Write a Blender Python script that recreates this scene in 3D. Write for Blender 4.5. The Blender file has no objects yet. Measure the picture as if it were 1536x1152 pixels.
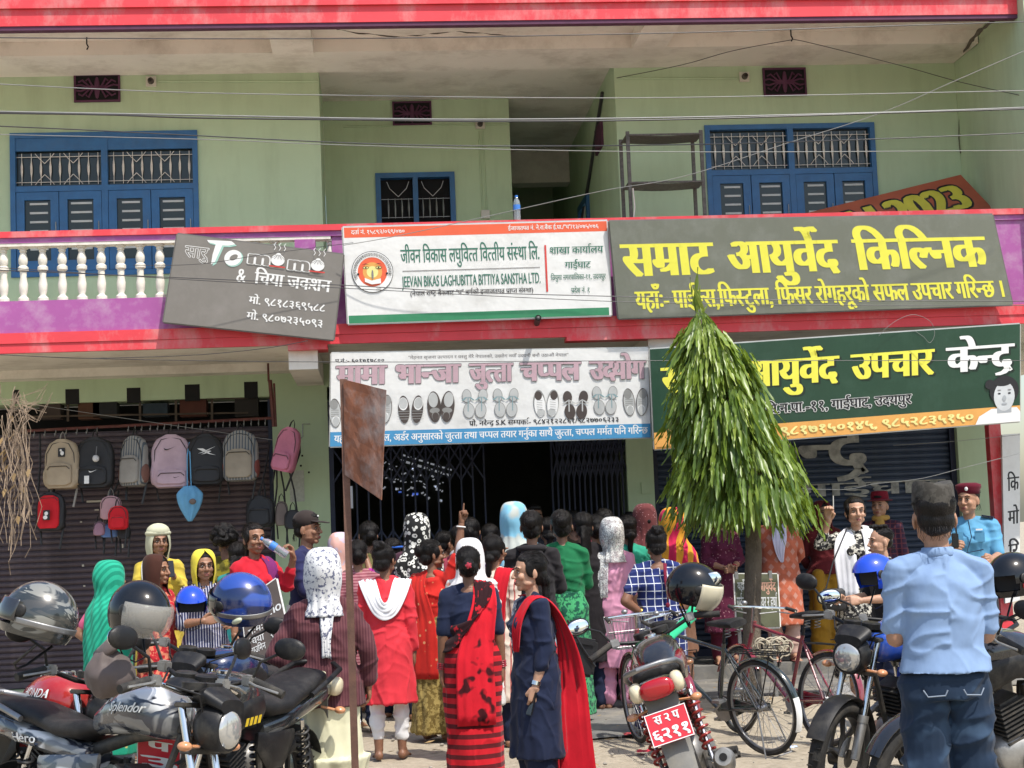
import bpy, bmesh, math, random
import numpy as np
from mathutils import Vector, Matrix, Euler, noise
from mathutils.bvhtree import BVHTree
R = math.radians
SC = bpy.context.scene
COL = SC.collection
random.seed(7)

# ------------------------------------------------------------------ camera, sky, sun, exposure
F = 2400.0                      # focal length in photo pixels (photo 1536 wide)
CAMZ = 1.6
YAW, PITCH, ROLL = R(5.0), math.atan((794 - 576) / F), 0.04
f0 = Vector((math.sin(YAW) * math.cos(PITCH), math.cos(YAW) * math.cos(PITCH), math.sin(PITCH)))
r0 = Vector((math.cos(YAW), -math.sin(YAW), 0.0))
u0 = r0.cross(f0)
RC = r0 * math.cos(ROLL) - u0 * math.sin(ROLL)
UC = r0 * math.sin(ROLL) + u0 * math.cos(ROLL)
CAMP = Vector((0, 0, CAMZ))
cam = bpy.data.cameras.new('camera'); camo = bpy.data.objects.new('camera', cam); COL.objects.link(camo)
m3 = Matrix((RC, UC, -f0)).transposed()
camo.matrix_world = Matrix.Translation(CAMP) @ m3.to_4x4()
cam.sensor_width = 36; cam.lens = 36 * F / 1536; cam.clip_end = 500; cam.clip_start = 0.1
SC.camera = camo
W = bpy.data.worlds.new('World'); SC.world = W; W.use_nodes = True
SUN_EL, SUN_AZ = R(61), R(34)   # azimuth: to the right of straight behind the camera
nt = W.node_tree; bgn = nt.nodes['Background']; bgn.inputs[1].default_value = 0.15
sky = nt.nodes.new('ShaderNodeTexSky'); sky.sky_type = 'NISHITA'; sky.sun_disc = False
sky.sun_elevation = SUN_EL; sky.sun_rotation = math.pi - SUN_AZ; sky.dust_density = 2.0; sky.air_density = 1.2
nt.links.new(sky.outputs[0], bgn.inputs[0])
sl = bpy.data.lights.new('sun', 'SUN'); sl.energy = 3.75; sl.angle = R(0.6); sl.color = (1, .95, .87)
so = bpy.data.objects.new('sun', sl); COL.objects.link(so)
SD = Vector((math.sin(SUN_AZ) * math.cos(SUN_EL), -math.cos(SUN_AZ) * math.cos(SUN_EL), math.sin(SUN_EL)))
so.rotation_euler = SD.to_track_quat('Z', 'Y').to_euler(); so.location = SD * 40
SC.view_settings.view_transform = 'Standard'; SC.view_settings.look = 'None'
SC.view_settings.exposure = 0.52; SC.view_settings.gamma = 1
SC.cycles.max_bounces = 8; SC.cycles.diffuse_bounces = 5

def ray(px, py):
    return (f0 * F + RC * (px - 768) + UC * (576 - py)).normalized()
def P(px, py, Y):
    """point of the facade-parallel plane at distance Y seen at photo pixel"""
    d = ray(px, py); return CAMP + d * (Y / d.y)
def PG(px, py, z=0.0):
    d = ray(px, py); return CAMP + d * ((z - CAMZ) / d.z)
def PX(px, Y, z):
    """x so that the point (x, Y, z) is seen in column px"""
    lo, hi = -30., 30.
    for _ in range(50):
        m = (lo + hi) / 2; v = Vector((m, Y, z)) - CAMP
        if 768 + F * v.dot(RC) / v.dot(f0) < px: lo = m
        else: hi = m
    return lo
def PZ(py, x, Y):
    lo, hi = -3., 12.
    for _ in range(50):
        m = (lo + hi) / 2; v = Vector((x, Y, m)) - CAMP
        if 576 - F * v.dot(UC) / v.dot(f0) > py: lo = m
        else: hi = m
    return lo

# ------------------------------------------------------------------ materials
MATS = {}
def _nodes(name):
    m = bpy.data.materials.new(name); m.use_nodes = True
    return m, m.node_tree, m.node_tree.nodes['Principled BSDF']
def N(nt, typ, **kw):
    n = nt.nodes.new(typ)
    for k, v in kw.items():
        if k.startswith('i_'): n.inputs[int(k[2:]) if k[2:].isdigit() else k[2:]].default_value = v
        else: setattr(n, k, v)
    return n
def c4(c): return (c[0], c[1], c[2], 1)
def ramp(nt, stops, fac):
    r = nt.nodes.new('ShaderNodeValToRGB'); e = r.color_ramp.elements
    while len(e) < len(stops): e.new(.5)
    for el, (p, c) in zip(e, stops): el.position = p; el.color = c4(c)
    nt.links.new(fac, r.inputs[0]); return r
def mixc(nt, fac, a, b):
    m = nt.nodes.new('ShaderNodeMix'); m.data_type = 'RGBA'
    for sock, v in ((m.inputs[0], fac), (m.inputs[6], a), (m.inputs[7], b)):
        if hasattr(v, 'links'): nt.links.new(v, sock)
        else: sock.default_value = v if isinstance(v, (int, float)) else c4(v)
    return m.outputs[2]
def coords(nt, scale=(1, 1, 1), rot=(0, 0, 0), kind='Object'):
    t = nt.nodes.new('ShaderNodeTexCoord'); mp = nt.nodes.new('ShaderNodeMapping')
    mp.inputs['Scale'].default_value = scale; mp.inputs['Rotation'].default_value = rot
    nt.links.new(t.outputs[kind], mp.inputs[0]); return mp.outputs[0]
def noi(nt, vec, scale, detail=4, rough=.6):
    n = nt.nodes.new('ShaderNodeTexNoise'); n.inputs['Scale'].default_value = scale
    n.inputs['Detail'].default_value = detail; n.inputs['Roughness'].default_value = rough
    nt.links.new(vec, n.inputs['Vector']); return n.outputs['Fac']
def bumpn(nt, bsdf, h, strength=.2, dist=.01):
    b = nt.nodes.new('ShaderNodeBump'); b.inputs['Strength'].default_value = strength; b.inputs['Distance'].default_value = dist
    nt.links.new(h, b.inputs['Height']); nt.links.new(b.outputs[0], bsdf.inputs['Normal']); return b
def M(name, col, rough=.6, metal=0., var=.12, scale=6, bump=.15, coat=0., spec=.5, dirt=None, dscale=2., damt=.5, bdist=.004, stretch=(1, 1, 1), dst=(1, 1, 1)):
    if name in MATS: return MATS[name]
    m, nt, b = _nodes(name)
    v = coords(nt, stretch)
    n = noi(nt, v, scale)
    lo = tuple(max(0, x * (1 - var)) for x in col); hi = tuple(min(1, x * (1 + var)) for x in col)
    r = ramp(nt, [(.3, lo), (.7, hi)], n); out = r.outputs[0]
    if dirt is not None:
        n2 = noi(nt, coords(nt, dst), dscale, 8, .7)
        mr = ramp(nt, [(.48, (0, 0, 0)), (.72, (damt, damt, damt))], n2)
        out = mixc(nt, mr.outputs[0], out, dirt)
    nt.links.new(out, b.inputs['Base Color'])
    b.inputs['Roughness'].default_value = rough; b.inputs['Metallic'].default_value = metal
    b.inputs['Coat Weight'].default_value = coat; b.inputs['Coat Roughness'].default_value = .08
    b.inputs['Specular IOR Level'].default_value = spec
    if bump: bumpn(nt, b, noi(nt, v, scale * 9, 3), bump, bdist)
    MATS[name] = m; return m
def cloth(name, col, col2=None, pattern='plain', scale=20., rough=.85, sheen=.3, bump=.4, thr=.5, rot=(0, 0, 0), alpha=None):
    """woven fabric with a printed or woven pattern"""
    if name in MATS: return MATS[name]
    m, nt, b = _nodes(name)
    v = coords(nt, rot=rot)
    n = noi(nt, v, 5, 4)
    base = ramp(nt, [(.25, tuple(x * .8 for x in col)), (.75, tuple(min(1, x * 1.12) for x in col))], n).outputs[0]
    h = None
    if pattern in ('dots', 'floral', 'leopard', 'print'):
        vo = nt.nodes.new('ShaderNodeTexVoronoi'); vo.inputs['Scale'].default_value = scale; nt.links.new(v, vo.inputs['Vector'])
        if pattern == 'leopard':
            d = nt.nodes.new('ShaderNodeTexVoronoi'); d.feature = 'F1'
            f = ramp(nt, [(.0, (0, 0, 0)), (.16, (0, 0, 0)), (.2, (1, 1, 1)), (.42, (1, 1, 1)), (.47, (0, 0, 0))], vo.outputs['Distance']).outputs[0]
        elif pattern == 'floral':
            w = noi(nt, v, scale * 1.7, 3); mt = N(nt, 'ShaderNodeMath', operation='MULTIPLY'); nt.links.new(w, mt.inputs[0]); nt.links.new(vo.outputs['Distance'], mt.inputs[1])
            f = ramp(nt, [(thr * .35, (1, 1, 1)), (thr * .35 + .05, (0, 0, 0))], mt.outputs[0]).outputs[0]
        elif pattern == 'print':
            f = ramp(nt, [(thr - .03, (0, 0, 0)), (thr + .03, (1, 1, 1))], noi(nt, v, scale, 2, .7)).outputs[0]
        else:
            f = ramp(nt, [(thr * .5, (1, 1, 1)), (thr * .5 + .06, (0, 0, 0))], vo.outputs['Distance']).outputs[0]
        base = mixc(nt, f, base, col2)
    elif pattern in ('hstripe', 'vstripe', 'check', 'plaid'):
        sep = nt.nodes.new('ShaderNodeSeparateXYZ'); nt.links.new(v, sep.inputs[0])
        def stripes(sock, w):
            mt = N(nt, 'ShaderNodeMath', operation='MULTIPLY'); mt.inputs[1].default_value = scale; nt.links.new(sock, mt.inputs[0])
            fr = N(nt, 'ShaderNodeMath', operation='FRACT'); nt.links.new(mt.outputs[0], fr.inputs[0])
            lt = N(nt, 'ShaderNodeMath', operation='LESS_THAN'); lt.inputs[1].default_value = w; nt.links.new(fr.outputs[0], lt.inputs[0])
            return lt.outputs[0]
        if pattern == 'hstripe': f = stripes(sep.outputs[2], thr)
        elif pattern == 'vstripe': f = stripes(sep.outputs[0], thr)
        else:
            a = stripes(sep.outputs[0], thr); c = stripes(sep.outputs[2], thr)
            mx = N(nt, 'ShaderNodeMath', operation='MAXIMUM'); nt.links.new(a, mx.inputs[0]); nt.links.new(c, mx.inputs[1]); f = mx.outputs[0]
        base = mixc(nt, f, base, col2)
    elif pattern == 'diamond':
        sep = nt.nodes.new('ShaderNodeSeparateXYZ'); nt.links.new(v, sep.inputs[0])
        fs = []
        for sg in (1, -1):
            mt = N(nt, 'ShaderNodeMath', operation='MULTIPLY_ADD'); mt.inputs[1].default_value = sg * 1.3; nt.links.new(sep.outputs[0], mt.inputs[0]); nt.links.new(sep.outputs[2], mt.inputs[2])
            m2 = N(nt, 'ShaderNodeMath', operation='MULTIPLY'); m2.inputs[1].default_value = scale; nt.links.new(mt.outputs[0], m2.inputs[0])
            pp = N(nt, 'ShaderNodeMath', operation='PINGPONG'); pp.inputs[1].default_value = .5; nt.links.new(m2.outputs[0], pp.inputs[0]); fs.append(pp.outputs[0])
        mn = N(nt, 'ShaderNodeMath', operation='MINIMUM'); nt.links.new(fs[0], mn.inputs[0]); nt.links.new(fs[1], mn.inputs[1])
        f = ramp(nt, [(thr - .03, (0, 0, 0)), (thr + .03, (1, 1, 1))], mn.outputs[0]).outputs[0]
        base = mixc(nt, f, base, col2)
    nt.links.new(base, b.inputs['Base Color'])
    b.inputs['Roughness'].default_value = rough; b.inputs['Sheen Weight'].default_value = sheen * .25; b.inputs['Specular IOR Level'].default_value = .18
    if alpha is not None:
        wv = noi(nt, v, 90, 2)
        al = ramp(nt, [(.42, (alpha, alpha, alpha)), (.58, (1, 1, 1))], wv).outputs[0]; nt.links.new(al, b.inputs['Alpha'])
    n1 = noi(nt, coords(nt, (1, 1, .5)), 9, 3, .5); b1 = bumpn(nt, b, n1, bump * .55, .03); wv = noi(nt, coords(nt), 420, 1); b2 = bumpn(nt, b, wv, .12, .002); nt.links.new(b1.outputs[0], b2.inputs['Normal'])
    MATS[name] = m; return m
def glassm(name, col=(.05, .06, .06), rough=.06, trans=0.):
    if name in MATS: return MATS[name]
    m, nt, b = _nodes(name); b.inputs['Base Color'].default_value = c4(col); b.inputs['Roughness'].default_value = rough
    b.inputs['Transmission Weight'].default_value = trans; b.inputs['IOR'].default_value = 1.45 if not trans else 1.15
    MATS[name] = m; return m

# ------------------------------------------------------------------ mesh builder
class MB:
    def __init__(s): s.v = []; s.f = []; s.m = []; s.T = None; s.mi = 0
    def add(s, vs, fs, mi=None):
        o = len(s.v)
        if s.T is not None: vs = [s.T @ Vector(v) for v in vs]
        s.v += [tuple(v) for v in vs]; s.f += [tuple(i + o for i in f) for f in fs]
        s.m += [s.mi if mi is None else mi] * len(fs); return s
    def box(s, c, d, rot=None, mi=None, bev=0.):
        x, y, z = d[0] / 2, d[1] / 2, d[2] / 2
        vs = [Vector((a * x, b * y, e * z)) for a in (-1, 1) for b in (-1, 1) for e in (-1, 1)]
        fs = [(0, 1, 3, 2), (4, 6, 7, 5), (0, 4, 5, 1), (2, 3, 7, 6), (0, 2, 6, 4), (1, 5, 7, 3)]
        if bev > 0:
            bm = bmesh.new(); bv = [bm.verts.new(v) for v in vs]
            for f in fs: bm.faces.new([bv[i] for i in f])
            bmesh.ops.bevel(bm, geom=bm.edges[:], offset=bev, segments=2, affect='EDGES')
            bm.verts.index_update(); vs = [v.co.copy() for v in bm.verts]; fs = [[v.index for v in f.verts] for f in bm.faces]; bm.free()
        if rot is not None:
            rm = Euler(rot).to_matrix() if not isinstance(rot, Matrix) else rot
            vs = [rm @ v for v in vs]
        return s.add([v + Vector(c) for v in vs], fs, mi)
    def bx(s, x0, x1, y0, y1, z0, z1, mi=None):
        return s.box(((x0 + x1) / 2, (y0 + y1) / 2, (z0 + z1) / 2), (abs(x1 - x0), abs(y1 - y0), abs(z1 - z0)), mi=mi)
    def tube(s, pts, r, n=8, mi=None, caps=True, flat=1.):
        pts = [Vector(p) for p in pts]; k = len(pts)
        rs = list(r) if hasattr(r, '__len__') else [r] * k
        vs = []; fs = []; pu = None
        for i, p in enumerate(pts):
            t = (pts[min(i + 1, k - 1)] - pts[max(i - 1, 0)])
            t = t.normalized() if t.length > 1e-9 else Vector((0, 0, 1))
            if pu is None: pu = t.orthogonal().normalized()
            else:
                pu = pu - t * pu.dot(t); pu = pu.normalized() if pu.length > 1e-6 else t.orthogonal().normalized()
            w = t.cross(pu)
            for j in range(n):
                a = 2 * math.pi * j / n; vs.append(p + pu * (math.cos(a) * rs[i]) + w * (math.sin(a) * rs[i] * flat))
        for i in range(k - 1):
            for j in range(n): fs.append((i * n + j, i * n + (j + 1) % n, (i + 1) * n + (j + 1) % n, (i + 1) * n + j))
        if caps: fs.append(tuple(range(n))[::-1]); fs.append(tuple((k - 1) * n + j for j in range(n)))
        return s.add(vs, fs, mi)
    def cap(s, a, b, ra, rb, n=12, mi=None):
        """tapered capsule"""
        a = Vector(a); b = Vector(b); d = (b - a)
        if d.length < 1e-6: return s.ell(a, (ra, ra, ra), mi=mi)
        d.normalize(); pts = []; rs = []
        for t in (-1, -.8, -.5, 0): pts.append(a + d * (t * ra)); rs.append(max(ra * math.sqrt(max(0, 1 - t * t)), ra * .05))
        for t in (0, .5, .8, 1): pts.append(b + d * (t * rb)); rs.append(max(rb * math.sqrt(max(0, 1 - t * t)), rb * .05))
        return s.tube(pts, rs, n, mi)
    def ell(s, c, r, nu=14, nv=9, rot=None, mi=None, e=1.):
        vs = []; fs = []
        rm = Euler(rot).to_matrix() if rot is not None else None
        sg = lambda x: math.copysign(abs(x) ** e, x)
        for i in range(nv + 1):
            ph = math.pi * i / nv
            for j in range(nu):
                th = 2 * math.pi * j / nu
                v = Vector((sg(math.sin(ph)) * sg(math.cos(th)) * r[0], sg(math.sin(ph)) * sg(math.sin(th)) * r[1], sg(math.cos(ph)) * r[2]))
                if rm is not None: v = rm @ v
                vs.append(v + Vector(c))
        for i in range(nv):
            for j in range(nu):
                a, b, cc, d = i * nu + j, i * nu + (j + 1) % nu, (i + 1) * nu + (j + 1) % nu, (i + 1) * nu + j
                if i == 0: fs.append((a, d, cc))
                elif i == nv - 1: fs.append((a, d, b))
                else: fs.append((a, d, cc, b))
        return s.add(vs, fs, mi)
    def lathe(s, prof, c=(0, 0, 0), n=16, axis='z', mi=None):
        vs = []; fs = []; k = len(prof)
        for (r, h) in prof:
            for j in range(n):
                a = 2 * math.pi * j / n; x, y = math.cos(a) * r, math.sin(a) * r
                v = (x, y, h) if axis == 'z' else ((x, h, y) if axis == 'y' else (h, x, y)); vs.append(Vector(v) + Vector(c))
        for i in range(k - 1):
            for j in range(n): fs.append((i * n + j, i * n + (j + 1) % n, (i + 1) * n + (j + 1) % n, (i + 1) * n + j))
        fs.append(tuple(range(n))[::-1]); fs.append(tuple((k - 1) * n + j for j in range(n)))
        return s.add(vs, fs, mi)
    def loft(s, rings, mi=None, caps=True):
        n = len(rings[0]); vs = [v for r in rings for v in r]; fs = []
        for i in range(len(rings) - 1):
            for j in range(n): fs.append((i * n + j, i * n + (j + 1) % n, (i + 1) * n + (j + 1) % n, (i + 1) * n + j))
        if caps: fs.append(tuple(range(n))[::-1]); fs.append(tuple((len(rings) - 1) * n + j for j in range(n)))
        return s.add(vs, fs, mi)
    def xsec(s, secs, n=16, e=.75, mi=None, axis='x', caps=True):
        """loft along x: secs = (x, yc, zc, half_w, half_h)"""
        rings = []
        for q in secs:
            x, yc, zc, w, h = q[:5]; ee = q[5] if len(q) > 5 else e; rg = []
            for j in range(n):
                a = 2 * math.pi * j / n; ca, sa = math.cos(a), math.sin(a)
                yy = math.copysign(abs(ca) ** ee, ca) * w; zz = math.copysign(abs(sa) ** ee, sa) * h
                rg.append((x, yc + yy, zc + zz) if axis == 'x' else (xs_(axis, x, yc + yy, zc + zz)))
            rings.append(rg)
        return s.loft(rings, mi, caps)
    def torus(s, c, R_, r, axis='y', n=32, k=10, mi=None, flat=1.):
        vs = []; fs = []
        for i in range(n):
            a = 2 * math.pi * i / n
            for j in range(k):
                b = 2 * math.pi * j / k; rr = R_ + math.cos(b) * r; h = math.sin(b) * r * flat
                x, y = math.cos(a) * rr, math.sin(a) * rr
                v = (x, h, y) if axis == 'y' else ((x, y, h) if axis == 'z' else (h, x, y)); vs.append(Vector(v) + Vector(c))
        for i in range(n):
            for j in range(k): fs.append((i * k + j, i * k + (j + 1) % k, ((i + 1) % n) * k + (j + 1) % k, ((i + 1) % n) * k + j))
        return s.add(vs, fs, mi)
    def grid(s, P_, mi=None, th=0.):
        """P_: 2-D list of points -> sheet, optionally thick"""
        a = len(P_); b = len(P_[0]); vs = [Vector(p) for r in P_ for p in r]; fs = []
        for i in range(a - 1):
            for j in range(b - 1): fs.append((i * b + j, i * b + j + 1, (i + 1) * b + j + 1, (i + 1) * b + j))
        if th:
            nrm = [Vector() for _ in vs]
            for f in fs:
                nn = (vs[f[1]] - vs[f[0]]).cross(vs[f[3]] - vs[f[0]])
                for q in f: nrm[q] += nn
            o = len(vs); vs += [v - (n_.normalized() if n_.length > 0 else n_) * th for v, n_ in zip(vs[:o], nrm)]
            fs += [tuple(x + o for x in f)[::-1] for f in fs]
            rim = [i for i in range(b)] + [i * b + b - 1 for i in range(1, a)] + [(a - 1) * b + j for j in range(b - 2, -1, -1)] + [i * b for i in range(a - 2, 0, -1)]
            for i in range(len(rim)):
                p, q = rim[i], rim[(i + 1) % len(rim)]; fs.append((p, p + o, q + o, q))
        return s.add(vs, fs, mi)
    def mesh(s, name):
        me = bpy.data.meshes.new(name); me.from_pydata(s.v, [], s.f)
        return me
    def build(s, name, mats, parent=None, smooth=False, auto=None, world=False, fixn=True):
        if world and parent is not None:
            L = parent.location; s.v = [(x - L.x, y - L.y, z - L.z) for x, y, z in s.v]
        me = s.mesh(name)
        ml = mats if isinstance(mats, (list, tuple)) else [mats]
        for q in ml: me.materials.append(q)
        if any(s.m): me.polygons.foreach_set('material_index', s.m)
        if fixn:
            bm = bmesh.new(); bm.from_mesh(me); bmesh.ops.recalc_face_normals(bm, faces=bm.faces); bm.to_mesh(me); bm.free()
        if smooth:
            me.polygons.foreach_set('use_smooth', [True] * len(me.polygons))
            if auto is not None: me.set_sharp_from_angle(angle=R(auto))
        o = bpy.data.objects.new(name, me); COL.objects.link(o)
        if parent is not None: o.parent = parent
        return o

def thing(name, label, cat, loc=(0, 0, 0), rotz=0, group=None, rot=None):
    o = bpy.data.objects.new(name, None); COL.objects.link(o); o.empty_display_size = .1
    o.location = loc; o.rotation_euler = rot if rot is not None else (0, 0, rotz); o['label'] = label; o['category'] = cat
    if group: o['group'] = group
    return o
def tag(o, label, cat, group=None):
    o['label'] = label; o['category'] = cat
    if group: o['group'] = group
    return o
def struct(o): o['kind'] = 'structure'; return o
def stuff(o): o['kind'] = 'stuff'; return o
def instance(src, name, parent, loc=None, mat4=None):
    o = bpy.data.objects.new(name, src.data); COL.objects.link(o); o.parent = parent
    if mat4 is not None: o.matrix_basis = mat4
    elif loc is not None: o.location = loc
    return o

# ------------------------------------------------------------------ voxel union
def remesh(mb, voxel, smooth=2):
    me = mb.mesh('tmp'); o = bpy.data.objects.new('tmp', me); COL.objects.link(o)
    md = o.modifiers.new('r', 'REMESH'); md.mode = 'VOXEL'; md.voxel_size = voxel; md.adaptivity = 0
    if smooth:
        sm = o.modifiers.new('s', 'SMOOTH'); sm.factor = .5; sm.iterations = smooth
    dg = bpy.context.evaluated_depsgraph_get(); ev = o.evaluated_get(dg); m2 = ev.to_mesh()
    n = len(m2.vertices); co = np.empty(n * 3, dtype=np.float32); m2.vertices.foreach_get('co', co)
    fs = [tuple(p.vertices) for p in m2.polygons]
    nr = np.empty(n * 3, dtype=np.float32); m2.vertex_normals.foreach_get('vector', nr)
    ev.to_mesh_clear(); bpy.data.objects.remove(o); bpy.data.meshes.remove(me)
    return co.reshape(-1, 3), fs, nr.reshape(-1, 3)

# ------------------------------------------------------------------ lettering (built-in font; conjuncts shaped here)
GC = {}
def _txt(s):
    c = bpy.data.curves.new('t', 'FONT'); c.body = s; c.size = 1; c.resolution_u = 3
    o = bpy.data.objects.new('t', c); COL.objects.link(o)
    dg = bpy.context.evaluated_depsgraph_get(); me = o.evaluated_get(dg).to_mesh()
    v = [tuple(q.co) for q in me.vertices]; f = [tuple(p.vertices) for p in me.polygons]
    o.evaluated_get(dg).to_mesh_clear(); bpy.data.objects.remove(o); bpy.data.curves.remove(c)
    return v, f
def _maxx(v): return max(q[0] for q in v) if v else 0
REF = None
def glyph(g):
    global REF
    if REF is None: REF = _maxx(_txt('ठ')[0])
    if g not in GC:
        if g == ' ': GC[g] = ([], [], .26)
        else:
            v, f = _txt(g); dev = ord(g) > 0x900
            adv = (_maxx(_txt(g + 'ठ')[0]) - REF)
            GC[g] = (v, f, adv)
    return GC[g]
def half(g):
    k = g + '~'
    if k not in GC:
        v, f, adv = glyph(g); av, af, aadv = glyph('ा')
        x0 = min(q[0] for q in av if q[1] < .3)
        cut = adv - (aadv - x0) - .006 if g not in 'कफ' else adv * .84
        bm = bmesh.new(); bv = [bm.verts.new(q) for q in v]
        for q in f:
            try: bm.faces.new([bv[i] for i in q])
            except ValueError: pass
        bmesh.ops.bisect_plane(bm, geom=bm.verts[:] + bm.edges[:] + bm.faces[:], plane_co=(cut, 0, 0), plane_no=(1, 0, 0), clear_outer=True)
        bm.verts.index_update(); v2 = [tuple(q.co) for q in bm.verts]; f2 = [tuple(q.index for q in p.verts) for p in bm.faces]; bm.free()
        GC[k] = (v2, f2, cut + (.0 if g not in 'कफ' else 0))
    return GC[k]
def stroke(pts, w):
    vs = []; fs = []
    for i, p in enumerate(pts):
        p = Vector((p[0], p[1], 0)); a = Vector((*pts[max(i - 1, 0)], 0)); b = Vector((*pts[min(i + 1, len(pts) - 1)], 0))
        t = (b - a).normalized(); n = Vector((-t.y, t.x, 0)) * w / 2; vs += [tuple(p + n), tuple(p - n)]
    for i in range(len(pts) - 1): fs.append((2 * i, 2 * i + 1, 2 * i + 3, 2 * i + 2))
    return vs, fs
CONS = set('कखगघङचछजझञटठडढणतथदधनपफबभमयरलवशषसह'); MAT_ = set('ािीुूृेैोौंँः')
def shape(s):
    """-> list of (verts, faces, xoff) and total advance"""
    out = []; pen = 0.; i = 0; n = len(s)
    def put(v, f): out.append((v, f, pen))
    while i < n:
        ch = s[i]
        if ch in CONS:
            cl = [ch]; j = i + 1
            while j + 1 < n and s[j] == '्' and s[j + 1] in CONS: cl.append(s[j + 1]); j += 2
            mt = []
            while j < n and s[j] in MAT_: mt.append(s[j]); j += 1
            reph = len(cl) > 1 and cl[0] == 'र'
            if reph: cl = cl[1:]
            rak = len(cl) > 1 and cl[-1] == 'र'
            if rak: cl = cl[:-1]
            if 'ि' in mt:
                v, f, a = glyph('ि'); put(v, f); pen += a
            for q, c in enumerate(cl):
                last = q == len(cl) - 1
                if last or c in 'टठडढदहछङर':
                    v, f, a = glyph(c); put(v, f); pen += a
                    if not last: pen -= .12
                else:
                    v, f, a = half(c); put(v, f); pen += a
                bx = pen
            if rak:
                if cl[-1] in 'टठडढछ': v, f = stroke([(-.42, -.13), (-.28, -.02), (-.14, -.13)], .055)
                elif cl[-1] == 'द': v, f = stroke([(-.1, .02), (-.22, -.08), (-.38, -.12)], .06)
                else: v, f = stroke([(-.12, .24), (-.24, .14), (-.4, .1)], .06)
                put(v, f)
            for c in mt:
                if c == 'ि': continue
                v, f, a = glyph(c); put(v, f); pen += a
            if reph:
                v, f = stroke([(-.13, .66), (-.17, .76), (-.12, .86), (-.02, .87), (.05, .80)], .06); put(v, f)
            i = j
        else:
            v, f, a = glyph(ch); put(v, f); pen += a; i += 1
    return out, pen
def text_geo(s, bold=0., track=1.):
    parts, adv = shape(s); vs = []; fs = []
    offs = [0.] if not bold else ([(-1 + k) * bold for k in range(3)] if bold < .025 else [(-1 + k / 2) * bold for k in range(5)])
    for k, dx in enumerate(offs):
        for (v, f, x) in parts:
            o = len(vs); vs += [(q[0] + x * track + dx, q[1], k) for q in v]; fs += [tuple(i + o for i in p) for p in f]
    return vs, fs
class Sign:
    """a flat board given by its four corners (world): tl, tr, br, bl; (u, v) in 0..1, v up"""
    def __init__(s, tl, tr, br, bl, name, label, mat, frame=None, th=.04, cat='sign', aspect=None):
        s.c = [Vector(q) for q in (tl, tr, br, bl)]
        s.n = (s.c[1] - s.c[3]).cross(s.c[0] - s.c[3]).normalized()
        if s.n.y > 0: s.n = -s.n
        base = s.c[3].copy()
        s.o = thing(name, label, cat, base); s.layer = 1; s.th = th
        b = MB(); q = s.c; k = [p - s.n * th for p in q]
        b.add(q + k, [(0, 1, 2, 3), (7, 6, 5, 4), (0, 4, 5, 1), (1, 5, 6, 2), (2, 6, 7, 3), (3, 7, 4, 0)]); b.build('board', mat, s.o, world=True)
        if frame is not None:
            e = MB()
            for i in range(4): e.tube([q[i] - s.n * th * .5, q[(i + 1) % 4] - s.n * th * .5], th * .42, 4)
            e.build('edge_frame', frame, s.o, world=True)
        s.W = ((s.c[1] - s.c[0]).length + (s.c[2] - s.c[3]).length) / 2; s.H = ((s.c[0] - s.c[3]).length + (s.c[1] - s.c[2]).length) / 2
    def pt(s, u, v, h=0.):
        a = s.c[3].lerp(s.c[2], u); b = s.c[0].lerp(s.c[1], u); return a.lerp(b, v) + s.n * h
    def put(s, vs, fs, mat, name='print', h=None, parent=None):
        if h is None: h = .0005 * s.layer; s.layer += 1
        b = MB(); b.add([s.pt(q[0], q[1], h + (q[2] * .0001 if len(q) > 2 else 0)) for q in vs], fs)
        return b.build(name, mat, parent or s.o, world=True, fixn=False)
    def rect(s, u0, v0, u1, v1, mat, name='colour_band'):
        return s.put([(u0, v0), (u1, v0), (u1, v1), (u0, v1)], [(0, 1, 2, 3)], mat, name)
    def text(s, t, u0, u1, v0, v1, mat, bold=.0, h=None, name='lettering', shear=0., slope=0., outline=None, ow=.03, ydown=0.):
        """fit so that baseline is v0 and headline/cap height is v1"""
        vs, fs = text_geo(t, bold)
        xs = [q[0] for q in vs]; xa, xb = min(xs), max(xs); hh = .62 if any(ord(c) > 0x900 for c in t) else .69
        sx = (u1 - u0) / (xb - xa); sy = (v1 - v0) / hh
        def mp(q, dx=0, dy=0): 
            u = u0 + (q[0] - xa + dx) * sx + q[1] * shear * sx; return (u, v0 + (q[1] + dy) * sy + (u - u0) * slope, q[2])
        if outline is not None:
            vv = []; ff = []
            for k in range(8):
                a = k * math.pi / 4; o = len(vv); vv += [mp((q[0], q[1], k * .5), ow * math.cos(a), ow * math.sin(a)) for q in vs]; ff += [tuple(i + o for i in f) for f in fs]
            s.put(vv, ff, outline, 'lettering_outline'); s.layer += 1
        return s.put([mp(q) for q in vs], fs, mat, name, h)
    def poly(s, pts, mat, name='print', h=None):
        return s.put(pts, [tuple(range(len(pts)))], mat, name, h)
    def disc(s, u, v, r, mat, name='print', ry=None, n=28, h=None, rot=0.):
        """r in v units; keeps round"""
        k = s.H / s.W; ry = r if ry is None else ry; pts = []
        for i in range(n):
            a = 2 * math.pi * i / n; x, y = math.cos(a) * r, math.sin(a) * ry
            x, y = x * math.cos(rot) - y * math.sin(rot), x * math.sin(rot) + y * math.cos(rot)
            pts.append((u + x * k, v + y))
        return s.poly(pts, mat, name, h)

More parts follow.
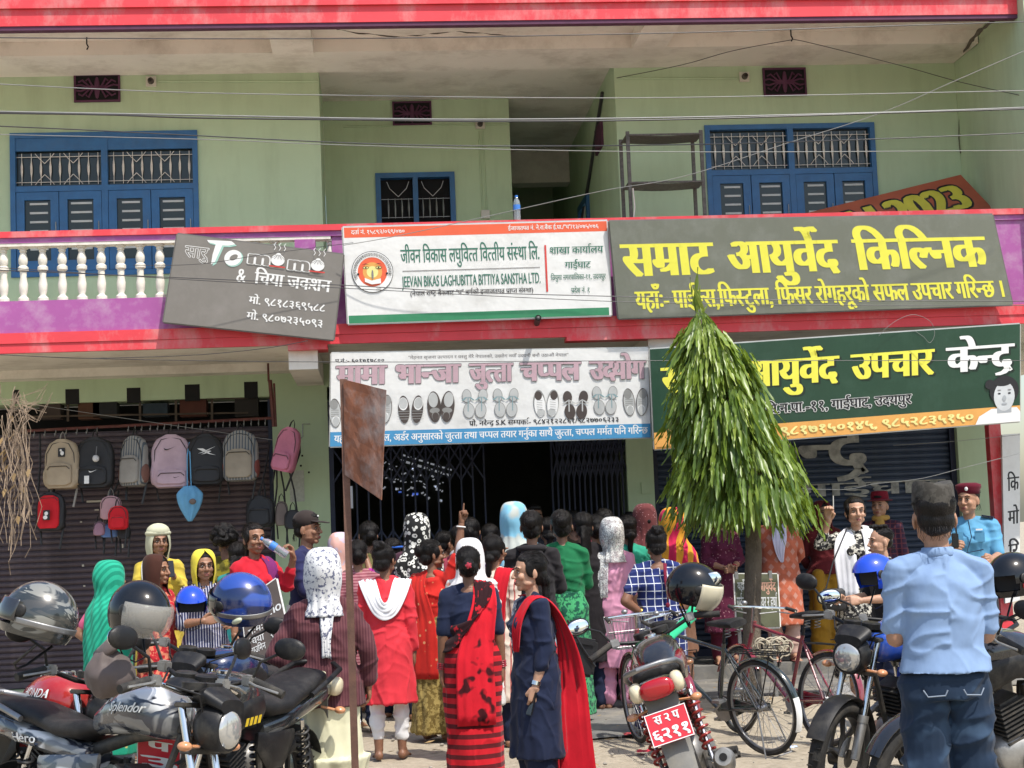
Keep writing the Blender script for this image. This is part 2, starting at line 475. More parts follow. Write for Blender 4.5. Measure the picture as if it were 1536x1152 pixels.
# ------------------------------------------------------------------ palette
GREEN = M('green_paint', (.45, .57, .38), .8, var=.06, scale=1.1, bump=.35, dirt=(.30, .37, .23), dscale=1.6, damt=.4, spec=.3, dst=(2.2, 2.2, .35))
CREAM = M('cream_ceiling', (.76, .73, .66), .9, var=.06, scale=1.5, bump=.2, dirt=(.36, .32, .26), dscale=1.8, damt=.6, spec=.2)
RED = M('red_paint', (.66, .045, .06), .55, var=.1, scale=2, bump=.4, dirt=(.55, .38, .36), dscale=3.2, damt=.6, dst=(1, 1, .5))
PURPLE = M('purple_paint', (.34, .085, .29), .6, var=.1, scale=2, bump=.3, dirt=(.45, .34, .42), dscale=4, damt=.6)
DKPURPLE = M('dark_purple_paint', (.085, .022, .06), .7, var=.15, scale=9)
WHITEP = M('white_paint', (.72, .68, .6), .7, var=.08, scale=14, bump=.3, dirt=(.35, .32, .26), dscale=9, damt=.5)
BLUEP = M('blue_paint', (.022, .115, .28), .45, var=.15, scale=7, bump=.2, dirt=(.05, .11, .2), dscale=6, damt=.4)
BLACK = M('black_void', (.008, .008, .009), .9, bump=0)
SLATD = M('dark_shutter_paint', (.070, .052, .066), .6, .0, var=.3, scale=1.6, bump=.5, bdist=.02, dirt=(.15, .12, .13), dscale=5, damt=.6)
SLATB = M('blue_shutter_paint', (.016, .032, .066), .5, .0, var=.25, scale=3, bump=.3, dirt=(.05, .07, .09), dscale=5, damt=.5)
GATEB = M('gate_navy_paint', (.015, .02, .045), .5, .3, var=.2)
MAROON = M('maroon_steel', (.11, .03, .025), .6, .2, var=.3, scale=14, dirt=(.16, .08, .05), dscale=9)
RUST = M('rusty_steel', (.22, .085, .045), .85, .2, var=.4, scale=7, bump=.6, dirt=(.34, .33, .32), dscale=2.6, damt=.9, stretch=(1, 1, .35))
RUSTD = M('brown_steel', (.12, .062, .045), .75, .2, var=.25, scale=12, bump=.4, dirt=(.2, .1, .06), dscale=14)
STEEL = M('grey_steel', (.3, .3, .3), .45, .8, var=.15, scale=9)
CHROME = M('chrome', (.72, .72, .72), .16, 1., var=.05, bump=.02)
WOODD = M('dark_wood', (.07, .05, .035), .8, var=.3, scale=5, stretch=(1, 1, 5))
GLASSD = glassm('dark_glass', (.02, .028, .028), .08)
LOUV = M('frosted_stripe', (.5, .52, .5), .6, bump=0)
CURT = cloth('curtain_white', (.5, .46, .42), (.35, .02, .03), 'print', 6, thr=.62)
PLAS = M('white_plastic', (.6, .58, .5), .4, var=.05)
YB, YW, YR = 15.4, 17.2, 18.7
ZR, ZF, ZC1, ZC2 = 4.6, 3.64, 3.45, 6.65

# ------------------------------------------------------------------ ground
m, nt, b = _nodes('sandy_ground')
v = coords(nt)
n1 = noi(nt, v, 1.1, 9, .68); n2 = noi(nt, v, 14, 8, .75); n3 = noi(nt, v, .35, 3)
c1 = ramp(nt, [(.3, (.26, .215, .15)), (.52, (.38, .32, .23)), (.7, (.47, .41, .31))], n1).outputs[0]
c2 = ramp(nt, [(.35, (.23, .20, .15)), (.62, (.48, .42, .33))], n2).outputs[0]
o1 = mixc(nt, .5, c1, c2)
vo = nt.nodes.new('ShaderNodeTexVoronoi'); vo.inputs['Scale'].default_value = 9; nt.links.new(v, vo.inputs['Vector'])
fr = ramp(nt, [(.02, (1, 1, 1)), (.07, (0, 0, 0))], vo.outputs['Distance']).outputs[0]
nt.links.new(mixc(nt, fr, o1, (.14, .12, .1)), b.inputs['Base Color']); b.inputs['Roughness'].default_value = .95
mx = N(nt, 'ShaderNodeMath', operation='ADD'); nt.links.new(n1, mx.inputs[0]); nt.links.new(n2, mx.inputs[1]); bumpn(nt, b, mx.outputs[0], .8, .03)
GROUND = m
g = MB(); nx, ny = 110, 90
for i in range(nx):
    for j in range(ny):
        x = -9 + 20 * i / (nx - 1); y = 3 + 14.6 * j / (ny - 1)
        z = .018 * noise.noise((x * 1.7, y * 1.7, 0)) + .012 * noise.noise((x * 6, y * 6, 3))
        g.v.append((x, y, z - .004))
for i in range(nx - 1):
    for j in range(ny - 1): g.f.append((i * ny + j, (i + 1) * ny + j, (i + 1) * ny + j + 1, i * ny + j + 1)); g.m.append(0)
struct(g.build('ground', GROUND, smooth=True))
g = MB(); g.bx(-200, 200, -200, 200, -.3, -.05); struct(g.build('far_ground', GROUND))
GREYG = M('grey_ground', (.15, .145, .135), .9, var=.25, scale=5, bump=.6, dirt=(.3, .27, .21), dscale=2.2, damt=.8)
def patch(name, pts, mat, z):
    cx = sum(p[0] for p in pts) / len(pts); cy = sum(p[1] for p in pts) / len(pts); g = MB(); vs = [(cx, cy, z)]; K = 60; rim = []
    for i in range(K):
        t = i / K * len(pts); a = int(t); q = t - a; p0 = pts[a % len(pts)]; p1 = pts[(a + 1) % len(pts)]
        x = p0[0] * (1 - q) + p1[0] * q; y = p0[1] * (1 - q) + p1[1] * q
        w = .12 * noise.noise((x * 2, y * 2, 1)) + .05 * noise.noise((x * 9, y * 9, 1)); rim.append((x + w, y + w, z - .01))
    vs += rim + [((x * .9 + cx * .1), (y * .9 + cy * .1), z) for x, y, _ in rim]
    fs = []
    for i in range(K):
        j = (i + 1) % K; fs.append((0, 1 + K + i, 1 + K + j)); fs.append((1 + i, 1 + j, 1 + K + j, 1 + K + i))
    g.add(vs, fs); return struct(g.build(name, mat, smooth=True))
pg = lambda x, y: tuple(PG(x, y)[:2])
patch('grey_patch', [pg(760, 1042), pg(880, 1050), pg(985, 1050), pg(960, 1105), pg(880, 1112), pg(780, 1085)], GREYG, .022)  # plain grey area over the sand with a wavering rim
patch('asphalt_strip', [(1.6, 14.6), (9, 14.2), (9, 16.3), (1.6, 16.3)], GREYG, .02)

# loose litter and stones: small stones on the sand
st = MB()
for k in range(900):
    x = random.uniform(-5, 7); y = random.uniform(8, 16.4); r = random.uniform(.006, .02) * (1 if random.random() < .93 else 2)
    st.ell((x, y, .012), (r, r * random.uniform(.6, 1), r * .6), 5, 4, rot=(0, 0, random.random() * 3))
stuff(st.build('gravel', M('pebbles', (.36, .33, .28), .9, var=.4, scale=2), smooth=False))
LEAFD = M('dry_leaf', (.3, .2, .09), .8, var=.4, scale=3)
st = MB()
for k in range(260):
    x = random.uniform(-3, 6); y = random.uniform(9, 16); a = random.random() * 6; L = random.uniform(.02, .06)
    d = Vector((math.cos(a), math.sin(a), .15)) * L; n_ = Vector((-math.sin(a), math.cos(a), .2)) * L * .35; c = Vector((x, y, .022))
    st.add([c - d, c + n_, c + d, c - n_], [(0, 1, 2, 3)])
stuff(st.build('leaf_litter', LEAFD))
for k, (px, py, c, lab) in enumerate([(1185, 1122, (.5, .6, .85), 'crumpled pale blue wrapper lying on the sand right of the fallen exhaust'), (965, 1128, (.5, .03, .05), 'red scrap of cloth lying on the sand at the foot of the picture'),
                                  (750, 1118, (.06, .05, .05), 'small dark twig bundle on the sand beside the red sari hem'), (945, 1102, (.4, .05, .06), 'tiny red wrapper on the grey ground patch')]):
    p = PG(px, py, .02); b_ = MB(); rows = []
    for i in range(6):
        rows.append([(p.x + (i - 2.5) * .02, p.y + (j - 2.5) * .02, .025 + .02 * abs(noise.noise((i * .9 + k, j * .9, k)))) for j in range(6)])
    b_.grid(rows); tag(b_.build('litter_scrap', M('litter%d' % k, c, .7, bump=.3)), lab, 'litter')

# ------------------------------------------------------------------ building
B = thing('shop_building', 'two storey green building with red and purple balcony trim above the crowd', 'building', (0, YW, 0))
def part(mb, name, mat, parent=None, **k): return mb.build(name, mat, parent or B, world=True, **k)
def boxp(name, mat, x0, x1, y0, y1, z0, z1, parent=None): b_ = MB(); b_.bx(x0, x1, y0, y1, z0, z1); return part(b_, name, mat, parent)
XL, XRr = -9., 9.
# upper walls
WL = (-3.78, -1.80, 4.47, 6.03); WR = (3.76, 5.69, 4.47, 5.98)
def wall_with_hole(x0, x1, z0, z1, h, y, th=.22, name='wall'):
    w = MB(); hx0, hx1, hz0, hz1 = h
    w.bx(x0, hx0, y, y + th, z0, z1); w.bx(hx1, x1, y, y + th, z0, z1); w.bx(hx0, hx1, y, y + th, hz1, z1); w.bx(hx0, hx1, y, y + th, z0, hz0)
    return part(w, name, GREEN)
wall_with_hole(XL, -.48, ZF, 6.9, WL, YW); wall_with_hole(2.78, 6.67, ZF, 6.9, WR, YW)
boxp('wall', GREEN, -.70, -.482, YW + .22, YR, ZF, 6.9); boxp('wall', GREEN, 2.782, 3.0, YW + .22, 19.6, ZF, 6.9)
boxp('wall', GREEN, 2.782, 3.0, 20.5, 23.5, ZF, 6.9); boxp('wall', GREEN, 2.782, 3.0, 19.6, 20.5, 5.75, 6.9)
DOORR = (.11, 1.05, ZF, 5.86)
w = MB(); w.bx(-.48, .11, YR, YR + .2, ZF, 6.9); w.bx(1.05, 1.73, YR, YR + .2, ZF, 6.9); w.bx(.11, 1.05, YR, YR + .2, 5.86, 6.9); part(w, 'wall', GREEN)
boxp('wall', GREEN, 1.53, 1.73, YR + .2, 23.5, ZF, 6.9); boxp('wall', GREEN, 1.5, 3.2, 23.5, 23.7, ZF, 6.9)
boxp('beam', CREAM, 1.73, 2.78, 21.4, 21.7, 6.3, 6.9)
boxp('wall', GREEN, 6.672, 7.4, YB - .15, YW + .3, ZF, 7.2)
boxp('wall', GREEN, 7.4, XRr, YW, YW + .3, 0, 7.2)
boxp('floor_slab', CREAM, XL, XRr, YW, 24, ZC1 + .002, ZF - .002)
# ceilings and roof edge
boxp('ceiling', CREAM, XL, 6.67, YB + .1, YW + .25, 6.80, 6.95); boxp('ceiling', CREAM, -.5, 3.0, YW + .25, 24, 6.74, 6.95)
boxp('beam', CREAM, XL, 6.66, 16.45, YW - .002, ZC2, 6.799)
boxp('beam', CREAM, -.92, -.50, YB + .12, 16.45, 6.60, 6.798); boxp('beam', CREAM, 2.86, 3.22, YB + .12, 16.45, 6.63, 6.798)
boxp('roof_edge', RED, XL, 6.67, YB, YB + .12, 6.625, 6.79); boxp('roof_edge_drip', DKPURPLE, XL, 6.668, YB + .01, YB + .1, 6.585, 6.624)
boxp('roof_parapet', RED, XL, 9, YB - .03, YB + .12, 6.792, 7.1); boxp('roof_slab', CREAM, XL, XRr, YB + .12, 25, 6.95, 7.05)
# ceiling crack and stains along the slab
CRK = M('crack_grey', (.10, .09, .07), .95, bump=.6)
def crack(pts, w, parent=B, name='crack'):
    b_ = MB(); vs = []; fs = []
    P_ = [Vector(p) for p in pts]; seg = []
    for i in range(len(P_) - 1):
        for q in range(6): seg.append(P_[i].lerp(P_[i + 1], q / 6))
    seg.append(P_[-1])
    seg = [p + Vector((.02 * noise.noise(p * 7), .03 * noise.noise(p * 7 + Vector((9, 0, 0))), .02 * noise.noise(p * 7 + Vector((0, 9, 0))))) * (1 if 0 < i < len(seg) - 1 else 0) for i, p in enumerate(seg)]
    b_.tube(seg, [w * (.35 + abs(noise.noise(p * 9)) * 1.6) for p in seg], 5); return part(b_, name, CRK, parent)
def ceilp(px, py, z=6.8): d = ray(px, py); return CAMP + d * ((z - CAMZ) / d.z)
crack([ceilp(505, 44), ceilp(545, 50), ceilp(600, 55), ceilp(650, 51), ceilp(690, 47)], .012)
crack([ceilp(690, 47), ceilp(760, 53), ceilp(850, 55), ceilp(905, 59), ceilp(925, 62)], .014)
crack([ceilp(1010, 52), ceilp(1080, 55), ceilp(1130, 52), ceilp(1170, 50)], .009)
crack([P(1495, 28, 15.5), P(1470, 45, 15.9), P(1455, 62, 16.3), P(1440, 88, 17.15)], .022)
crack([P(1438, 92, 17.17), P(1439, 160, 17.17), P(1441, 230, 17.17)], .007)
# hooks in the ceiling
for px, py in ((130, 62), (700, 62), (1186, 50)):
    p = ceilp(px, py - 6); b_ = MB(); b_.tube([p, p - Vector((0, 0, .07)), p - Vector((-.015, 0, .10)), p - Vector((0, 0, .13))], .008, 6); part(b_, 'ceiling_hook', BLACK)
# purple vents
def vent(px0, px1, py0, py1, Y, par=B):
    a = P(px0, py0, Y); c = P(px1, py1, Y); x0, x1, z1, z0 = a.x, c.x, a.z, c.z
    v_ = boxp('vent', BLACK, x0, x1, Y - .008, Y + .05, z0, z1)
    b_ = MB(); t = .02
    for q in ((x0, x1, z1 - t, z1), (x0, x1, z0, z0 + t), (x0, x0 + t, z0 + t, z1 - t), (x1 - t, x1, z0 + t, z1 - t)): b_.bx(q[0], q[1], Y - .03, Y - .008, q[2], q[3])
    cx, cz = (x0 + x1) / 2, (z0 + z1) / 2; hw, hh = (x1 - x0) / 2, (z1 - z0) / 2
    for s in (-1, 1):
        for u in (-1, 1):
            for k, (dx, dz) in enumerate(((.85, .75), (.95, .3), (.5, .9))):
                pts = [(cx + s * .08 * hw, Y - .02, cz + u * .05 * hh), (cx + s * dx * hw * .4, Y - .02, cz + u * dz * hh * .15), (cx + s * dx * hw * .75, Y - .02, cz + u * dz * hh * .75), (cx + s * dx * hw * .95, Y - .02, cz + u * dz * hh * .55)]
                b_.tube(pts, .011, 5)
    b_.ell((cx, Y - .02, cz), (.03, .012, hh * .8), 8, 6)
    o = b_.build('vent_screen', DKPURPLE, v_); 
    for vv in o.data.vertices: vv.co -= B.location
vent(111, 181, 112, 153, YW); vent(588, 648, 153, 188, YR); vent(1143, 1210, 103, 144, YW)
vv_ = boxp('vent', DKPURPLE, 2.755, 2.79, 18.2, 18.75, 6.03, 6.33)
# windows
def window(x0, x1, z0, z1, Y, zt, ncol=4, name='window', depth=.06, curt=False, bars=True):
    fr = MB(); t = .055
    fr.bx(x0, x1, Y - .03, Y + .07, z1 - t, z1); fr.bx(x0, x1, Y - .03, Y + .07, z0, z0 + t)
    fr.bx(x0, x0 + t, Y - .03, Y + .07, z0 + t, z1 - t); fr.bx(x1 - t, x1, Y - .03, Y + .07, z0 + t, z1 - t)
    xm = (x0 + x1) / 2; fr.bx(xm - t * .6, xm + t * .6, Y - .025, Y + .068, z0 + t, z1 - t); fr.bx(x0 + t, xm - t * .6, Y - .025, Y + .068, zt - .03, zt + .03); fr.bx(xm + t * .6, x1 - t, Y - .025, Y + .068, zt - .03, zt + .03)
    wn = part(fr, name, BLUEP)
    def sub(mb, nm, mat, **k):
        o = mb.build(nm, mat, wn, **k)
        o.data.transform(Matrix.Translation(-B.location)); return o
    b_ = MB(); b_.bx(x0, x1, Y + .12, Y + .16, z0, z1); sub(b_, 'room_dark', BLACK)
    for (a, c) in ((x0 + t, xm - t * .6), (xm + t * .6, x1 - t)):
        b_ = MB(); b_.bx(a, c, Y + .05, Y + .056, zt + .03, z1 - t); sub(b_, 'pane', GLASSD)
        # upper grille of twisted bars
        gz0, gz1 = zt + .05, z1 - t - .16 if bars else z1 - t - .03
        n = 9; g_ = MB()
        g_.tube([(a, Y + .02, gz0 + .03), (c, Y + .02, gz0 + .03)], .004, 4); g_.tube([(a, Y + .02, gz1 - .04), (c, Y + .02, gz1 - .04)], .004, 4)
        for k in range(n):
            x = a + (c - a) * (k + .6) / n
            g_.tube([(x, Y + .02, gz0), (x, Y + .02, gz0 + .08), (x, Y + .02, (gz0 + gz1) / 2 - .03), (x, Y + .02, (gz0 + gz1) / 2 + .03), (x, Y + .02, gz1 - .08), (x, Y + .02, gz1)], [.004, .004, .013, .013, .004, .004], 5)
        for cx in (a + (c - a) / 3, a + 2 * (c - a) / 3):
            for s in (-1, 1):
                g_.tube([(cx, Y + .015, (gz0 + gz1) / 2 + s * .06), (cx - .06, Y + .015, (gz0 + gz1) / 2 + s * .12), (cx - .1, Y + .015, (gz0 + gz1) / 2 + s * .17)], .004, 4)
                g_.tube([(cx, Y + .015, (gz0 + gz1) / 2 + s * .06), (cx + .06, Y + .015, (gz0 + gz1) / 2 + s * .12), (cx + .1, Y + .015, (gz0 + gz1) / 2 + s * .17)], .004, 4)
        sub(g_, 'grille', WHITEP)
        if bars:
            b_ = MB(); b_.bx(a, c, Y - .015, Y + .02, z1 - t - .14, z1 - t); sub(b_, 'top_board', BLUEP)
        if curt:
            rows = [[(a + .02 + .3 * i / 14, Y + .085 + .012 * math.sin(i * 2.2), zt + .05 + (z1 - zt - .2) * j / 3) for i in range(15)] for j in range(4)]
            b_ = MB(); b_.grid(rows); sub(b_, 'curtain', CURT)
    for k in range(ncol):
        half_ = (xm - t * .6 - x0 - t) / (ncol / 2); a = (x0 + t + half_ * k) if k < ncol / 2 else (xm + t * .6 + half_ * (k - ncol / 2)); c = a + half_
        sx = .085; b_ = MB(); y0, y1 = Y - .018 - .006 * (k % 2), Y + .03; a += .004; c -= .004; zb, zq = z0 + t + .004, zt - .034
        b_.bx(a, a + sx, y0, y1, zb, zq); b_.bx(c - sx, c, y0, y1, zb, zq); b_.bx(a + sx, c - sx, y0, y1, zq - sx, zq); b_.bx(a + sx, c - sx, y0, y1, zb, zb + sx + .03)
        sub(b_, 'casement', BLUEP)
        b_ = MB(); b_.bx(a + sx, c - sx, Y + .012, Y + .018, zb + sx + .03, zq - sx); sub(b_, 'pane', GLASSD)
        b_ = MB(); zz = zq - sx - .05; w_ = (c - a - 2 * sx)
        while zz > zb + .2:
            off = w_ * .12 * (1 if k % 2 else 1.6); b_.bx(a + sx + off, c - sx - off * .6, Y + .004, Y + .0095, zz, zz + .022); zz -= .098
        sub(b_, 'louvre', LOUV)
        b_ = MB(); b_.tube([(c - .03, y0 - .012, (zb + zq) / 2), (c - .03, y0 - .012, (zb + zq) / 2 + .1)], .006, 6); sub(b_, 'handle', STEEL)
    return wn
window(*WL[:2], WL[2], WL[3], YW, 5.42, curt=True); window(*WR[:2], WR[2], WR[3], YW, 5.44, bars=False)
# balcony door in the recess
dr = MB(); t = .06; x0, x1, z0, z1 = DOORR
dr.bx(x0, x1, YR - .02, YR + .1, z1 - t, z1); dr.bx(x0, x0 + t, YR - .02, YR + .1, z0, z1 - t); dr.bx(x1 - t, x1, YR - .02, YR + .1, z0, z1 - t); xm = (x0 + x1) / 2
dr.bx(x0 + t, x1 - t, YR - .015, YR + .09, 5.18, 5.24); dr.bx(xm - .03, xm + .03, YR - .015, YR + .09, 5.24, z1 - t)
dd = part(dr, 'door', BLUEP)
def subd(mb, nm, mat, par): o = mb.build(nm, mat, par); o.data.transform(Matrix.Translation(-B.location)); return o
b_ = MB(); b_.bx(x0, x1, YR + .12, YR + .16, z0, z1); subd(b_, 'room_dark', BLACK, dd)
for k in range(2):
    a = x0 + t + .004 if k == 0 else xm + .004; c = xm - .004 if k == 0 else x1 - t - .004; b_ = MB()
    b_.bx(a, a + .07, YR, YR + .04, z0, 5.175); b_.bx(c - .07, c, YR, YR + .04, z0, 5.175); b_.bx(a + .07, c - .07, YR, YR + .04, 5.1, 5.175); b_.bx(a + .07, c - .07, YR, YR + .04, 4.4, 4.5); b_.bx(a + .07, c - .07, YR + .015, YR + .035, z0, 4.4)
    subd(b_, 'door_leaf', BLUEP, dd); b_ = MB(); b_.bx(a + .07, c - .07, YR + .02, YR + .026, 4.5, 5.1); subd(b_, 'pane', GLASSD, dd)
    b_ = MB(); b_.bx(a + .1, c - .1, YR + .01, YR + .018, 4.95, 4.98); b_.bx(a + .1, c - .1, YR + .01, YR + .018, 4.85, 4.88); subd(b_, 'louvre', LOUV, dd)
    g_ = MB()
    for q in range(4):
        x = a + (c - a) * (q + 1) / 5; g_.tube([(x, YR + .03, 5.32), (x, YR + .03, 5.42), (x, YR + .03, 5.46), (x, YR + .03, 5.56)], [.004, .012, .012, .004], 5)
    for s in (-1, 1): g_.tube([((a + c) / 2, YR + .03, 5.58), ((a + c) / 2 + s * .1, YR + .03, 5.68), ((a + c) / 2 + s * .13, YR + .03, 5.76)], .005, 4)
    g_.tube([(a, YR + .03, 5.33), (c, YR + .03, 5.33)], .004, 4); g_.tube([(a, YR + .03, 5.55), (c, YR + .03, 5.55)], .004, 4); subd(g_, 'grille', STEEL, dd)
# blue doorway in the passage side
b_ = MB(); b_.bx(2.74, 2.80, 19.6, 19.7, ZF, 5.75); b_.bx(2.74, 2.80, 20.4, 20.5, ZF, 5.75); b_.bx(2.74, 2.80, 19.7, 20.4, 5.66, 5.75); part(b_, 'side_door_frame', BLUEP)
# lamp holders, switch boxes, conduits
def lampholder(px, py, Y):
    p = P(px, py, Y); o = boxp('lamp_holder', PLAS, p.x - .055, p.x + .055, Y - .03, Y - .001, p.z - .055, p.z + .055)
    b_ = MB(); b_.lathe([(.035, 0), (.03, -.05), (.02, -.055), (.018, -.03), (.001, -.03)], (p.x, Y - .03, p.z), 12, 'y'); subd(b_, 'socket', M('brown_bakelite', (.06, .05, .04), .5), o)
lampholder(227, 123, YW); lampholder(720, 187, YR); lampholder(1116, 116, YW)
def conduit(pts, r=.011): b_ = MB(); b_.tube(pts, r, 6); part(b_, 'conduit', GREEN)
conduit([P(237, 122, YW - .01), P(478, 122, YW - .01)]); conduit([P(930, 117, YW - .01), P(1107, 118, YW - .01)])
for dx in (0, 6): conduit([P(718 + dx, 197, YR - .01), P(724 + dx, 316, YR - .01)], .008)
conduit([P(515, 190, YR - .01), P(712, 187, YR - .01)], .009); conduit([P(730, 187, YR - .01), P(765, 186, YR - .01)], .009)
p = P(728, 322, YR); boxp('switch_box', PLAS, p.x - .05, p.x + .05, YR - .04, YR, p.z - .05, p.z + .05)
# pipes in the passage
b_ = MB(); b_.tube([(2.76, 18.0, 6.6), (2.76, 19.4, 5.9), (2.76, 21, 5.2), (2.6, 22, 4.9)], .02, 6); b_.tube([(1.8, 23.4, 5.9), (2.4, 23.4, 5.9), (2.45, 23.4, 5.2), (2.35, 23.3, 4.6)], .02, 6); part(b_, 'water_pipe', M('dark_pipe', (.05, .05, .05), .5))
# balcony edge
boxp('balcony_slab', CREAM, XL, XRr, YB + .06, YW - .001, ZC1, ZF)
boxp('balcony_edge', RED, XL, 9, YB, YB + .06, 3.54, ZF + .001); boxp('balcony_edge_lip', RED, XL, 9, YB + .012, YB + .06, 3.45, 3.538)
boxp('balcony_drip', RED, XL, -3.9, YB + .06, YB + .2, 3.42, 3.449); boxp('edge_block', RED, -.80, -.42, YB + .004, YB + .3, 3.40, 3.449)
boxp('edge_block', RED, 1.9, 3.02, YB + .004, YB + .2, 3.41, 3.449)
boxp('parapet', PURPLE, XL, -.35, YB + .02, YB + .14, ZF, 3.95)
w = MB(); w.bx(-.35, XRr, YB + .03, YB + .14, ZF, 4.505); part(w, 'parapet', PURPLE)
boxp('parapet_underrail', PURPLE, XL, 9, YB + .01, YB + .16, 4.505, 4.555); boxp('parapet_rail', RED, XL, 9, YB - .01, YB + .18, 4.556, 4.615)
boxp('parapet_plaster', WHITEP, XL, -.36, YB + .015, YB + .145, 4.475, 4.504)
boxp('parapet_post', PURPLE, PX(442, YB, 4.4), PX(473, YB, 4.4), YB + .0, YB + .155, 3.95, 4.475)
prof = [(.052, 0), (.052, .03), (.03, .05), (.028, .06), (.04, .10), (.043, .16), (.03, .24), (.034, .27), (.03, .285), (.05, .30), (.05, .33), (.032, .345), (.042, .37), (.045, .41), (.03, .46), (.026, .47), (.036, .485), (.03, .5), (.05, .51), (.05, .525)]
bl = MB(); bl.lathe(prof, (0, 0, 0), 12); b0 = bl.build('baluster', WHITEP, B, smooth=True, auto=40)
xs = [PX(35 + 29.3 * k, YB + .08, 4.2) for k in range(-1, 8)]; dxx = xs[1] - xs[0]
x = xs[0] - dxx; L_ = []
while x > -8: L_.append(x); x -= dxx
L_ += xs + [xs[-1] + dxx * k for k in range(1, 10)]
pa, pb = PX(438, YB, 4.4), PX(477, YB, 4.4); first = True
for x in L_:
    if x > -.36 or pa - .03 < x < pb + .03: continue
    if first: b0.location = (x, YB + .08 - YW, 3.95); first = False
    else: instance(b0, 'baluster', B, (x, YB + .08 - YW, 3.95))
# pipe stub
pp = P(805, 483, YB); b_ = MB(); b_.tube([(pp.x, YB + .1, pp.z - .03), (pp.x, YB - .16, pp.z + .02)], [.03, .03], 14, caps=False); b_.tube([(pp.x, YB + .1, pp.z - .03), (pp.x, YB - .155, pp.z + .02)], [.022, .022], 14); part(b_, 'drain_pipe', M('dark_pipe', (.05, .05, .05), .5), smooth=True)
pp = P(1472, 454, YB); b_ = MB(); b_.tube([(pp.x, YB + .1, pp.z), (pp.x, YB - .06, pp.z)], .015, 10); part(b_, 'drain_pipe', PLAS)

# ground floor
xa, xb, xc, xd, xe, xf = -1.08, -.49, 2.72, 3.01, 6.42, 6.76
PL = .15
boxp('plinth', GREEN, XL, xb, YW - .12, YW + .4, -.2, PL - .01); boxp('plinth', GREYG, xb, XRr, YW - 1.1, YW + .4, -.2, PL)
SY = YW + .12
w = MB(); w.bx(xa, xb, YW, YW + .5, PL - .01, ZC1); w.bx(xc, xd, YW, YW + .5, PL, ZC1); w.bx(xe, xf, YW, YW + .5, PL, ZC1); w.bx(XL, xa, YW, YW + .5, 3.12, ZC1); w.bx(xb, xc, YW, YW + .3, 3.05, ZC1); w.bx(xd, xe, YW, YW + .3, 3.05, ZC1)
part(w, 'wall', GREEN)
boxp('beam', CREAM, -.80, -.52, YB + .1, YW - .002, 3.22, ZC1 - .001); boxp('beam', CREAM, 2.72, 2.98, YB + .1, YW - .002, 3.22, ZC1 - .001)
boxp('beam', CREAM, XL, -.8, 16.9, YW - .002, 3.36, ZC1 - .001)
for px0, px1, y0, y1 in ((20, 29, 585, 606), (98, 119, 584, 606), (190, 211, 582, 604), (277, 300, 577, 601), (366, 387, 573, 597)):
    a = P(px0, y0, YW); c = P(px1, y1, YW); boxp('vent_hole', BLACK, a.x, c.x, YW - .004, YW + .02, c.z, a.z)
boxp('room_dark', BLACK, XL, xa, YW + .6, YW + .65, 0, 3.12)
# left shutter
sh = boxp('roller_shutter', SLATD, XL, xa, SY + .06, SY + .08, PL, 2.80)
def slats(par, mat, x0, x1, z0, z1, pitch, name='slat'):
    b_ = MB(); h = pitch
    pr = [(0, 0.0), (-.012, h * .12), (-.022, h * .35), (-.022, h * .62), (-.012, h * .86), (0.004, h * .9), (.004, h)]
    vs = [(x, y, z) for x in (x0, x1) for (y, z) in pr]; k = len(pr)
    b_.add(vs, [(i, i + 1, k + i + 1, k + i) for i in range(k - 1)]); n = int((z1 - z0) / pitch); s0 = b_.build(name, mat, par, fixn=False)
    s0.location = (0, SY + .03 - YW, z0)
    for i in range(1, n): instance(s0, name, par, (0, SY + .03 - YW, z0 + i * pitch))
slats(sh, SLATD, XL, xa, PL + .06, 2.82, .062)
b_ = MB(); b_.bx(XL, xa, SY, SY + .05, PL, PL + .06); o = part(b_, 'shutter_bottom_bar', SLATD)
b_ = MB(); b_.bx(xa - .05, xa - .004, SY - .03, SY + .08, PL, 3.1); part(b_, 'shutter_channel', GATEB)
sh2 = boxp('roller_shutter', SLATB, xd, xe, SY + .06, SY + .08, PL, 3.05); slats(sh2, SLATB, xd, xe, PL + .08, 3.03, .066)
b_ = MB(); b_.bx(xd, xd + .06, SY - .04, SY + .08, PL, 3.04); b_.bx(xe - .06, xe, SY - .04, SY + .08, PL, 3.04); b_.bx(xd + .06, xe - .06, SY - .02, SY + .05, PL, PL + .08); part(b_, 'shutter_channel', GATEB)
# painted characters on the blue shutter and the small white ones low on the dark one
LETP = M('faded_white_lettering', (.30, .30, .27), .8, var=.35, scale=10, dirt=(.08, .09, .1), dscale=7, damt=.9)
def painted(t, px0, px1, pyb, pyh, Y, mat, bold=.03, par=None):
    a = P(px0, pyb, Y); c = P(px1, pyb, Y); top = P(px0, pyh, Y)
    vs, fs = text_geo(t, bold); xs_ = [q[0] for q in vs]; x_a, x_b = min(xs_), max(xs_); s = (c.x - a.x) / (x_b - x_a); sz = (top.z - a.z) / .62
    b_ = MB(); b_.add([(a.x + (q[0] - x_a) * s, Y - q[2] * .0004, a.z + q[1] * sz) for q in vs], fs); return b_.build('painted_lettering', mat, par or B, world=par is None, fixn=False)
painted('केन्द्र', 1105, 1310, 712, 645, SY + .003, LETP, .035); painted('गाईघाट', 1195, 1420, 746, 727, SY + .003, LETP, .03)
painted('(२७) २२१', 60, 124, 1024, 1008, SY - .002, M('white_lettering', (.6, .58, .5), .8, var=.2, dirt=(.2, .16, .18), dscale=12))
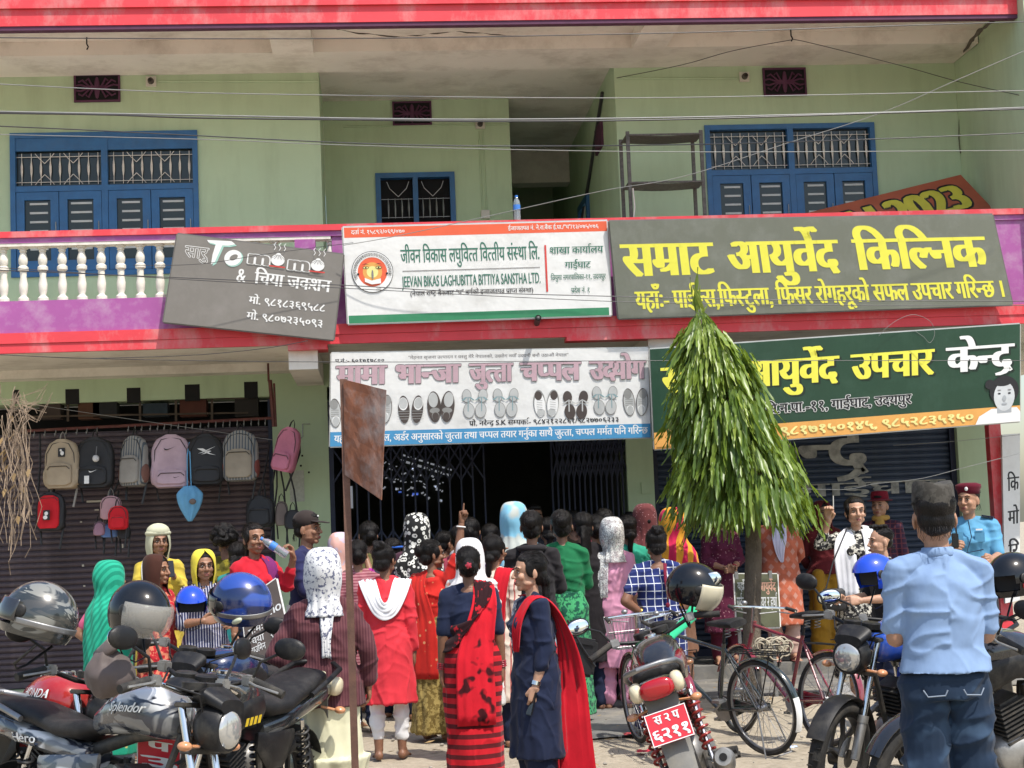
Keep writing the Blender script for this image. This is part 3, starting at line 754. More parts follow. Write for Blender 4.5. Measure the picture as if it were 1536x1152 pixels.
# chalk marks and paper bits on the dark shutter
b_ = MB()
for px, py, w_, h_ in ((130, 754, 22, 3), (142, 766, 6, 2), (120, 784, 3, 2), (183, 822, 2, 6), (123, 850, 3, 3), (146, 848, 3, 2), (125, 880, 3, 2)):
    p = P(px, py, SY); b_.bx(p.x, p.x + w_ / 139, SY - .004, SY - .001, p.z, p.z + h_ / 139)
part(b_, 'paper_remnant', M('old_paper', (.5, .48, .42), .9))
# notices on the left pillar
b_ = MB(); p = P(434, 706, YW); q = P(457, 752, YW); b_.bx(p.x, q.x, YW - .004, YW, q.z, p.z); part(b_, 'pasted_notice', M('old_notice', (.42, .45, .40), .9, var=.15, scale=30))
for px, py in ((450, 700), (462, 710), (452, 685)):
    p = P(px, py, YW); boxp('nail_mark', BLACK, p.x, p.x + .02, YW - .003, YW, p.z, p.z + .02)
b_ = MB(); b_.tube([P(465, 636, YW - .02), P(454, 636, YW - .02), P(454, 655, YW - .02), P(447, 660, YW - .02)], .006, 5); part(b_, 'wall_wire', STEEL)
p = P(970, 732, YW); boxp('switch_box', GREEN, p.x - .06, p.x + .06, YW - .02, YW, p.z - .06, p.z + .06)
# middle room behind the folding gates
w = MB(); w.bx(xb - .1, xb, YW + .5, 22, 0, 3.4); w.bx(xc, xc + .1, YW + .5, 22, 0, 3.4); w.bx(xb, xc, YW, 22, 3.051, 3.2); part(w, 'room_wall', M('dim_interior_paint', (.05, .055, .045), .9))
boxp('room_floor', GREYG, xb, xc, YW + .4, 22, 0, PL)
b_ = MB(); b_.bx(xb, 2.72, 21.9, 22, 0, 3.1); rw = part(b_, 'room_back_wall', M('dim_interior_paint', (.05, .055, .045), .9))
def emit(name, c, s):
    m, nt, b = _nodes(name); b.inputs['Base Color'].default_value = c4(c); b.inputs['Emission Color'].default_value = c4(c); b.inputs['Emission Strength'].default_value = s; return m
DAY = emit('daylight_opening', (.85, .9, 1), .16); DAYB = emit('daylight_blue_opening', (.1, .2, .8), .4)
b_ = MB(); rr = random.Random(4)
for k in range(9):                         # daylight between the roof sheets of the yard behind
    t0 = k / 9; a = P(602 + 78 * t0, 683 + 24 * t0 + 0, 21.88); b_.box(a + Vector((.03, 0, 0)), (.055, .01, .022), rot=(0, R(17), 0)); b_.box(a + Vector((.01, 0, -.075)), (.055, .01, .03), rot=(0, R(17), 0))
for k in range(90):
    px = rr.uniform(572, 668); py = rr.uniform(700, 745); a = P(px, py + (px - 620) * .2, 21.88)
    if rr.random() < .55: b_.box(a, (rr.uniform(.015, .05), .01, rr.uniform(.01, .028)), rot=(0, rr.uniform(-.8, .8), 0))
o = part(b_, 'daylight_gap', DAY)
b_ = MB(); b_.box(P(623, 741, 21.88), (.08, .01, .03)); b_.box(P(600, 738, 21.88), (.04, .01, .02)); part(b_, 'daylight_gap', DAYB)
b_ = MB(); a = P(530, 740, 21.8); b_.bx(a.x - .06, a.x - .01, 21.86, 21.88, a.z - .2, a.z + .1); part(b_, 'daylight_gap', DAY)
# collapsible gates
def gate(x0, x1, n, name, lab):
    gt = MB(); gt.bx(x0, x1, YW + .04, YW + .10, 2.93, 3.0); gt.bx(x0, x1, YW + .04, YW + .10, PL, PL + .03); G = part(gt, name, GATEB)
    dx = (x1 - x0) / n; b_ = MB(); b_.bx(-.009, .009, -.02, .02, 0, 2.76); v0 = b_.build('gate_bar', GATEB, G); base = (x0, .07, PL + .04)
    v0.location = base
    for i in range(1, n + 1): instance(v0, 'gate_bar', G, (x0 + dx * i, .07, PL + .04))
    b_ = MB(); k = 0; L = 2 * dx; zz = math.sqrt(max(.46 ** 2 - L * L, .02))
    b_.box((0, 0, 0), (.018, .006, math.hypot(L, zz) + .03), rot=(0, math.atan2(L, zz), 0)); d1 = b_.build('gate_diagonal', GATEB, G)
    b_ = MB(); b_.box((0, 0, 0), (.018, .006, math.hypot(L, zz) + .03), rot=(0, -math.atan2(L, zz), 0)); d2 = b_.build('gate_diagonal', GATEB, G); f1 = True
    for zc in (.55, 1.45, 2.35):
        for i in range(0, n - 1):
            for s in (0, 1):
                q = (x0 + dx * (i + 1), .04 + .012 * s, zc + (zz * 0))
                src = (d1, d2)[s]
                if f1: d1.location = (x0 + dx, .04, zc); d2.location = (x0 + dx, .052, zc); f1 = False
                elif i > 0 or zc > .6: instance(src, 'gate_diagonal', G, q)
gate(PX(500, YW, 2), PX(728, YW, 2), 13, 'folding_gate', ''); gate(PX(830, YW, 2), PX(944, YW, 2), 14, 'folding_gate', '')
boxp('gate_track', GATEB, xb, xc, YW + .02, YW + .12, 3.0, 3.048); boxp('gate_jamb', GATEB, xb, xb + .05, YW + .01, YW + .13, PL, 3.0)
# far right: red steel frame and white vertical board
RX = PX(1487, 16.6, 1.5)
b_ = MB(); b_.bx(RX, RX + .13, 16.5, 16.62, PL, 3.4); part(b_, 'red_post', RED)

# ------------------------------------------------------------------ signs
WH = M('sign_white', (.74, .74, .72), .5, var=.03, scale=.4, bump=.35, bdist=.03, dirt=(.5, .49, .45), dscale=2.5, damt=.5)
GRG = M('sign_grey_green', (.155, .165, .13), .45, var=.08, scale=.4, bump=.3, bdist=.03, dirt=(.24, .25, .22), dscale=3, damt=.6, stretch=(1, 1, .3))
GRY = M('sign_warm_grey', (.20, .185, .165), .5, var=.06, scale=2, bump=.1, dirt=(.28, .26, .24), dscale=3, damt=.5, stretch=(1, 1, .25))
DGR = M('sign_dark_green', (.012, .05, .026), .4, var=.15, scale=.4, bump=.3, bdist=.03, dirt=(.03, .08, .05), dscale=3, damt=.6, stretch=(1, 1, .3))
YEL = M('lettering_yellow', (.78, .74, .08), .5, var=.04, bump=0); WHL = M('lettering_white', (.80, .80, .78), .5, var=.03, bump=0)
GRL = M('lettering_green', (.04, .16, .11), .5, var=.05, bump=0); ORG = M('sign_orange', (.74, .12, .05), .5, var=.04, bump=0)
SGR = M('sign_green_band', (.03, .22, .10), .5, var=.08, bump=0, dirt=(.08, .25, .14), dscale=5); SBL = M('sign_blue_band', (.06, .27, .50), .5, var=.06, bump=0)
BLK = M('lettering_black', (.015, .015, .018), .5, bump=0); PNK = M('lettering_mauve', (.50, .34, .38), .5, var=.08, bump=0); GYL = M('lettering_grey', (.22, .21, .21), .5, bump=0)
AMB = M('sign_amber', (.72, .36, .09), .5, var=.06, bump=0); PYL = M('lettering_pale_yellow', (.80, .74, .28), .5, bump=0); DGL = M('lettering_shadow_green', (.006, .02, .012), .6, bump=0)
REDL = M('lettering_red', (.60, .06, .05), .5, bump=0); MINT = M('lettering_mint', (.35, .58, .5), .5, bump=0)
FR = M('sign_frame', (.5, .5, .48), .4, .6, bump=0)
def sg(tl, tr, br, bl, Yt, Yb, *a, **k): return Sign(P(*tl, Yt), P(*tr, Yt), P(*br, Yb), P(*bl, Yb), *a, **k)
# bank sign
S = sg((514, 341), (911, 331), (917, 473), (522, 486), 15.22, 15.30, 'bank_sign', 'white bank sign with orange top band and round emblem between two grey signs', WH, frame=FR, cat='sign')
S.rect(.004, .89, .997, .996, ORG); S.rect(.004, .004, .992, .085, SGR)
S.text('दर्ता नं. १५८९२/०६९/०७०', .03, .23, .925, .965, WHL, .015); S.text('ईजाजतपत्र नं. ने.रा.बैंक ई.प्रा./"घ"/१३/०७५/०७६', .62, .965, .925, .965, WHL, .015)
S.text('जीवन विकास लघुवित्त वित्तीय संस्था लि.', .21, .735, .615, .75, GRL, .018)
S.rect(.215, .525, .735, .533, GYL, 'rule_line'); S.text('JEEVAN BIKAS LAGHUBITTA BITTIYA SANSTHA LTD.', .21, .735, .365, .475, GRL, .018)
S.text('(नेपाल राष्ट्र बैंकबाट "घ" बर्गको इजाजतपत्र प्राप्त संस्था)', .24, .705, .27, .315, BLK, .01)
S.rect(.755, .27, .762, .76, REDL, 'rule_line'); S.text('शाखा कार्यालय', .775, .98, .665, .735, GRL, .016); S.text('गाईघाट', .83, .93, .51, .575, GRL, .016)
S.text('त्रियुगा नगरपालिका-११, उदयपुर', .775, .985, .39, .44, GRL, .01); S.text('प्रदेश नं. १', .85, .92, .25, .30, GRL, .012)
cu, cv = .102, .53
S.disc(cu, cv, .215, BLK); S.disc(cu, cv, .209, WHL); S.disc(cu, cv, .152, ORG); S.disc(cu, cv, .10, AMB); S.disc(cu, cv, .06, PYL)
for s in (-1, 1):
    S.disc(cu + s * .024, cv + .045, .032, BLK, ry=.014); S.disc(cu + s * .024, cv + .045, .026, PYL, ry=.009); S.disc(cu + s * .024, cv + .045, .008, BLK)
    S.poly([(cu + s * .010, cv + .075), (cu + s * .024, cv + .088), (cu + s * .040, cv + .075), (cu + s * .024, cv + .082)], BLK)
    S.disc(cu + s * .054, cv - .02, .012, BLK)
S.disc(cu, cv - .03, .010, GYL, ry=.05); S.poly([(cu - .03, cv - .06), (cu - .005, cv - .09), (cu + .03, cv - .07), (cu + .03, cv - .12), (cu - .005, cv - .13), (cu - .03, cv - .10)], WHL)
for k in range(26):                                   # ring lettering as short strokes of glyphs
    a = math.radians(200 - k * 8.4); g = 'जीवनविकासलघुवित्तवित्तीयसंस्था'[k % 26]; rad = .18; kk = S.H / S.W
    if g in MAT_ or g == '्': g = 'व'
    v, f, ad = glyph(g); sc = .05; ca, sa = math.cos(a), math.sin(a)
    pts = []
    for q in v:
        lx, ly = (q[0] - .3) * sc, (q[1] - .3) * sc; X = ca * rad + sa * lx + ca * ly; Y_ = sa * rad - ca * lx + sa * ly; pts.append((cu + X * kk, cv + Y_))
    S.put(pts, f, BLK, 'ring_lettering', h=.0165)
S.text('२०६९', cu + .012, cu + .03, cv - .195, cv - .165, BLK)
# momo sign
S = sg((266, 351), (515, 382), (500, 510), (245, 483), 15.2, 15.27, 'cafe_sign', 'grey tilted momo cafe sign hanging crooked in front of white balusters', GRY, frame=M('sign_dark_edge', (.14, .13, .12), .5))
S.text('सारु', .06, .20, .76, .88, GRY, .0, outline=WHL, ow=.03); 
S.poly([(.19, .965), (.335, .985), (.36, .95), (.32, .925), (.285, .92), (.255, .72), (.235, .69), (.235, .80), (.245, .925), (.20, .935)], MINT)
S.poly([(.18, .975), (.325, 1.0 - .005), (.35, .965), (.31, .94), (.275, .935), (.245, .735), (.225, .705), (.225, .815), (.235, .94), (.19, .95)], WHL)
S.disc(.355, .80, .105, MINT, ry=.09, rot=.5); S.disc(.348, .81, .1, WHL, ry=.088, rot=.5); S.disc(.352, .815, .05, GRY, ry=.03, rot=.6)
for k, u in enumerate((.44, .68)): S.text('m', u, u + .125, .77 - .015 * k, .93 - .012 * k, GRY, .05, outline=WHL, ow=.05)
for u, v in ((.615, .845), (.855, .84)):
    S.disc(u, v, .078, WHL, ry=.065); S.disc(u, v + .055, .03, WHL, ry=.028); S.poly([(u - .05, v - .068), (u + .05, v - .068), (u + .045, v - .083), (u - .045, v - .083)], REDL)
    for s in (-2, -1, 0, 1, 2):
        vv, ff = stroke([(u + s * .004, v + .06), (u + s * .012, v + .035), (u + s * .022, v + .01)], .003); S.put(vv, ff, GYL, 'dumpling_pleat')
    for s in (-1, 0, 1):
        vv, ff = stroke([(u + s * .03, v + .11), (u + s * .03 + .008, v + .14), (u + s * .03 - .004, v + .17), (u + s * .03 + .006, v + .2)], .004); S.put(vv, ff, WHL, 'steam_line')
S.layer = 3; S.text('&', .385, .44, .55, .70, WHL, .02); S.text('चिया जक्शन', .49, .95, .545, .68, WHL, .035); S.text('मो. ९८१८३६९५८८', .475, .93, .315, .395, WHL, .03); S.text('मो. ९८०७२३५०९३', .475, .925, .135, .215, WHL, .03)
# grey green clinic sign
S = sg((914, 332), (1489, 322), (1519, 457), (928, 478), 15.16, 15.28, 'clinic_sign', 'long grey green clinic sign with big yellow lettering on the balcony', GRG, frame=M('sign_dark_edge', (.14, .13, .12), .5))
S.text('सम्राट', .02, .258, .43, .76, YEL, .055); S.text('आयुर्वेद', .29, .58, .43, .76, YEL, .055); S.text('किल्निक', .615, .965, .43, .76, YEL, .055)
S.text('यहाँः- पाईल्स,फिस्टुला, फिसर रोगहरूको सफल उपचार गरिन्छ ।', .045, .985, .09, .27, YEL, .045)
# shoe sign
S = sg((497, 530), (972, 522), (976, 656), (495, 670), 15.42, 15.5, 'shoe_shop_sign', 'white shoe shop sign with mauve heading and printed shoes above folding gate', WH, frame=FR)
S.rect(.0, .0, 1, .155, SBL); S.text('यहाँ जुत्ता, चप्पल, अर्डर अनुसारको जुत्ता तथा चप्पल तयार गर्नुका साथै जुत्ता, चप्पल मर्मत पनि गरिन्छ', .012, .992, .045, .115, WHL, .025)
S.text('प.नं.:- ६०१७१७८००', .012, .165, .90, .935, BLK, .02); S.text('"मेहनत सृजना उत्पादन र वस्तु मेरै नेपालको, उद्योग नयाँ उद्यमी बनौं उठाऔं नेपाल"', .24, .745, .925, .955, GYL, .005)
for t_, a, c in (('मामा', .015, .175), ('भान्जा', .20, .405), ('जुत्ता', .43, .57), ('चप्पल', .59, .785), ('उद्योग', .81, .992)): S.text(t_, a, c, .66, .86, PNK, .055, outline=GYL, ow=.022)
S.layer = 6; S.text('प्रो. नरेन्द्र S.K सम्पर्कः- ९८४२१२२८६१/९८२७७०६२३३', .43, .90, .185, .235, BLK, .02)
def shoe(u, v, kind, sc=1.):
    dk = M('print_dark_brown', (.07, .055, .05), .4, bump=0); md = M('print_mid_grey', (.26, .26, .25), .4, bump=0); lt = M('print_light_grey', (.46, .47, .46), .4, bump=0); tl = M('print_teal_grey', (.22, .33, .35), .4, bump=0)
    k = S.H / S.W; S.layer = 12
    for s, du in ((0, -.021), (1, .021)):
        uu = u + du * sc; tilt = (.10 if s else -.10)
        def D(du_, dv_, r, ry, mat): S.disc(uu + du_ * sc + tilt * k * dv_ * 1.5, v + dv_ * sc, r * sc, mat, ry=ry * sc, rot=-tilt * .8)
        if kind == 'slipper':
            D(0, .10, .052, .075, md); D(0, -.06, .062, .085, md); D(0, .10, .046, .068, lt); D(0, -.06, .056, .078, lt); 
            vv, ff = stroke([(uu - .018, v + .05), (uu - .006, v + .085), (uu + .006, v + .085), (uu + .018, v + .05)], .007); S.put(vv, ff, tl, 'printed_strap'); vv, ff = stroke([(uu, v + .08), (uu, v - .07)], .003); S.put(vv, ff, tl, 'printed_strap')
        elif kind == 'darkslipper':
            D(0, .10, .05, .07, dk); D(0, -.06, .06, .085, dk); vv, ff = stroke([(uu - .018, v + .03), (uu, v + .07), (uu + .018, v + .03)], .009); S.put(vv, ff, lt, 'printed_strap'); vv, ff = stroke([(uu, v + .06), (uu, v - .06)], .004); S.put(vv, ff, lt, 'printed_strap')
        elif kind == 'loafer':
            D(0, 0, .075, .17, dk); D(0, .075, .052, .082, lt); D(0, -.04, .055, .03, md); D(0, -.1, .04, .05, md); D(0, -.105, .036, .044, dk)
        elif kind == 'sandal':
            D(0, 0, .062, .15, dk); D(0, .06, .05, .07, WHL); D(0, .065, .045, .06, lt)
            for q in range(4):
                vv, ff = stroke([(uu - .02, v - .02 - q * .028), (uu + .02, v - .02 - q * .028)], .0035); S.put(vv, ff, lt, 'printed_strap')
        elif kind == 'sneaker':
            D(0, 0, .066, .15, md); D(0, -.02, .06, .13, WHL); D(0, .085, .04, .05, dk); D(.0, -.1, .045, .04, lt)
            for q in range(5):
                vv, ff = stroke([(uu - .009, v + .04 - q * .025), (uu + .009, v + .03 - q * .025)], .003); S.put(vv, ff, GYL, 'printed_lace')
        else:
            D(0, 0, .066, .155, dk); D(0, -.005, .06, .145, lt); D(0, .09, .045, .055, md); D(0, -.08, .04, .05, WHL); D(0, -.085, .035, .042, lt)
            for q in range(4):
                vv, ff = stroke([(uu - .012, v + .03 - q * .022), (uu + .012, v + .03 - q * .022)], .003); S.put(vv, ff, dk, 'printed_lace')
for u, v, kd in ((.035, .36, 'lace'), (.15, .39, 'lace'), (.248, .38, 'sandal'), (.342, .40, 'loafer'), (.448, .41, 'slipper'), (.545, .41, 'slipper'), (.672, .41, 'sneaker'), (.765, .37, 'darkslipper'), (.858, .41, 'slipper'), (.955, .40, 'lace')): shoe(u, v, kd)
# treatment centre sign
S = sg((975, 524), (1530, 486), (1530, 632), (982, 674), 15.32, 15.4, 'treatment_centre_sign', 'dark green treatment centre sign with orange strip above the blue shutter', DGR, frame=FR)
S.rect(.0, .0, 1, .165, AMB)
for t_, a, c, mm in (('सम्राट', .025, .225, YEL), ('आयुर्वेद', .245, .505, YEL), ('उपचार', .535, .765, YEL), ('केन्द्र', .795, .985, WHL)):
    S.text(t_, a + .006, c + .006, .535, .79, DGL, .06); S.text(t_, a, c, .55, .805, mm, .055)
S.text('त्रि.न.पा.-११, गाईघाट, उदयपुर', .30, .70, .27, .36, BLK, .03, outline=WHL, ow=.05)
S.text('९८१७१५०१४५, ९८५२८३५१५०', .34, .87, .045, .125, PYL, .045)
SKP = M('print_skin', (.46, .30, .2), .6, bump=0); GP = M('print_pale_grey', (.55, .57, .58), .6, bump=0); GP2 = M('print_grey', (.36, .38, .40), .6, bump=0)
def P_(pts, mat): S.poly(pts, mat)
P_([(.005, .02), (.018, .13), (.045, .22), (.075, .23), (.10, .16), (.115, .02)], AMB); S.disc(.078, .325, .075, BLK, ry=.10); S.disc(.082, .31, .045, SKP, ry=.075); S.disc(.085, .23, .055, BLK, ry=.085); P_([(.055, .05), (.07, .13), (.10, .10), (.115, .16), (.125, .15), (.12, .05), (.09, .03)], SKP)
P_([(.875, .0), (.885, .08), (.92, .15), (.99, .15), (1., .1), (1., .0)], WHL); S.disc(.955, .33, .155, BLK, ry=.15); P_([(.935, .1), (.935, .2), (.975, .2), (.975, .1)], GP2); S.disc(.955, .27, .11, GP, ry=.15); S.disc(.915, .40, .05, BLK, ry=.05); S.disc(.95, .42, .1, BLK, ry=.045)
for s in (-1, 1): S.disc(.955 + s * .014, .30, .016, BLK, ry=.009); S.disc(.955 + s * .014, .335, .02, GYL, ry=.006)
S.disc(.955, .25, .02, GP2, ry=.03); S.disc(.955, .195, .03, GP2, ry=.01)
# 2023 board leaning in the balcony corner
S = sg((1200, 322), (1441, 262), (1510, 335), (1260, 400), 16.75, 16.3, 'calendar_board', 'orange board reading 2023 in yellow leaning behind the balcony rail at right', M('board_rust_orange', (.36, .085, .04), .5, var=.1), cat='sign')
S.rect(.0, .12, 1, .20, WHL); S.rect(.0, .02, 1, .07, WHL); S.text('N 2023', .22, .93, .42, .86, M('lettering_olive_yellow', (.55, .5, .05), .5, bump=0), .07, outline=BLK, ow=.05)
# small board behind the tree, dark board behind the blue-patterned helmet
S = sg((1102, 861), (1166, 861), (1170, 940), (1106, 942), 14.4, 14.3, 'small_notice_board', 'small olive notice board standing behind the tree trunk', M('board_olive', (.075, .08, .04), .6, var=.2), frame=WH)
S.text('यहाँ', .05, .22, .70, .84, GP, .02); S.text('आयुर्वेद', .55, .95, .68, .84, M('lettering_salmon', (.55, .3, .22), .6), .03); S.text('पाईल्स', .02, .25, .36, .56, GP, .02); S.text('पायर र हर्षा', .5, .97, .36, .56, GP, .02)
b_ = MB(); q = S.pt(.1, 0); q2 = S.pt(.9, 0)
for z_ in (q, q2): b_.bx(z_.x - .015, z_.x + .015, z_.y + .09, z_.y + .12, 0, z_.z + .5)
b_.build('board_leg', STEEL, S.o, world=True)
S = sg((362, 905), (414, 868), (440, 985), (374, 1010), 12.6, 12.5, 'menu_board', 'dark brown menu board with white writing behind the blue patterned helmet', M('board_brown', (.065, .05, .045), .6, var=.2), frame=WH)
S.text('To', .30, .62, .76, .93, GP, .02); S.text('mo', .6, .98, .62, .74, GP, .02)
for k, (a, t_) in enumerate(((.50, 'मःमः'), (.36, 'चिया'), (.24, 'चाउमिन'))): S.text(t_, .08, .45, a, a + .08, GP, .01); S.text('१००', .6, .85, a - .02, a + .05, GP, .01)
b_ = MB(); q = S.pt(.1, 0); q2 = S.pt(.9, 0)
for z_ in (q, q2): b_.bx(z_.x - .015, z_.x + .015, z_.y + .09, z_.y + .12, 0, z_.z + .4)
b_.build('board_leg', STEEL, S.o, world=True)
# white vertical board at the right edge
S = Sign(P(1503, 652, 16.4), P(1530, 650, 16.4), P(1530, 900, 16.4), P(1508, 905, 16.4), 'vertical_sign', 'narrow white vertical sign with black characters beside the red post', WH)
for k, t_ in enumerate('किमोरिप'): pass
for k, t_ in enumerate(('कि', 'मो', 'रि', 'प')): S.text(t_, .25, .95, .66 - k * .2, .74 - k * .2, BLK, .03)
# rusty sheet sign on its brown post
th_ = thing('rusty_sign_post', 'rusty blank metal sign on a brown post standing before the crowd', 'sign post', PG(516, 1290, 0))
Yp = th_.location.y; a = P(515, 569, Yp); q = P(516, 1133, Yp); w_ = .018
b_ = MB(); b_.bx(a.x - w_, a.x + w_, Yp - w_, Yp + w_, -.3, a.z); b_.build('post', RUSTD, th_, world=True)
b_ = MB(); tl, tr, br, bl = P(515, 569, Yp - .03), P(579, 585, Yp - .25), P(572, 750, Yp - .25), P(517, 712, Yp - .03); rows = []
for i in range(9):
    r_ = []
    for j in range(13):
        p = tl.lerp(tr, i / 8).lerp(bl.lerp(br, i / 8), j / 12); r_.append(p + Vector((0, .008 * noise.noise((i * .6, j * .5, 2)), 0)))
    rows.append(r_)
b_.grid(rows, th=.004); b_.build('plate', RUST, th_, world=True)

# ------------------------------------------------------------------ people
SKINS = {}
def skin(k):
    cols = {0: (.20, .095, .055), 1: (.27, .135, .08), 2: (.37, .20, .125), 3: (.44, .25, .165)}
    if k not in SKINS:
        c = cols[k]; m, nt, b = _nodes('skin_%d' % k)
        r = ramp(nt, [(.3, tuple(x * .85 for x in c)), (.7, tuple(x * 1.1 for x in c))], noi(nt, coords(nt), 30, 4)).outputs[0]
        nt.links.new(r, b.inputs['Base Color']); b.inputs['Roughness'].default_value = .5; b.inputs['Specular IOR Level'].default_value = .4
        b.inputs['Subsurface Weight'].default_value = .08; b.inputs['Subsurface Radius'].default_value = (.01, .004, .002); b.inputs['Subsurface Scale'].default_value = .5
        bumpn(nt, b, noi(nt, coords(nt), 240, 3), .12, .003); SKINS[k] = m
    return SKINS[k]
HAIRM = M('black_hair', (.007, .0055, .005), .36, var=.5, scale=34, bump=.8, bdist=.008, stretch=(1, 1, .1), spec=.22)
LIPM = M('lip', (.24, .07, .06), .45, bump=0); EYEW = M('eye_white', (.30, .26, .23), .3, bump=0); EYED = M('eye_dark', (.01, .008, .008), .2, bump=0); BROW = M('eyebrow', (.02, .015, .012), .8, bump=0)
# --- base head (centre of the skull at the origin, face towards -y)
def base_head(male=False):
    b = MB(); j = 1.12 if male else 1.
    b.ell((0, .014, .032), (.075, .094, .088), 24, 16); b.ell((0, -.016, -.03), (.060 * j, .068, .082), 20, 14); b.ell((0, -.062, -.09), (.024 * j, .02, .018))
    b.cap((0, -.084, .018), (0, -.104, -.022), .009, .0125); b.ell((-.012, -.092, -.026), (.010, .010, .008)); b.ell((.012, -.092, -.026), (.010, .010, .008))
    b.ell((0, -.071, .032), (.05, .016, .012)); 
    for s in (-1, 1):
        b.ell((s * .037, -.062, -.022), (.023, .022, .022)); b.ell((s * .045, -.02, -.062), (.018 * j, .035, .018), rot=(0, 0, 0))
        b.ell((s * .077, .012, -.006), (.008, .018, .031), rot=(.15, 0, s * -.35)); b.ell((s * .076, .008, -.03), (.006, .009, .011))
    b.ell((0, -.082, -.054), (.024, .012, .0075)); b.ell((0, -.080, -.066), (.02, .013, .008)); b.ell((0, -.075, -.06), (.028, .014, .016))
    return remesh(b, .0045, 3)
HEADS = {False: base_head(), True: base_head(True)}
def face_bits():
    b = MB()
    for s in (-1, 1):
        b.ell((s * .031, -.0775, .007), (.0125, .007, .0042), 10, 6, mi=1); b.ell((s * .031, -.083, .007), (.0058, .003, .0046), 8, 5, mi=2)
        b.tube([(s * .017, -.0835, .0165), (s * .031, -.0845, .019), (s * .045, -.078, .0135)], .0026, 5, mi=2)
        b.tube([(s * .014, -.087, .032), (s * .032, -.086, .038), (s * .051, -.073, .031)], [.0032, .0042, .002], 5, mi=4)
        b.ell((s * .0065, -.1045, -.031), (.0035, .003, .002), 6, 4, mi=2)
    b.ell((0, -.0925, -.0545), (.021, .0045, .0045), 12, 6, mi=3); b.ell((0, -.091, -.065), (.018, .0055, .0055), 12, 6, mi=3); b.box((0, -.0935, -.0595), (.034, .003, .0012), mi=2)
    return b
FACE = face_bits()
def base_hair(st):
    b = MB(); rnd = random.Random(hash(st) % 99 if False else len(st) * 7)
    if st == 'short':
        b.ell((0, .028, .05), (.082, .092, .080), 24, 16); b.ell((0, .052, -.005), (.074, .058, .062), 20, 12); b.ell((0, -.035, .095), (.06, .045, .03))
    elif st == 'frizz':
        for k in range(70):
            a = rnd.uniform(0, 6.28); e = rnd.uniform(-.5, 1.5); r = .09
            p = (math.cos(a) * math.cos(e) * r, .05 + math.sin(a) * math.cos(e) * r, .035 + math.sin(e) * r * 1.05)
            if p[1] > -.035 or p[2] > .1: b.ell(p, (.03, .03, .03), 8, 6)
        b.ell((0, .04, .045), (.09, .095, .09))
    elif st == 'boy':
        b.ell((0, .028, .058), (.079, .09, .072), 24, 16); b.ell((0, .055, .0), (.068, .052, .05), 20, 12)
        for k in range(26): b.ell((rnd.uniform(-.05, .05), rnd.uniform(-.06, .05), .118 + rnd.uniform(0, .02)), (.012, .02, .014), 6, 5)
    else:
        b.ell((0, .026, .042), (.083, .094, .086), 26, 18); b.ell((0, .056, -.018), (.070, .058, .070), 22, 14)
        b.ell((0, -.022, .078), (.061, .044, .035), 16, 10)
        for s in (-1, 1): b.ell((s * .068, .0, .02), (.016, .045, .05), 12, 8)
        if st == 'bun':
            for k in range(9): a = k / 9 * 6.28; b.ell((math.cos(a) * .022, .115, -.005 + math.sin(a) * .022), (.022, .026, .022), 10, 8)
            b.ell((0, .125, -.005), (.028, .026, .028))
        elif st == 'highbun':
            b.ell((0, .08, .105), (.05, .045, .042))
            for k in range(14): a = k * 2.4; b.ell((math.cos(a) * .034, .08 + math.sin(a) * .03, .11 + .02 * math.sin(k)), (.02, .02, .02), 8, 6)
        elif st == 'midbun':
            b.ell((0, .118, .035), (.046, .036, .046))
            for k in range(12): a = k * 1.9; b.ell((math.cos(a) * .03, .128, .035 + math.sin(a) * .03), (.018, .018, .018), 8, 6)
        elif st == 'long':
            b.tube([(0, .085, .0), (0, .105, -.09), (0, .11, -.2), (0, .10, -.34), (0, .09, -.42)], [.06, .068, .07, .05, .015], 16, flat=.42)
        elif st == 'braid':
            for k in range(11): b.ell(((-1) ** k * .008, .10 + .012 * math.sin(k * .4), -.05 - k * .034), (.024, .02, .028), 10, 8)
        elif st == 'lowknot':
            b.ell((0, .10, -.06), (.042, .034, .04)); b.tube([(0, .1, -.08), (.01, .1, -.16), (0, .09, -.22)], [.03, .022, .008], 10)
    co, fs, nr = remesh(b, .005 if st != 'frizz' else .006, 1)
    out = []
    for p, n_ in zip(co, nr):
        q = Vector((p[0] * 34, p[1] * 10, p[2] * 14)) if st != 'frizz' else Vector(p) * 40
        d = noise.noise(q) * (.0035 if st != 'frizz' else .008) + noise.noise(Vector(p) * 18) * .004; out.append((p[0] + n_[0] * d, p[1] + n_[1] * d, p[2] + n_[2] * d))
    sb = MB()
    for k in range(0 if st == 'frizz' else 110):
        a = rnd.uniform(-1.5, 1.5); t0 = rnd.uniform(-.9, .6); L = rnd.uniform(.3, 1.1); off = rnd.uniform(1.0, 1.035); pt = []
        for i in range(8):
            t = t0 + L * i / 7; x = math.sin(a) * .083 * off; c_ = math.cos(a) * off; wv = 1 + .03 * math.sin(i * 1.1 + k) * (i / 7)
            pt.append((x * wv, .026 + math.sin(t) * .097 * math.sqrt(max(.05, c_)) * wv, .042 + math.cos(t) * .088 * max(.25, c_) * wv))
        sb.tube(pt, [.0004] + [rnd.uniform(.0007, .0016)] * 6 + [.0003], 4)
    for k in range(26):
        a = rnd.uniform(-1.2, 1.2); p0 = Vector((math.sin(a) * .075, .03 + abs(math.cos(a)) * .085, -.03)); sb.tube([p0, p0 + Vector((rnd.uniform(-.008, .008), .006, -.03)), p0 + Vector((rnd.uniform(-.02, .02), .0, -.055))], [.0012, .0008, .0003], 4)
    o_ = len(out); out += sb.v; fs = fs + [tuple(i + o_ for i in f) for f in sb.f]
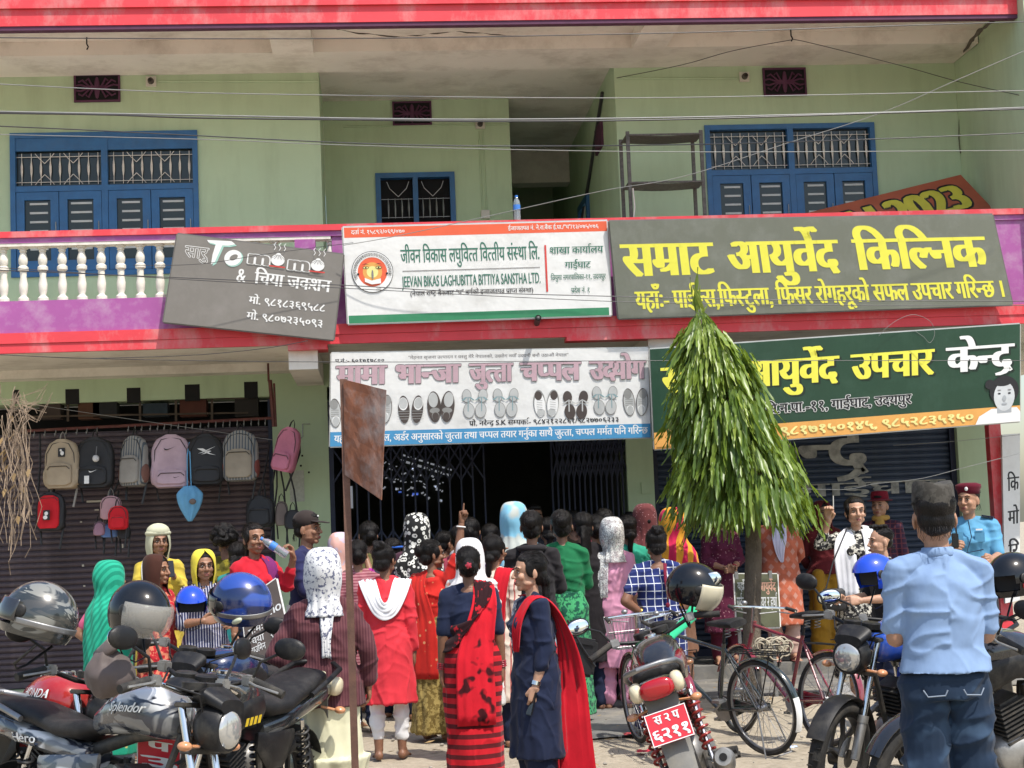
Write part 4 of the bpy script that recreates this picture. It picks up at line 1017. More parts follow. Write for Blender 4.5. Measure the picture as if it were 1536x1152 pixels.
    me = bpy.data.meshes.new('hair'); me.from_pydata(out, [], fs); me.materials.append(HAIRM); me.polygons.foreach_set('use_smooth', [True] * len(me.polygons)); return me
HAIRC = {}
# --- base hand: wrist at the origin, fingers along -z, palm facing -y, thumb on -x
def base_hand(pose):
    b = MB(); b.cap((0, 0, .01), (0, 0, -.01), .023, .025); 
    b.xsec([(.0, 0, 0, .026, .019), (.03, 0, 0, .034, .017), (.06, 0, 0, .041, .015), (.085, 0, 0, .040, .013), (.092, 0, 0, .034, .009)], 16, .8)
    b.v = [(-z_, x_, -y_) if False else (y_, z_, -x_) for (x_, y_, z_) in b.v[-80:]] if False else b.v
    hv = b.v; nv = 5 * 16
    for i in range(len(hv) - nv, len(hv)): x_, y_, z_ = hv[i]; hv[i] = (y_, z_, -x_)
    curl = {'relax': (.25, .35, .3), 'fist': (1.25, 1.5, .9), 'grip': (.75, .9, .6), 'point': (1.25, 1.5, .9), 'flat': (.05, .1, .05)}[pose]
    for k, (x, L) in enumerate(((-.030, .068), (-.010, .078), (.011, .072), (.030, .056))):
        c = curl
        if pose == 'point' and k == 0: c = (0., .05, .05)
        if pose == 'relax': c = tuple(q * (1 + .25 * k) for q in curl)
        p = Vector((x, 0, -.083)); ang = 0; r = .0098 - .0006 * abs(k - 1)
        for s_, (f, a) in enumerate(zip((.45, .31, .24), c)):
            ang += a; d = Vector((x * .6 * (1 if pose == 'flat' or pose == 'relax' else .1), -math.sin(ang), -math.cos(ang))).normalized(); q = p + d * L * f; b.cap(p, q, r, r * .92, 10); p = q; r *= .92
    if pose in ('fist', 'point', 'grip'):
        b.cap((-.026, -.006, -.02), (-.043, -.022, -.05), .014, .012, 10); b.cap((-.043, -.022, -.05), (-.02, -.042, -.072), .011, .0095, 10)
    else:
        b.cap((-.024, -.004, -.015), (-.046, -.012, -.045), .014, .0115, 10); b.cap((-.046, -.012, -.045), (-.052, -.018, -.082), .0105, .009, 10)
    return remesh(b, .0048, 2)
HANDS = {}
def put_arr(mb, arr, T, mi=0):
    co, fs, nr = arr; A = np.array(T)[:3, :3]; t = np.array(T)[:3, 3]; vs = co @ A.T + t; o = len(mb.v)
    mb.v += [tuple(x) for x in vs.tolist()]; mb.f += [tuple(i + o for i in f) for f in fs]; mb.m += [mi] * len(fs)
def frame(zdir, xhint):
    z = -Vector(zdir).normalized(); x = Vector(xhint); x = (x - z * x.dot(z)).normalized(); y = z.cross(x); return Matrix((x, y, z)).transposed()
ARMS = {  # for the person's left side (+x when facing -y): elbow, wrist, hand direction, pinky hint
 'down': ((.035, .03, 1.02), (.05, -.02, .79), (.02, -.12, -1), (0, 1, 0), 'relax'),
 'downb': ((.04, .04, 1.02), (.06, .02, .785), (0, -.05, -1), (0, 1, 0), 'relax'),
 'hip': ((.14, .09, 1.05), (.01, .06, .955), (-.75, -.55, -.25), (0, .3, -1), 'relax'),
 'fold': ((.045, -.05, 1.035), (-.10, -.19, 1.06), (-1, -.2, .1), (0, -.2, -1), 'relax'),
 'clasp': ((.05, -.02, 1.03), (-.10, -.20, .96), (-1, -.1, -.15), (0, 0, -1), 'grip'),
 'behind': ((.07, .10, 1.04), (-.04, .17, .90), (-1, .05, -.2), (0, -.3, -1), 'relax'),
 'point': ((.09, -.05, 1.50), (.125, -.10, 1.745), (.06, -.05, 1), (0, 1, 0), 'point'),
 'phone': ((.03, -.10, 1.05), (-.05, -.27, 1.20), (-.3, -.2, .8), (.3, 1, 0), 'grip'),
 'wave': ((.22, -.10, 1.22), (.27, -.16, 1.45), (.05, -.15, 1), (1, .2, 0), 'grip'),
 'brow': ((.06, -.2, 1.2), (-.02, -.27, 1.40), (-.5, .1, .8), (.5, 1, 0), 'relax'),
 'fwd': ((.04, -.06, 1.04), (.0, -.28, 1.03), (-.1, -1, .05), (.3, 0, -1), 'grip'),
 'drink': ((.10, -.16, 1.14), (.06, -.27, 1.33), (-.2, .0, 1), (0, 1, .3), 'grip'),
 'bag': ((.05, .0, 1.03), (.05, -.16, .86), (.0, -.5, -1), (0, 1, 0), 'grip'),
}
VOX = {'vh': (.007, .006), 'hi': (.008, .0085), 'mid': (.010, .0105), 'lo': (.013, .013)}
def garment(rings, sleeves, mat, name, parent, voxel=.01, mode='kurta', amp=.006, extra=None, seed=0, n=56):
    """solid garment from rings (z, cx, cy, rx, ry[, pleat]) and sleeve cones; joined, softened and wrinkled"""
    b = MB()
    if rings:
        rs = []
        for i, q in enumerate(rings):
            z, cx, cy, rx, ry = q[:5]; pl = q[5] if len(q) > 5 else 0; rg = []
            for j in range(n):
                a = 2 * math.pi * j / n; k = 1 + pl * (.6 * math.sin(a * 9 + seed + .6 * math.sin(z * 5)) + .4 * math.sin(a * 15 + seed * 2 + z * 3))
                rg.append((cx + math.cos(a) * rx * k, cy + math.sin(a) * ry * k, z))
            rs.append(rg)
        rs2 = [rs[0]]
        for i in range(1, len(rs)):
            m_ = max(1, int(abs(rings[i][0] - rings[i - 1][0]) / .05))
            for q in range(1, m_ + 1): t = q / m_; t2 = t; rs2.append([tuple(a_[c] * (1 - t2) + b_[c] * t2 for c in range(3)) for a_, b_ in zip(rs[i - 1], rs[i])])
        b.loft(rs2)
    for (p, q, ra, rb) in sleeves: b.cap(p, q, ra, rb, 16)
    if extra: extra(b)
    co, fs, nr = remesh(b, voxel, 2)
    out = []; sd = Vector((seed * 3.1, seed * 1.7, 0)); amp *= 1.25
    def cr(q, p_=2.2): return max(0., 1 - abs(noise.noise(q)) * 2.6) ** p_
    for p, n_ in zip(co, nr):
        v = Vector(p); wq = v + Vector((noise.noise(v * 4 + sd), noise.noise(v * 4 - sd), noise.noise(v * 3 + sd * 2))) * .09
        if mode == 'skirt': d = noise.noise(Vector((v.x * 11, v.y * 11, v.z * 1.6)) + sd) * amp * 1.7 + cr(Vector((wq.x * 9, wq.y * 9, wq.z * 1.5)) + sd) * amp * .9
        elif mode == 'legs': d = noise.noise(Vector((v.x * 5, v.y * 5, v.z * 17)) + sd) * amp + cr(Vector((wq.x * 5 + wq.z * 3, wq.y * 5, wq.z * 9)) - sd) * amp * 1.3 - amp * .5
        else:
            w = max(0, min(1, (1.0 - v.z) * 3)); q = Vector((v.x * 8, v.y * 8, v.z * 4)) + sd
            d = (noise.noise(q * 1.6 + Vector((v.z * 9, 0, v.x * 12))) * (1 - w) * 1.3 + noise.noise(Vector((v.x * 10, v.y * 10, v.z * 1.8)) + sd) * w * 1.6) * amp
            d = d * .8 + cr(Vector((wq.x * 5 + wq.z * 4 * math.copysign(1, v.x), wq.y * 5, wq.z * 10)) + sd) * amp * 1.3 * (1 - w * .75) + cr(Vector((wq.x * 9, wq.y * 9, wq.z * 2.2)) - sd, 3) * amp * 1.2 * (.3 + w * .7) - amp * .3
        out.append((p[0] + n_[0] * d, p[1] + n_[1] * d, p[2] + n_[2] * d))
    me = bpy.data.meshes.new(name); me.from_pydata(out, [], fs); me.materials.append(mat); me.polygons.foreach_set('use_smooth', [True] * len(me.polygons))
    o = bpy.data.objects.new(name, me); COL.objects.link(o); o.parent = parent
    return o
def bvh_of(objs):
    vs = []; fs = []
    for o in objs:
        k = len(vs); vs += [v.co.copy() for v in o.data.vertices]; fs += [[i + k for i in p.vertices] for p in o.data.polygons]
    return BVHTree.FromPolygons(vs, fs)
def drape(path, width, mat, name, parent, bvh, off=.012, nw=12, sub=5, fold=.006, th=.004, wdir=None, tight=True, seed=1):
    """cloth strip along a path of (point, width direction, [width]) laid on the body"""
    pts = []
    for i in range(len(path) - 1):
        for q in range(sub):
            t = q / sub; a, c = path[i], path[i + 1]
            p = [Vector(path[max(i - 1, 0)][0]), Vector(a[0]), Vector(c[0]), Vector(path[min(i + 2, len(path) - 1)][0])]
            pos = .5 * ((2 * p[1]) + (p[2] - p[0]) * t + (2 * p[0] - 5 * p[1] + 4 * p[2] - p[3]) * t * t + (3 * p[1] - p[0] - 3 * p[2] + p[3]) * t ** 3)
            wd = Vector(a[1]).lerp(Vector(c[1]), t); w = (a[2] if len(a) > 2 else width) * (1 - t) + (c[2] if len(c) > 2 else width) * t
            pts.append((pos, wd.normalized(), w))
    a = path[-1]; pts.append((Vector(a[0]), Vector(a[1]).normalized(), a[2] if len(a) > 2 else width))
    rows = []
    for i, (p, wd, w) in enumerate(pts):
        r_ = []
        for j in range(nw + 1):
            s = j / nw - .5; v = p + wd * (w * s)
            f = (math.sin(j * 1.9 + seed) * .5 + noise.noise(Vector((j * .8, i * .15, seed))) * .8) * fold
            if bvh is not None:
                loc, nn, idx, dist = bvh.find_nearest(v)
                if loc is not None:
                    sd_ = (v - loc).dot(nn)
                    if sd_ < off or tight and sd_ < .06: v = loc + nn * (off + f + (max(sd_, 0) * .35 if tight else 0))
                    else: v = v + nn * f
            r_.append(v)
        rows.append(r_)
    for _ in range(3):
        rows = [[rows[i][j] if i in (0, len(rows) - 1) else (rows[i - 1][j] + rows[i][j] * 2 + rows[i + 1][j]) / 4 for j in range(nw + 1)] for i in range(len(rows))]
    b = MB(); b.grid(rows, th=th); o = b.build(name, mat, parent, smooth=True); return o
VEILS = {
 'short': [(-.10, .086, .100, .022, 46), (-.14, .082, .088, .03, 44), (-.17, .085, .088, .035, 44), (-.20, .097, .095, .038, 50), (-.235, .103, .10, .04, 70)],
 'mid': [(-.10, .095, .105, .02, 46), (-.15, .105, .105, .03, 44), (-.20, .15, .12, .035, 45), (-.26, .185, .135, .035, 60), (-.34, .18, .14, .04, 90), (-.44, .17, .145, .04, 110)],
 'long': [(-.10, .095, .105, .02, 46), (-.15, .105, .105, .03, 44), (-.20, .15, .12, .035, 45), (-.26, .19, .14, .035, 60), (-.36, .19, .15, .04, 80), (-.50, .18, .16, .04, 95), (-.66, .19, .17, .03, 105), (-.80, .2, .18, .02, 110)],
}
def veil(kind, mat, parent, z0, yaw=0., seed=0, open_=1., sc=1., name='head_scarf', fold=.009, bun=0.):
    rg = [(.142, .012, .012, .03, 0), (.138, .05, .055, .028, 0), (.12, .074, .085, .024, 4), (.09, .09, .103, .02, 22), (.05, .096, .111, .018, 36), (0, .099, .113, .018, 44), (-.05, .099, .109, .018, 46)] + VEILS[kind]
    rows = []; n = 44
    for i, (z, rx, ry, cy, a0) in enumerate(rg):
        a0 = R(a0 * open_); r_ = []
        for j in range(n + 1):
            t = a0 + (2 * math.pi - 2 * a0) * j / n; k = 1 + fold / .1 * (noise.noise(Vector((math.sin(t) * 2.4, math.cos(t) * 2.4, z * 9 + seed * 4 + math.sin(t) * 1.5))) * .7 + .35 * noise.noise(Vector((math.sin(t) * 5, math.cos(t) * 5, z * 26 + seed * 9))) - .12 + .7 * math.sin(t * 13 + seed + z * 12) * max(0, min(1, -z * 5)))
            bb = bun * max(0, -math.cos(t)) ** 2 * max(0, 1 - abs(z - .03) / .1)
            r_.append((math.sin(t) * rx * k * sc, (cy * sc - math.cos(t) * (ry + bb) * k * sc), z * (sc if z > 0 else 1)))
        rows.append(r_)
    dense = []
    for i in range(len(rows) - 1):
        for q in range(3): t = q / 3; dense.append([tuple(a_[c] * (1 - t) + b_[c] * t for c in range(3)) for a_, b_ in zip(rows[i], rows[i + 1])])
    dense.append(rows[-1])
    for _ in range(2): dense = [dense[i] if i in (0, len(dense) - 1) else [tuple((dense[i - 1][j][c] + 2 * dense[i][j][c] + dense[i + 1][j][c]) / 4 for c in range(3)) for j in range(n + 1)] for i in range(len(dense))]
    b = MB(); b.grid(dense, th=.004); b.v = [tuple(Matrix.Rotation(yaw, 3, 'Z') @ Vector(v) + Vector((0, 0, z0))) for v in b.v]
    return b.build(name, mat, parent, smooth=True)

class Person:
    def __init__(s, label, px, Y, H, rot, sk=1, male=False, arms=('down', 'down'), fat=1., hyaw=0., hpitch=0., q='mid', hair='bun', z0=0., lean=(0, 0), legs=True, group=None, py=None, stride=.0, head_only=False, hroll=0.):
        """rot: degrees, 0 faces the camera, 180 away, +90 faces right in the picture"""
        s.k = H / 1.6; zt = z0 + H * .93; x = PX(px, Y, zt)
        s.o = thing('person', label, 'person', (x, Y, z0), rot=(R(lean[0]), R(lean[1]), R(rot)), group=group); s.o.scale = (s.k, s.k, s.k)
        s.q = VOX[q]; s.sk = skin(sk); s.male = male; s.fat = fat; s.rot = rot
        sx = s.sx = (.160 if male else .138) * (1 + (fat - 1) * .35); s.S = {}; s.E = {}; s.W_ = {}; b = MB(); f = fat; hands = []
        for side, nm in ((1, arms[0]), (-1, arms[1])):     # (left, right) of the person
            a = ARMS[nm] if isinstance(nm, str) else nm; mir = lambda v: Vector((v[0] * side, v[1], v[2]))
            S = Vector((sx * side, 0.005, 1.272)); E = Vector(((sx + a[0][0]) * side, a[0][1], a[0][2])); Wp = Vector(((sx + a[1][0]) * side, a[1][1], a[1][2]))
            if nm in ('point',): S = S + Vector((0, 0, .05))
            s.S[side], s.E[side], s.W_[side] = S, E, Wp
            b.cap(S, E, .042 * (.6 + .4 * f), .038 * (.7 + .3 * f), 14); b.cap(E, E.lerp(Wp, .35), .038 * (.7 + .3 * f), .037, 14); b.cap(E.lerp(Wp, .35), Wp, .037, .024, 14)
            hd = mir(a[2]); xh = mir(a[3]); T = frame(hd, xh); 
            if side == -1 or True:
                # thumb must lie opposite the little finger; mirror the mesh for the right hand when needed
                pass
            hands.append((a[4], T, Wp, side, hd))
        b.cap((0, .012, 1.29), (0, -.002, 1.42), .05 if male else .043, .046 if male else .04, 16)
        b.loft([[(math.cos(2 * math.pi * j / 24) * rx * f, cy + math.sin(2 * math.pi * j / 24) * ry * f, z) for j in range(24)] for z, cy, rx, ry in
                ((.80, .0, .11, .085), (.88, .01, .135, .105), (.98, .0, .112, .09), (1.08, 0, .115, .094), (1.17, -.005, .125, .10), (1.235, .0, .12, .08), (1.285, .006, .085, .062), (1.325, .01, .05, .048))])
        for side in (-1, 1): b.cap((side * sx, .005, 1.262), (side * .035, .012, 1.315), .038, .036, 12)
        s.legs = []
        for side in (-1, 1):
            hp = Vector((side * .085, .0, .84)); st = stride * side; kn = Vector((side * .09, -.01 + st * .5, .45)); an = Vector((side * .085, .02 + st, .085))
            s.legs.append((hp, kn, an))
            if legs:
                b.cap(hp, kn, .085 * f, .055, 14); b.cap(kn, kn.lerp(an, .3), .053, .052, 14); b.cap(kn.lerp(an, .3), an, .052, .032, 14)
                b.cap(an + Vector((0, .02, -.045)), an + Vector((side * .02, -.11, -.058)), .034, .026, 12); b.cap(an, an + Vector((side * .015, -.08, -.045)), .034, .028, 12)
                for t_ in range(5): b.cap(an + Vector((side * .02 + (t_ - 2) * .015 , -.12, -.065)), an + Vector((side * .025 + (t_ - 2) * .016, -.155 + abs(t_ - 1.5 * 1) * .006, -.072)), .012, .009, 8)
        co, fs, nr = remesh(b, s.q[0], 3); bd = MB(); put_arr(bd, (co, fs, nr), Matrix())
        for pose, T, Wp, side, hd in hands:
            if pose not in HANDS: HANDS[pose] = base_hand(pose)
            a = HANDS[pose]
            if side == -1: a = (a[0] * np.array([1, 1, 1], dtype=np.float32), a[1], a[2])
            # palm side: flip so that it faces the body
            T4 = T.to_4x4(); T4.translation = Wp
            if (T @ Vector((0, -1, 0))).dot(Vector((-side, -.3, 0))) < 0 and pose != 'point': T4 = T4 @ Matrix.Diagonal((1, -1, 1, 1))
            put_arr(bd, a, T4)
        hz = 1.482; HM = Matrix.Translation((0, -.012, hz)) @ Matrix.Rotation(R(hyaw), 4, 'Z') @ Matrix.Rotation(R(hpitch), 4, 'X') @ Matrix.Rotation(R(hroll), 4, 'Y')
        s.HM = HM; s.hyaw = hyaw; put_arr(bd, HEADS[male], HM); o = len(bd.v)
        bd.v += [tuple(HM @ Vector(v)) for v in FACE.v]; bd.f += [tuple(i + o for i in f_) for f_ in FACE.f]; bd.m += FACE.m
        s.body = bd.build('body', [s.sk, EYEW, EYED, LIPM, BROW], s.o, smooth=True, fixn=False)
        s.hair = None
        if hair:
            if hair not in HAIRC: HAIRC[hair] = base_hair(hair)
            h = bpy.data.objects.new('hair', HAIRC[hair]); COL.objects.link(h); h.parent = s.o; h.matrix_basis = HM; s.hair = h
        s.g = []; s.bv = None
    def sleeves(s, frac, r0=.058, r1=.05):
        out = []
        for side in (-1, 1):
            S, E, Wp = s.S[side], s.E[side], s.W_[side]; L = frac * 2
            e = 1 + (s.fat - 1) * .4
            if L <= 1: out.append((S, S.lerp(E, L), r0 * e, (r0 * .9) * e))
            else: out.append((S, E, r0 * e, r1 * e)); out.append((E, E.lerp(Wp, L - 1), r1 * e, r1 * e * .85))
            out.append((Vector((side * s.sx, .005, 1.275)), Vector((side * .045, .012, 1.328)), .053 * e, .036))
        return out
    def top(s, mat, hem=.45, flare=1.25, sl=.9, name='kurta', neck=1.335, amp=.006, pleat=.0, fit=1., seed=None, low=False, back=0.):
        f = s.fat; seed = seed if seed is not None else random.random() * 9
        hip = (.160 * f * fit, .125 * f * fit); m_ = 1.08 if s.male else 1.
        rg = []
        if hem < .8: rg.append((hem, 0, .0, hip[0] * flare, hip[1] * flare * 1.02, pleat + .03)); rg.append(((hem + .85) / 2, 0, .005, hip[0] * (1 + flare) / 2, hip[1] * (1 + flare) / 2, pleat * .7 + .015))
        elif hem < .95: rg.append((hem, 0, .008, hip[0] * flare, hip[1] * flare, .01))
        if hem < .86: rg.append((.87, 0, .012, hip[0], hip[1], .008))
        zs = [(.99, 0, .003, .138 * f * fit * m_, .110 * f * fit), (1.09, 0, 0, .140 * f * m_ * fit, .114 * f * fit), (1.17, 0, -.006, .152 * f * m_ * fit, .124 * f * fit), (1.235, 0, 0, .148 * m_ * fit, .102 * fit), (1.285, 0, .006, .115 * m_, .082), (1.315, 0, .01, .08, .065), (neck, 0, .012, .058, .055)]
        if low: zs = zs[:-2] + [(1.298, 0, .004, .098, .072)]
        rg += [z for z in zs if z[0] > hem + .03]
        if hem >= .95: rg.insert(0, (hem, 0, .003, .145 * f * fit * m_, .113 * f * fit))
        def ex(b):
            for side in (-1, 1): b.cap((side * .045, -.08 * f, 1.185), (side * .06, -.085 * f, 1.17), .05, .05) if not s.male else None
        g = garment(rg, s.sleeves(sl) if sl else [], mat, name, s.o, s.q[1], 'kurta', amp, ex, seed); s.g.append(g); s.bv = None; return g
    def skirt(s, mat, hem=.07, w=1.15, pleat=.06, name='sari_skirt', topz=1.0, amp=.009, seed=None):
        f = s.fat; seed = seed if seed is not None else random.random() * 9
        g = garment([(hem, 0, .0, .162 * f * w, .15 * f * w, pleat), (.35, 0, .0, .16 * f * (1 + w) / 2, .145 * f * (1 + w) / 2, pleat * .8), (.65, 0, .006, .166 * f, .136 * f, pleat * .5), (.86, 0, .014, .168 * f, .133 * f, .015), (.96, 0, .006, .148 * f, .117 * f), (topz, 0, 0, .14 * f, .11 * f)], [], mat, name, s.o, s.q[1], 'skirt', amp, None, seed); s.g.append(g); s.bv = None; return g
    def trousers(s, mat, r=(.1, .075, .058), end=0., name='trousers', amp=.007, topz=.98, fit=.88):
        sl = []
        for hp, kn, an in s.legs:
            e = an.lerp(kn, end); sl += [(hp, kn, r[0] * s.fat * .88, r[1]), (kn, e, r[1], r[2])]
        g = garment([(.80, 0, .008, .165 * s.fat * fit, .125 * s.fat * fit), (.88, 0, .012, .162 * s.fat * fit, .128 * s.fat * fit), (topz, 0, .004, .14 * s.fat * fit, .11 * s.fat * fit)], sl, mat, name, s.o, s.q[1], 'legs', amp, None, random.random() * 9); s.g.append(g); s.bv = None; return g
    def bvh(s):
        if s.bv is None: s.bv = bvh_of(s.g)
        return s.bv
    def drape(s, path, width, mat, name='shawl', **k): return drape(path, width, mat, name, s.o, s.bvh(), **k)
    def veil(s, kind, mat, **k): return veil(kind, mat, s.o, 1.482, R(s.hyaw), **k)
    def obj(s, mb, name, mat, head=False, side=None, **k):
        if head: mb.v = [tuple(s.HM @ Vector(v)) for v in mb.v]
        return mb.build(name, mat, s.o, **k)
    def bangle(s, side, mat, n=2, frac=.9, r=.031):
        b = MB(); E, Wp = s.E[side], s.W_[side]; d = (Wp - E).normalized(); T = frame(-d, (1, .2, .1)).to_4x4()
        for q in range(n): T.translation = E.lerp(Wp, frac - .05 * q); b.T = T.copy(); b.torus((0, 0, 0), r, .004, 'z', 16, 6)
        b.T = None; b.build('bangle', mat, s.o, smooth=True)
    def sandals(s, mat):
        for hp, kn, an in s.legs:
            b = MB(); sd = 1 if an.x > 0 else -1; b.xsec([(-.085, 0, 0, .03, .008), (-.03, 0, 0, .036, .009), (.06, .008, 0, .042, .008), (.13, .01, 0, .04, .007), (.155, .008, 0, .02, .006)], 14)
            b.v = [(an.x + sd * y, an.y + .0 - x, .012 + z) for (x, y, z) in b.v]
            b.tube([(an.x - .035, an.y - .06, .02), (an.x, an.y - .11, .055), (an.x + .04, an.y - .06, .02)], .006, 6); b.build('sandal', mat, s.o, smooth=True)
GOLD = M('gold', (.6, .4, .12), .3, 1., bump=0); BANG = M('red_bangle', (.35, .01, .03), .25, bump=0, coat=.5); WATCHM = CHROME
def sphone(P_, side=1, name='phone', lab=''):
    b = MB(); W_, E = P_.W_[side], P_.E[side]; c = W_ + (W_ - E).normalized() * .1; b.box(c, (.07, .01, .14), rot=(-.3, 0, .2), bev=.004)
    w = P_.o.matrix_basis
    o = b.build(name, M('phone_black', (.012, .012, .014), .15, bump=0)); o.matrix_world = Matrix.LocRotScale(P_.o.location, P_.o.rotation_euler.to_quaternion(), P_.o.scale); return tag(o, lab, 'phone')
def worldobj(P_, mb, name, mat, label, cat, **k):
    """a held or carried thing: top-level, placed in the person's frame"""
    o = mb.build(name, mat, None, **k); o.matrix_world = Matrix.LocRotScale(P_.o.location, P_.o.rotation_euler.to_quaternion(), P_.o.scale); return tag(o, label, cat)
def glasses(P_):
    b = MB()
    for s in (-1, 1): b.torus((s * .031, -.1, .006), .021, .0011, 'y', 18, 5); b.tube([(s * .05, -.1, .01), (s * .078, 0, .005)], .0015, 5)
    b.tube([(-.01, -.1, .01), (.01, -.1, .01)], .0018, 5); P_.obj(b, 'glasses', EYED, head=True)
def scarf_U(P_, mat, back=True, w=.2, drop=.95, name='shawl', seed=1, front=.85, th=.005):
    """two ends hanging down the front, loop round the neck behind (or mirrored)"""
    sg_ = -1 if back else 1
    pa = [((-.10, sg_ * .10, drop), (1, 0, 0), w * .7), ((-.12, sg_ * .13, 1.12), (1, 0, 0), w * .8), ((-.11, sg_ * .09, 1.27), (1, 0, 0), w * .7), ((-.07, 0, 1.35), (.7, -sg_ * .7, 0), w * .45)]
    pa += [((0, -sg_ * .06, 1.345), (0, -sg_ * .5, .6), w * .5)] + [((-p[0][0], p[0][1], p[0][2]), (p[1][0], -p[1][1], 0) if i else (.7, sg_ * .7, 0), p[2]) for i, p in enumerate(reversed(pa))]
    return P_.drape(pa, w, mat, name, seed=seed, sub=4, th=th)
def loop_scarf(P_, mat, low=1.14, w=.12, name='shawl', back=True):
    """dupatta worn with its loop hanging down the back"""
    y = .12 if back else -.12; sy = 1 if back else -1
    pa = [((-.13, -sy * .11, 1.0), (1, 0, 0)), ((-.13, -sy * .10, 1.22), (1, 0, 0)), ((-.135, 0, 1.34), (1, .1, 0)), ((-.115, y * .9, 1.27), (1, 0, .35)), ((-.06, y * 1.15, low + .04), (.6, 0, 1)), ((0, y * 1.2, low), (0, 0, 1)),
          ((.06, y * 1.15, low + .04), (-.6, 0, 1)), ((.115, y * .9, 1.27), (-1, 0, .35)), ((.135, 0, 1.34), (-1, -.1, 0)), ((.13, -sy * .10, 1.22), (-1, 0, 0)), ((.13, -sy * .11, 1.0), (-1, 0, 0))]
    return P_.drape(pa, w, mat, name, sub=5, nw=14, fold=.009)
def sari_pallu(P_, mat, side=1, name='sari_pallu', low=.55, back=True):
    """broad cloth from the front waist over one shoulder and down the back"""
    s = side
    pa = [((-s * .1, -.14, .98), (.2, 0, 1), .22), ((0, -.15, 1.08), (.4, 0, .9), .2), ((s * .09, -.12, 1.24), (.8, 0, .4), .17), ((s * .10, 0, 1.36), (.9, .3, -.2), .14), ((s * .10, .12, 1.24), (.95, 0, -.2), .17),
          ((s * .06, .15, 1.08), (1, 0, -.2), .21), ((s * .03, .16, .92), (1, 0, -.1), .25), ((s * .02, .17, .75), (1, 0, 0), .27), ((s * .02, .175, low), (1, 0, 0), .27)]
    return P_.drape(pa, .2, mat, name, sub=4, nw=14, fold=.010, th=.005)

# ------------------------------------------------------------------ the crowd
def C_(n, *a, **k): return cloth(n, *a, **k)
GB = 'women crowding round the gate of the shop'
LEGW = C_('white_cotton', (.70, .70, .70)); CREAMC = C_('cream_cotton', (.62, .60, .42)); 
# man in light blue polo and dark cap
p = Person('man in light blue polo shirt, dark Nepali cap and jeans, back turned at far right', 1402, 6.45, 1.70, 176, 2, True, (((.018, -.02, 1.03), (-.06, -.20, 1.07), (-1, -.2, 0), (0, -.2, -1), 'relax'),) * 2, .96, q='vh', hair='short', hyaw=-8, stride=.0)
POLO = C_('polo_light_blue', (.21, .31, .49), bump=.5, sheen=.15); 
p.top(POLO, hem=.90, flare=1.08, sl=.40, name='polo_shirt', amp=.0065, fit=1.08, neck=1.34)
b = MB(); b.lathe([(.062, 0), (.066, .012), (.060, .035), (.052, .038)], (0, .008, 1.335), 24); p.obj(b, 'collar', POLO, smooth=True)
JEAN = C_('dark_denim', (.014, .028, .055), (.032, .058, .10), 'print', 5, thr=.55, rough=.9, bump=.3); p.trousers(JEAN, (.108, .09, .076), name='jeans', amp=.009, topz=.93, fit=.96)
b = MB()
for s in (-1, 1): b.tube([(s * .03, .138, .84), (s * .04, .138, .82), (s * .10, .118, .815), (s * .115, .11, .84)], .003, 5)
p.obj(b, 'seam_stitching', M('denim_stitch', (.2, .24, .3), .8))
CAPM = C_('cap_charcoal', (.045, .041, .035), (.065, .06, .052), 'print', 40, bump=.3, sheen=.2)
b = MB(); rg = []
for z, rx, ry, dz in ((.045, .0825, .103, .0), (.08, .082, .103, 0), (.11, .0805, .100, .0), (.128, .079, .096, .005), (.140, .074, .088, .008), (.136, .055, .06, .008), (.132, .02, .02, .0)):
    rg.append([(math.cos(2 * math.pi * j / 40) * rx * (1 + .012 * math.sin(j * .9)), .016 + math.sin(2 * math.pi * j / 40) * ry, z + dz * math.sin(2 * math.pi * j / 40 * 2 + .5) + (.004 * math.sin(j * 1.3) if z > .15 else 0)) for j in range(40)])
b.loft(rg); p.obj(b, 'cap', CAPM, head=True, smooth=True, auto=60)
# woman in ribbed maroon cardigan
MARC = C_('maroon_ribbed_knit', (.075, .022, .030), (.11, .04, .045), 'vstripe', 62, thr=.5, bump=.6)
p = Person('woman in ribbed maroon cardigan with white patterned head scarf, hands on hips behind brown post', 484, 8.75, 1.51, 184, 1, False, ('hip', ((.10, .05, 1.05), (.10, -.0, .86), (0, -.2, -1), (0, 1, 0), 'relax')), 1.12, q='hi', hair='bun')
p.skirt(CREAMC, hem=.46, w=1.32, pleat=.03, name='kurta', topz=.97, seed=2); p.trousers(LEGW, (.10, .10, .11)); g = p.top(MARC, hem=.74, flare=1.12, sl=.93, name='cardigan', amp=.007, fit=1.14, seed=4)
SCW = C_('white_floral_scarf', (.66, .66, .66), (.12, .13, .2), 'print', 46, thr=.57, bump=.3); p.veil('short', SCW, seed=3, bun=.03, sc=1.08)
p.drape([((-.02, .13, 1.36), (1, 0, 0), .10), ((-.01, .165, 1.24), (1, 0, 0), .08), ((0, .17, 1.12), (1, 0, 0), .055), ((0, .17, 1.02), (1, 0, 0), .05)], .08, SCW, 'scarf_tail', fold=.01)
# red kurta, white dupatta
REDK = C_('coral_red_cotton', (.60, .035, .05), bump=.4, sheen=.2)
p = Person('barefoot woman in plain coral red kurta, white dupatta loop down her back, white leggings', 577, 11.65, 1.53, 176, 0, False, ('down', 'down'), 1.12, q='hi', hair='highbun', hyaw=-25, stride=.02)
p.top(REDK, hem=.42, flare=1.2, sl=.9, amp=.007, pleat=.015); p.trousers(LEGW, (.09, .065, .05), end=.28, name='leggings'); loop_scarf(p, C_('white_dupatta', (.72, .72, .74)), 1.10, .13); p.bangle(-1, GOLD)
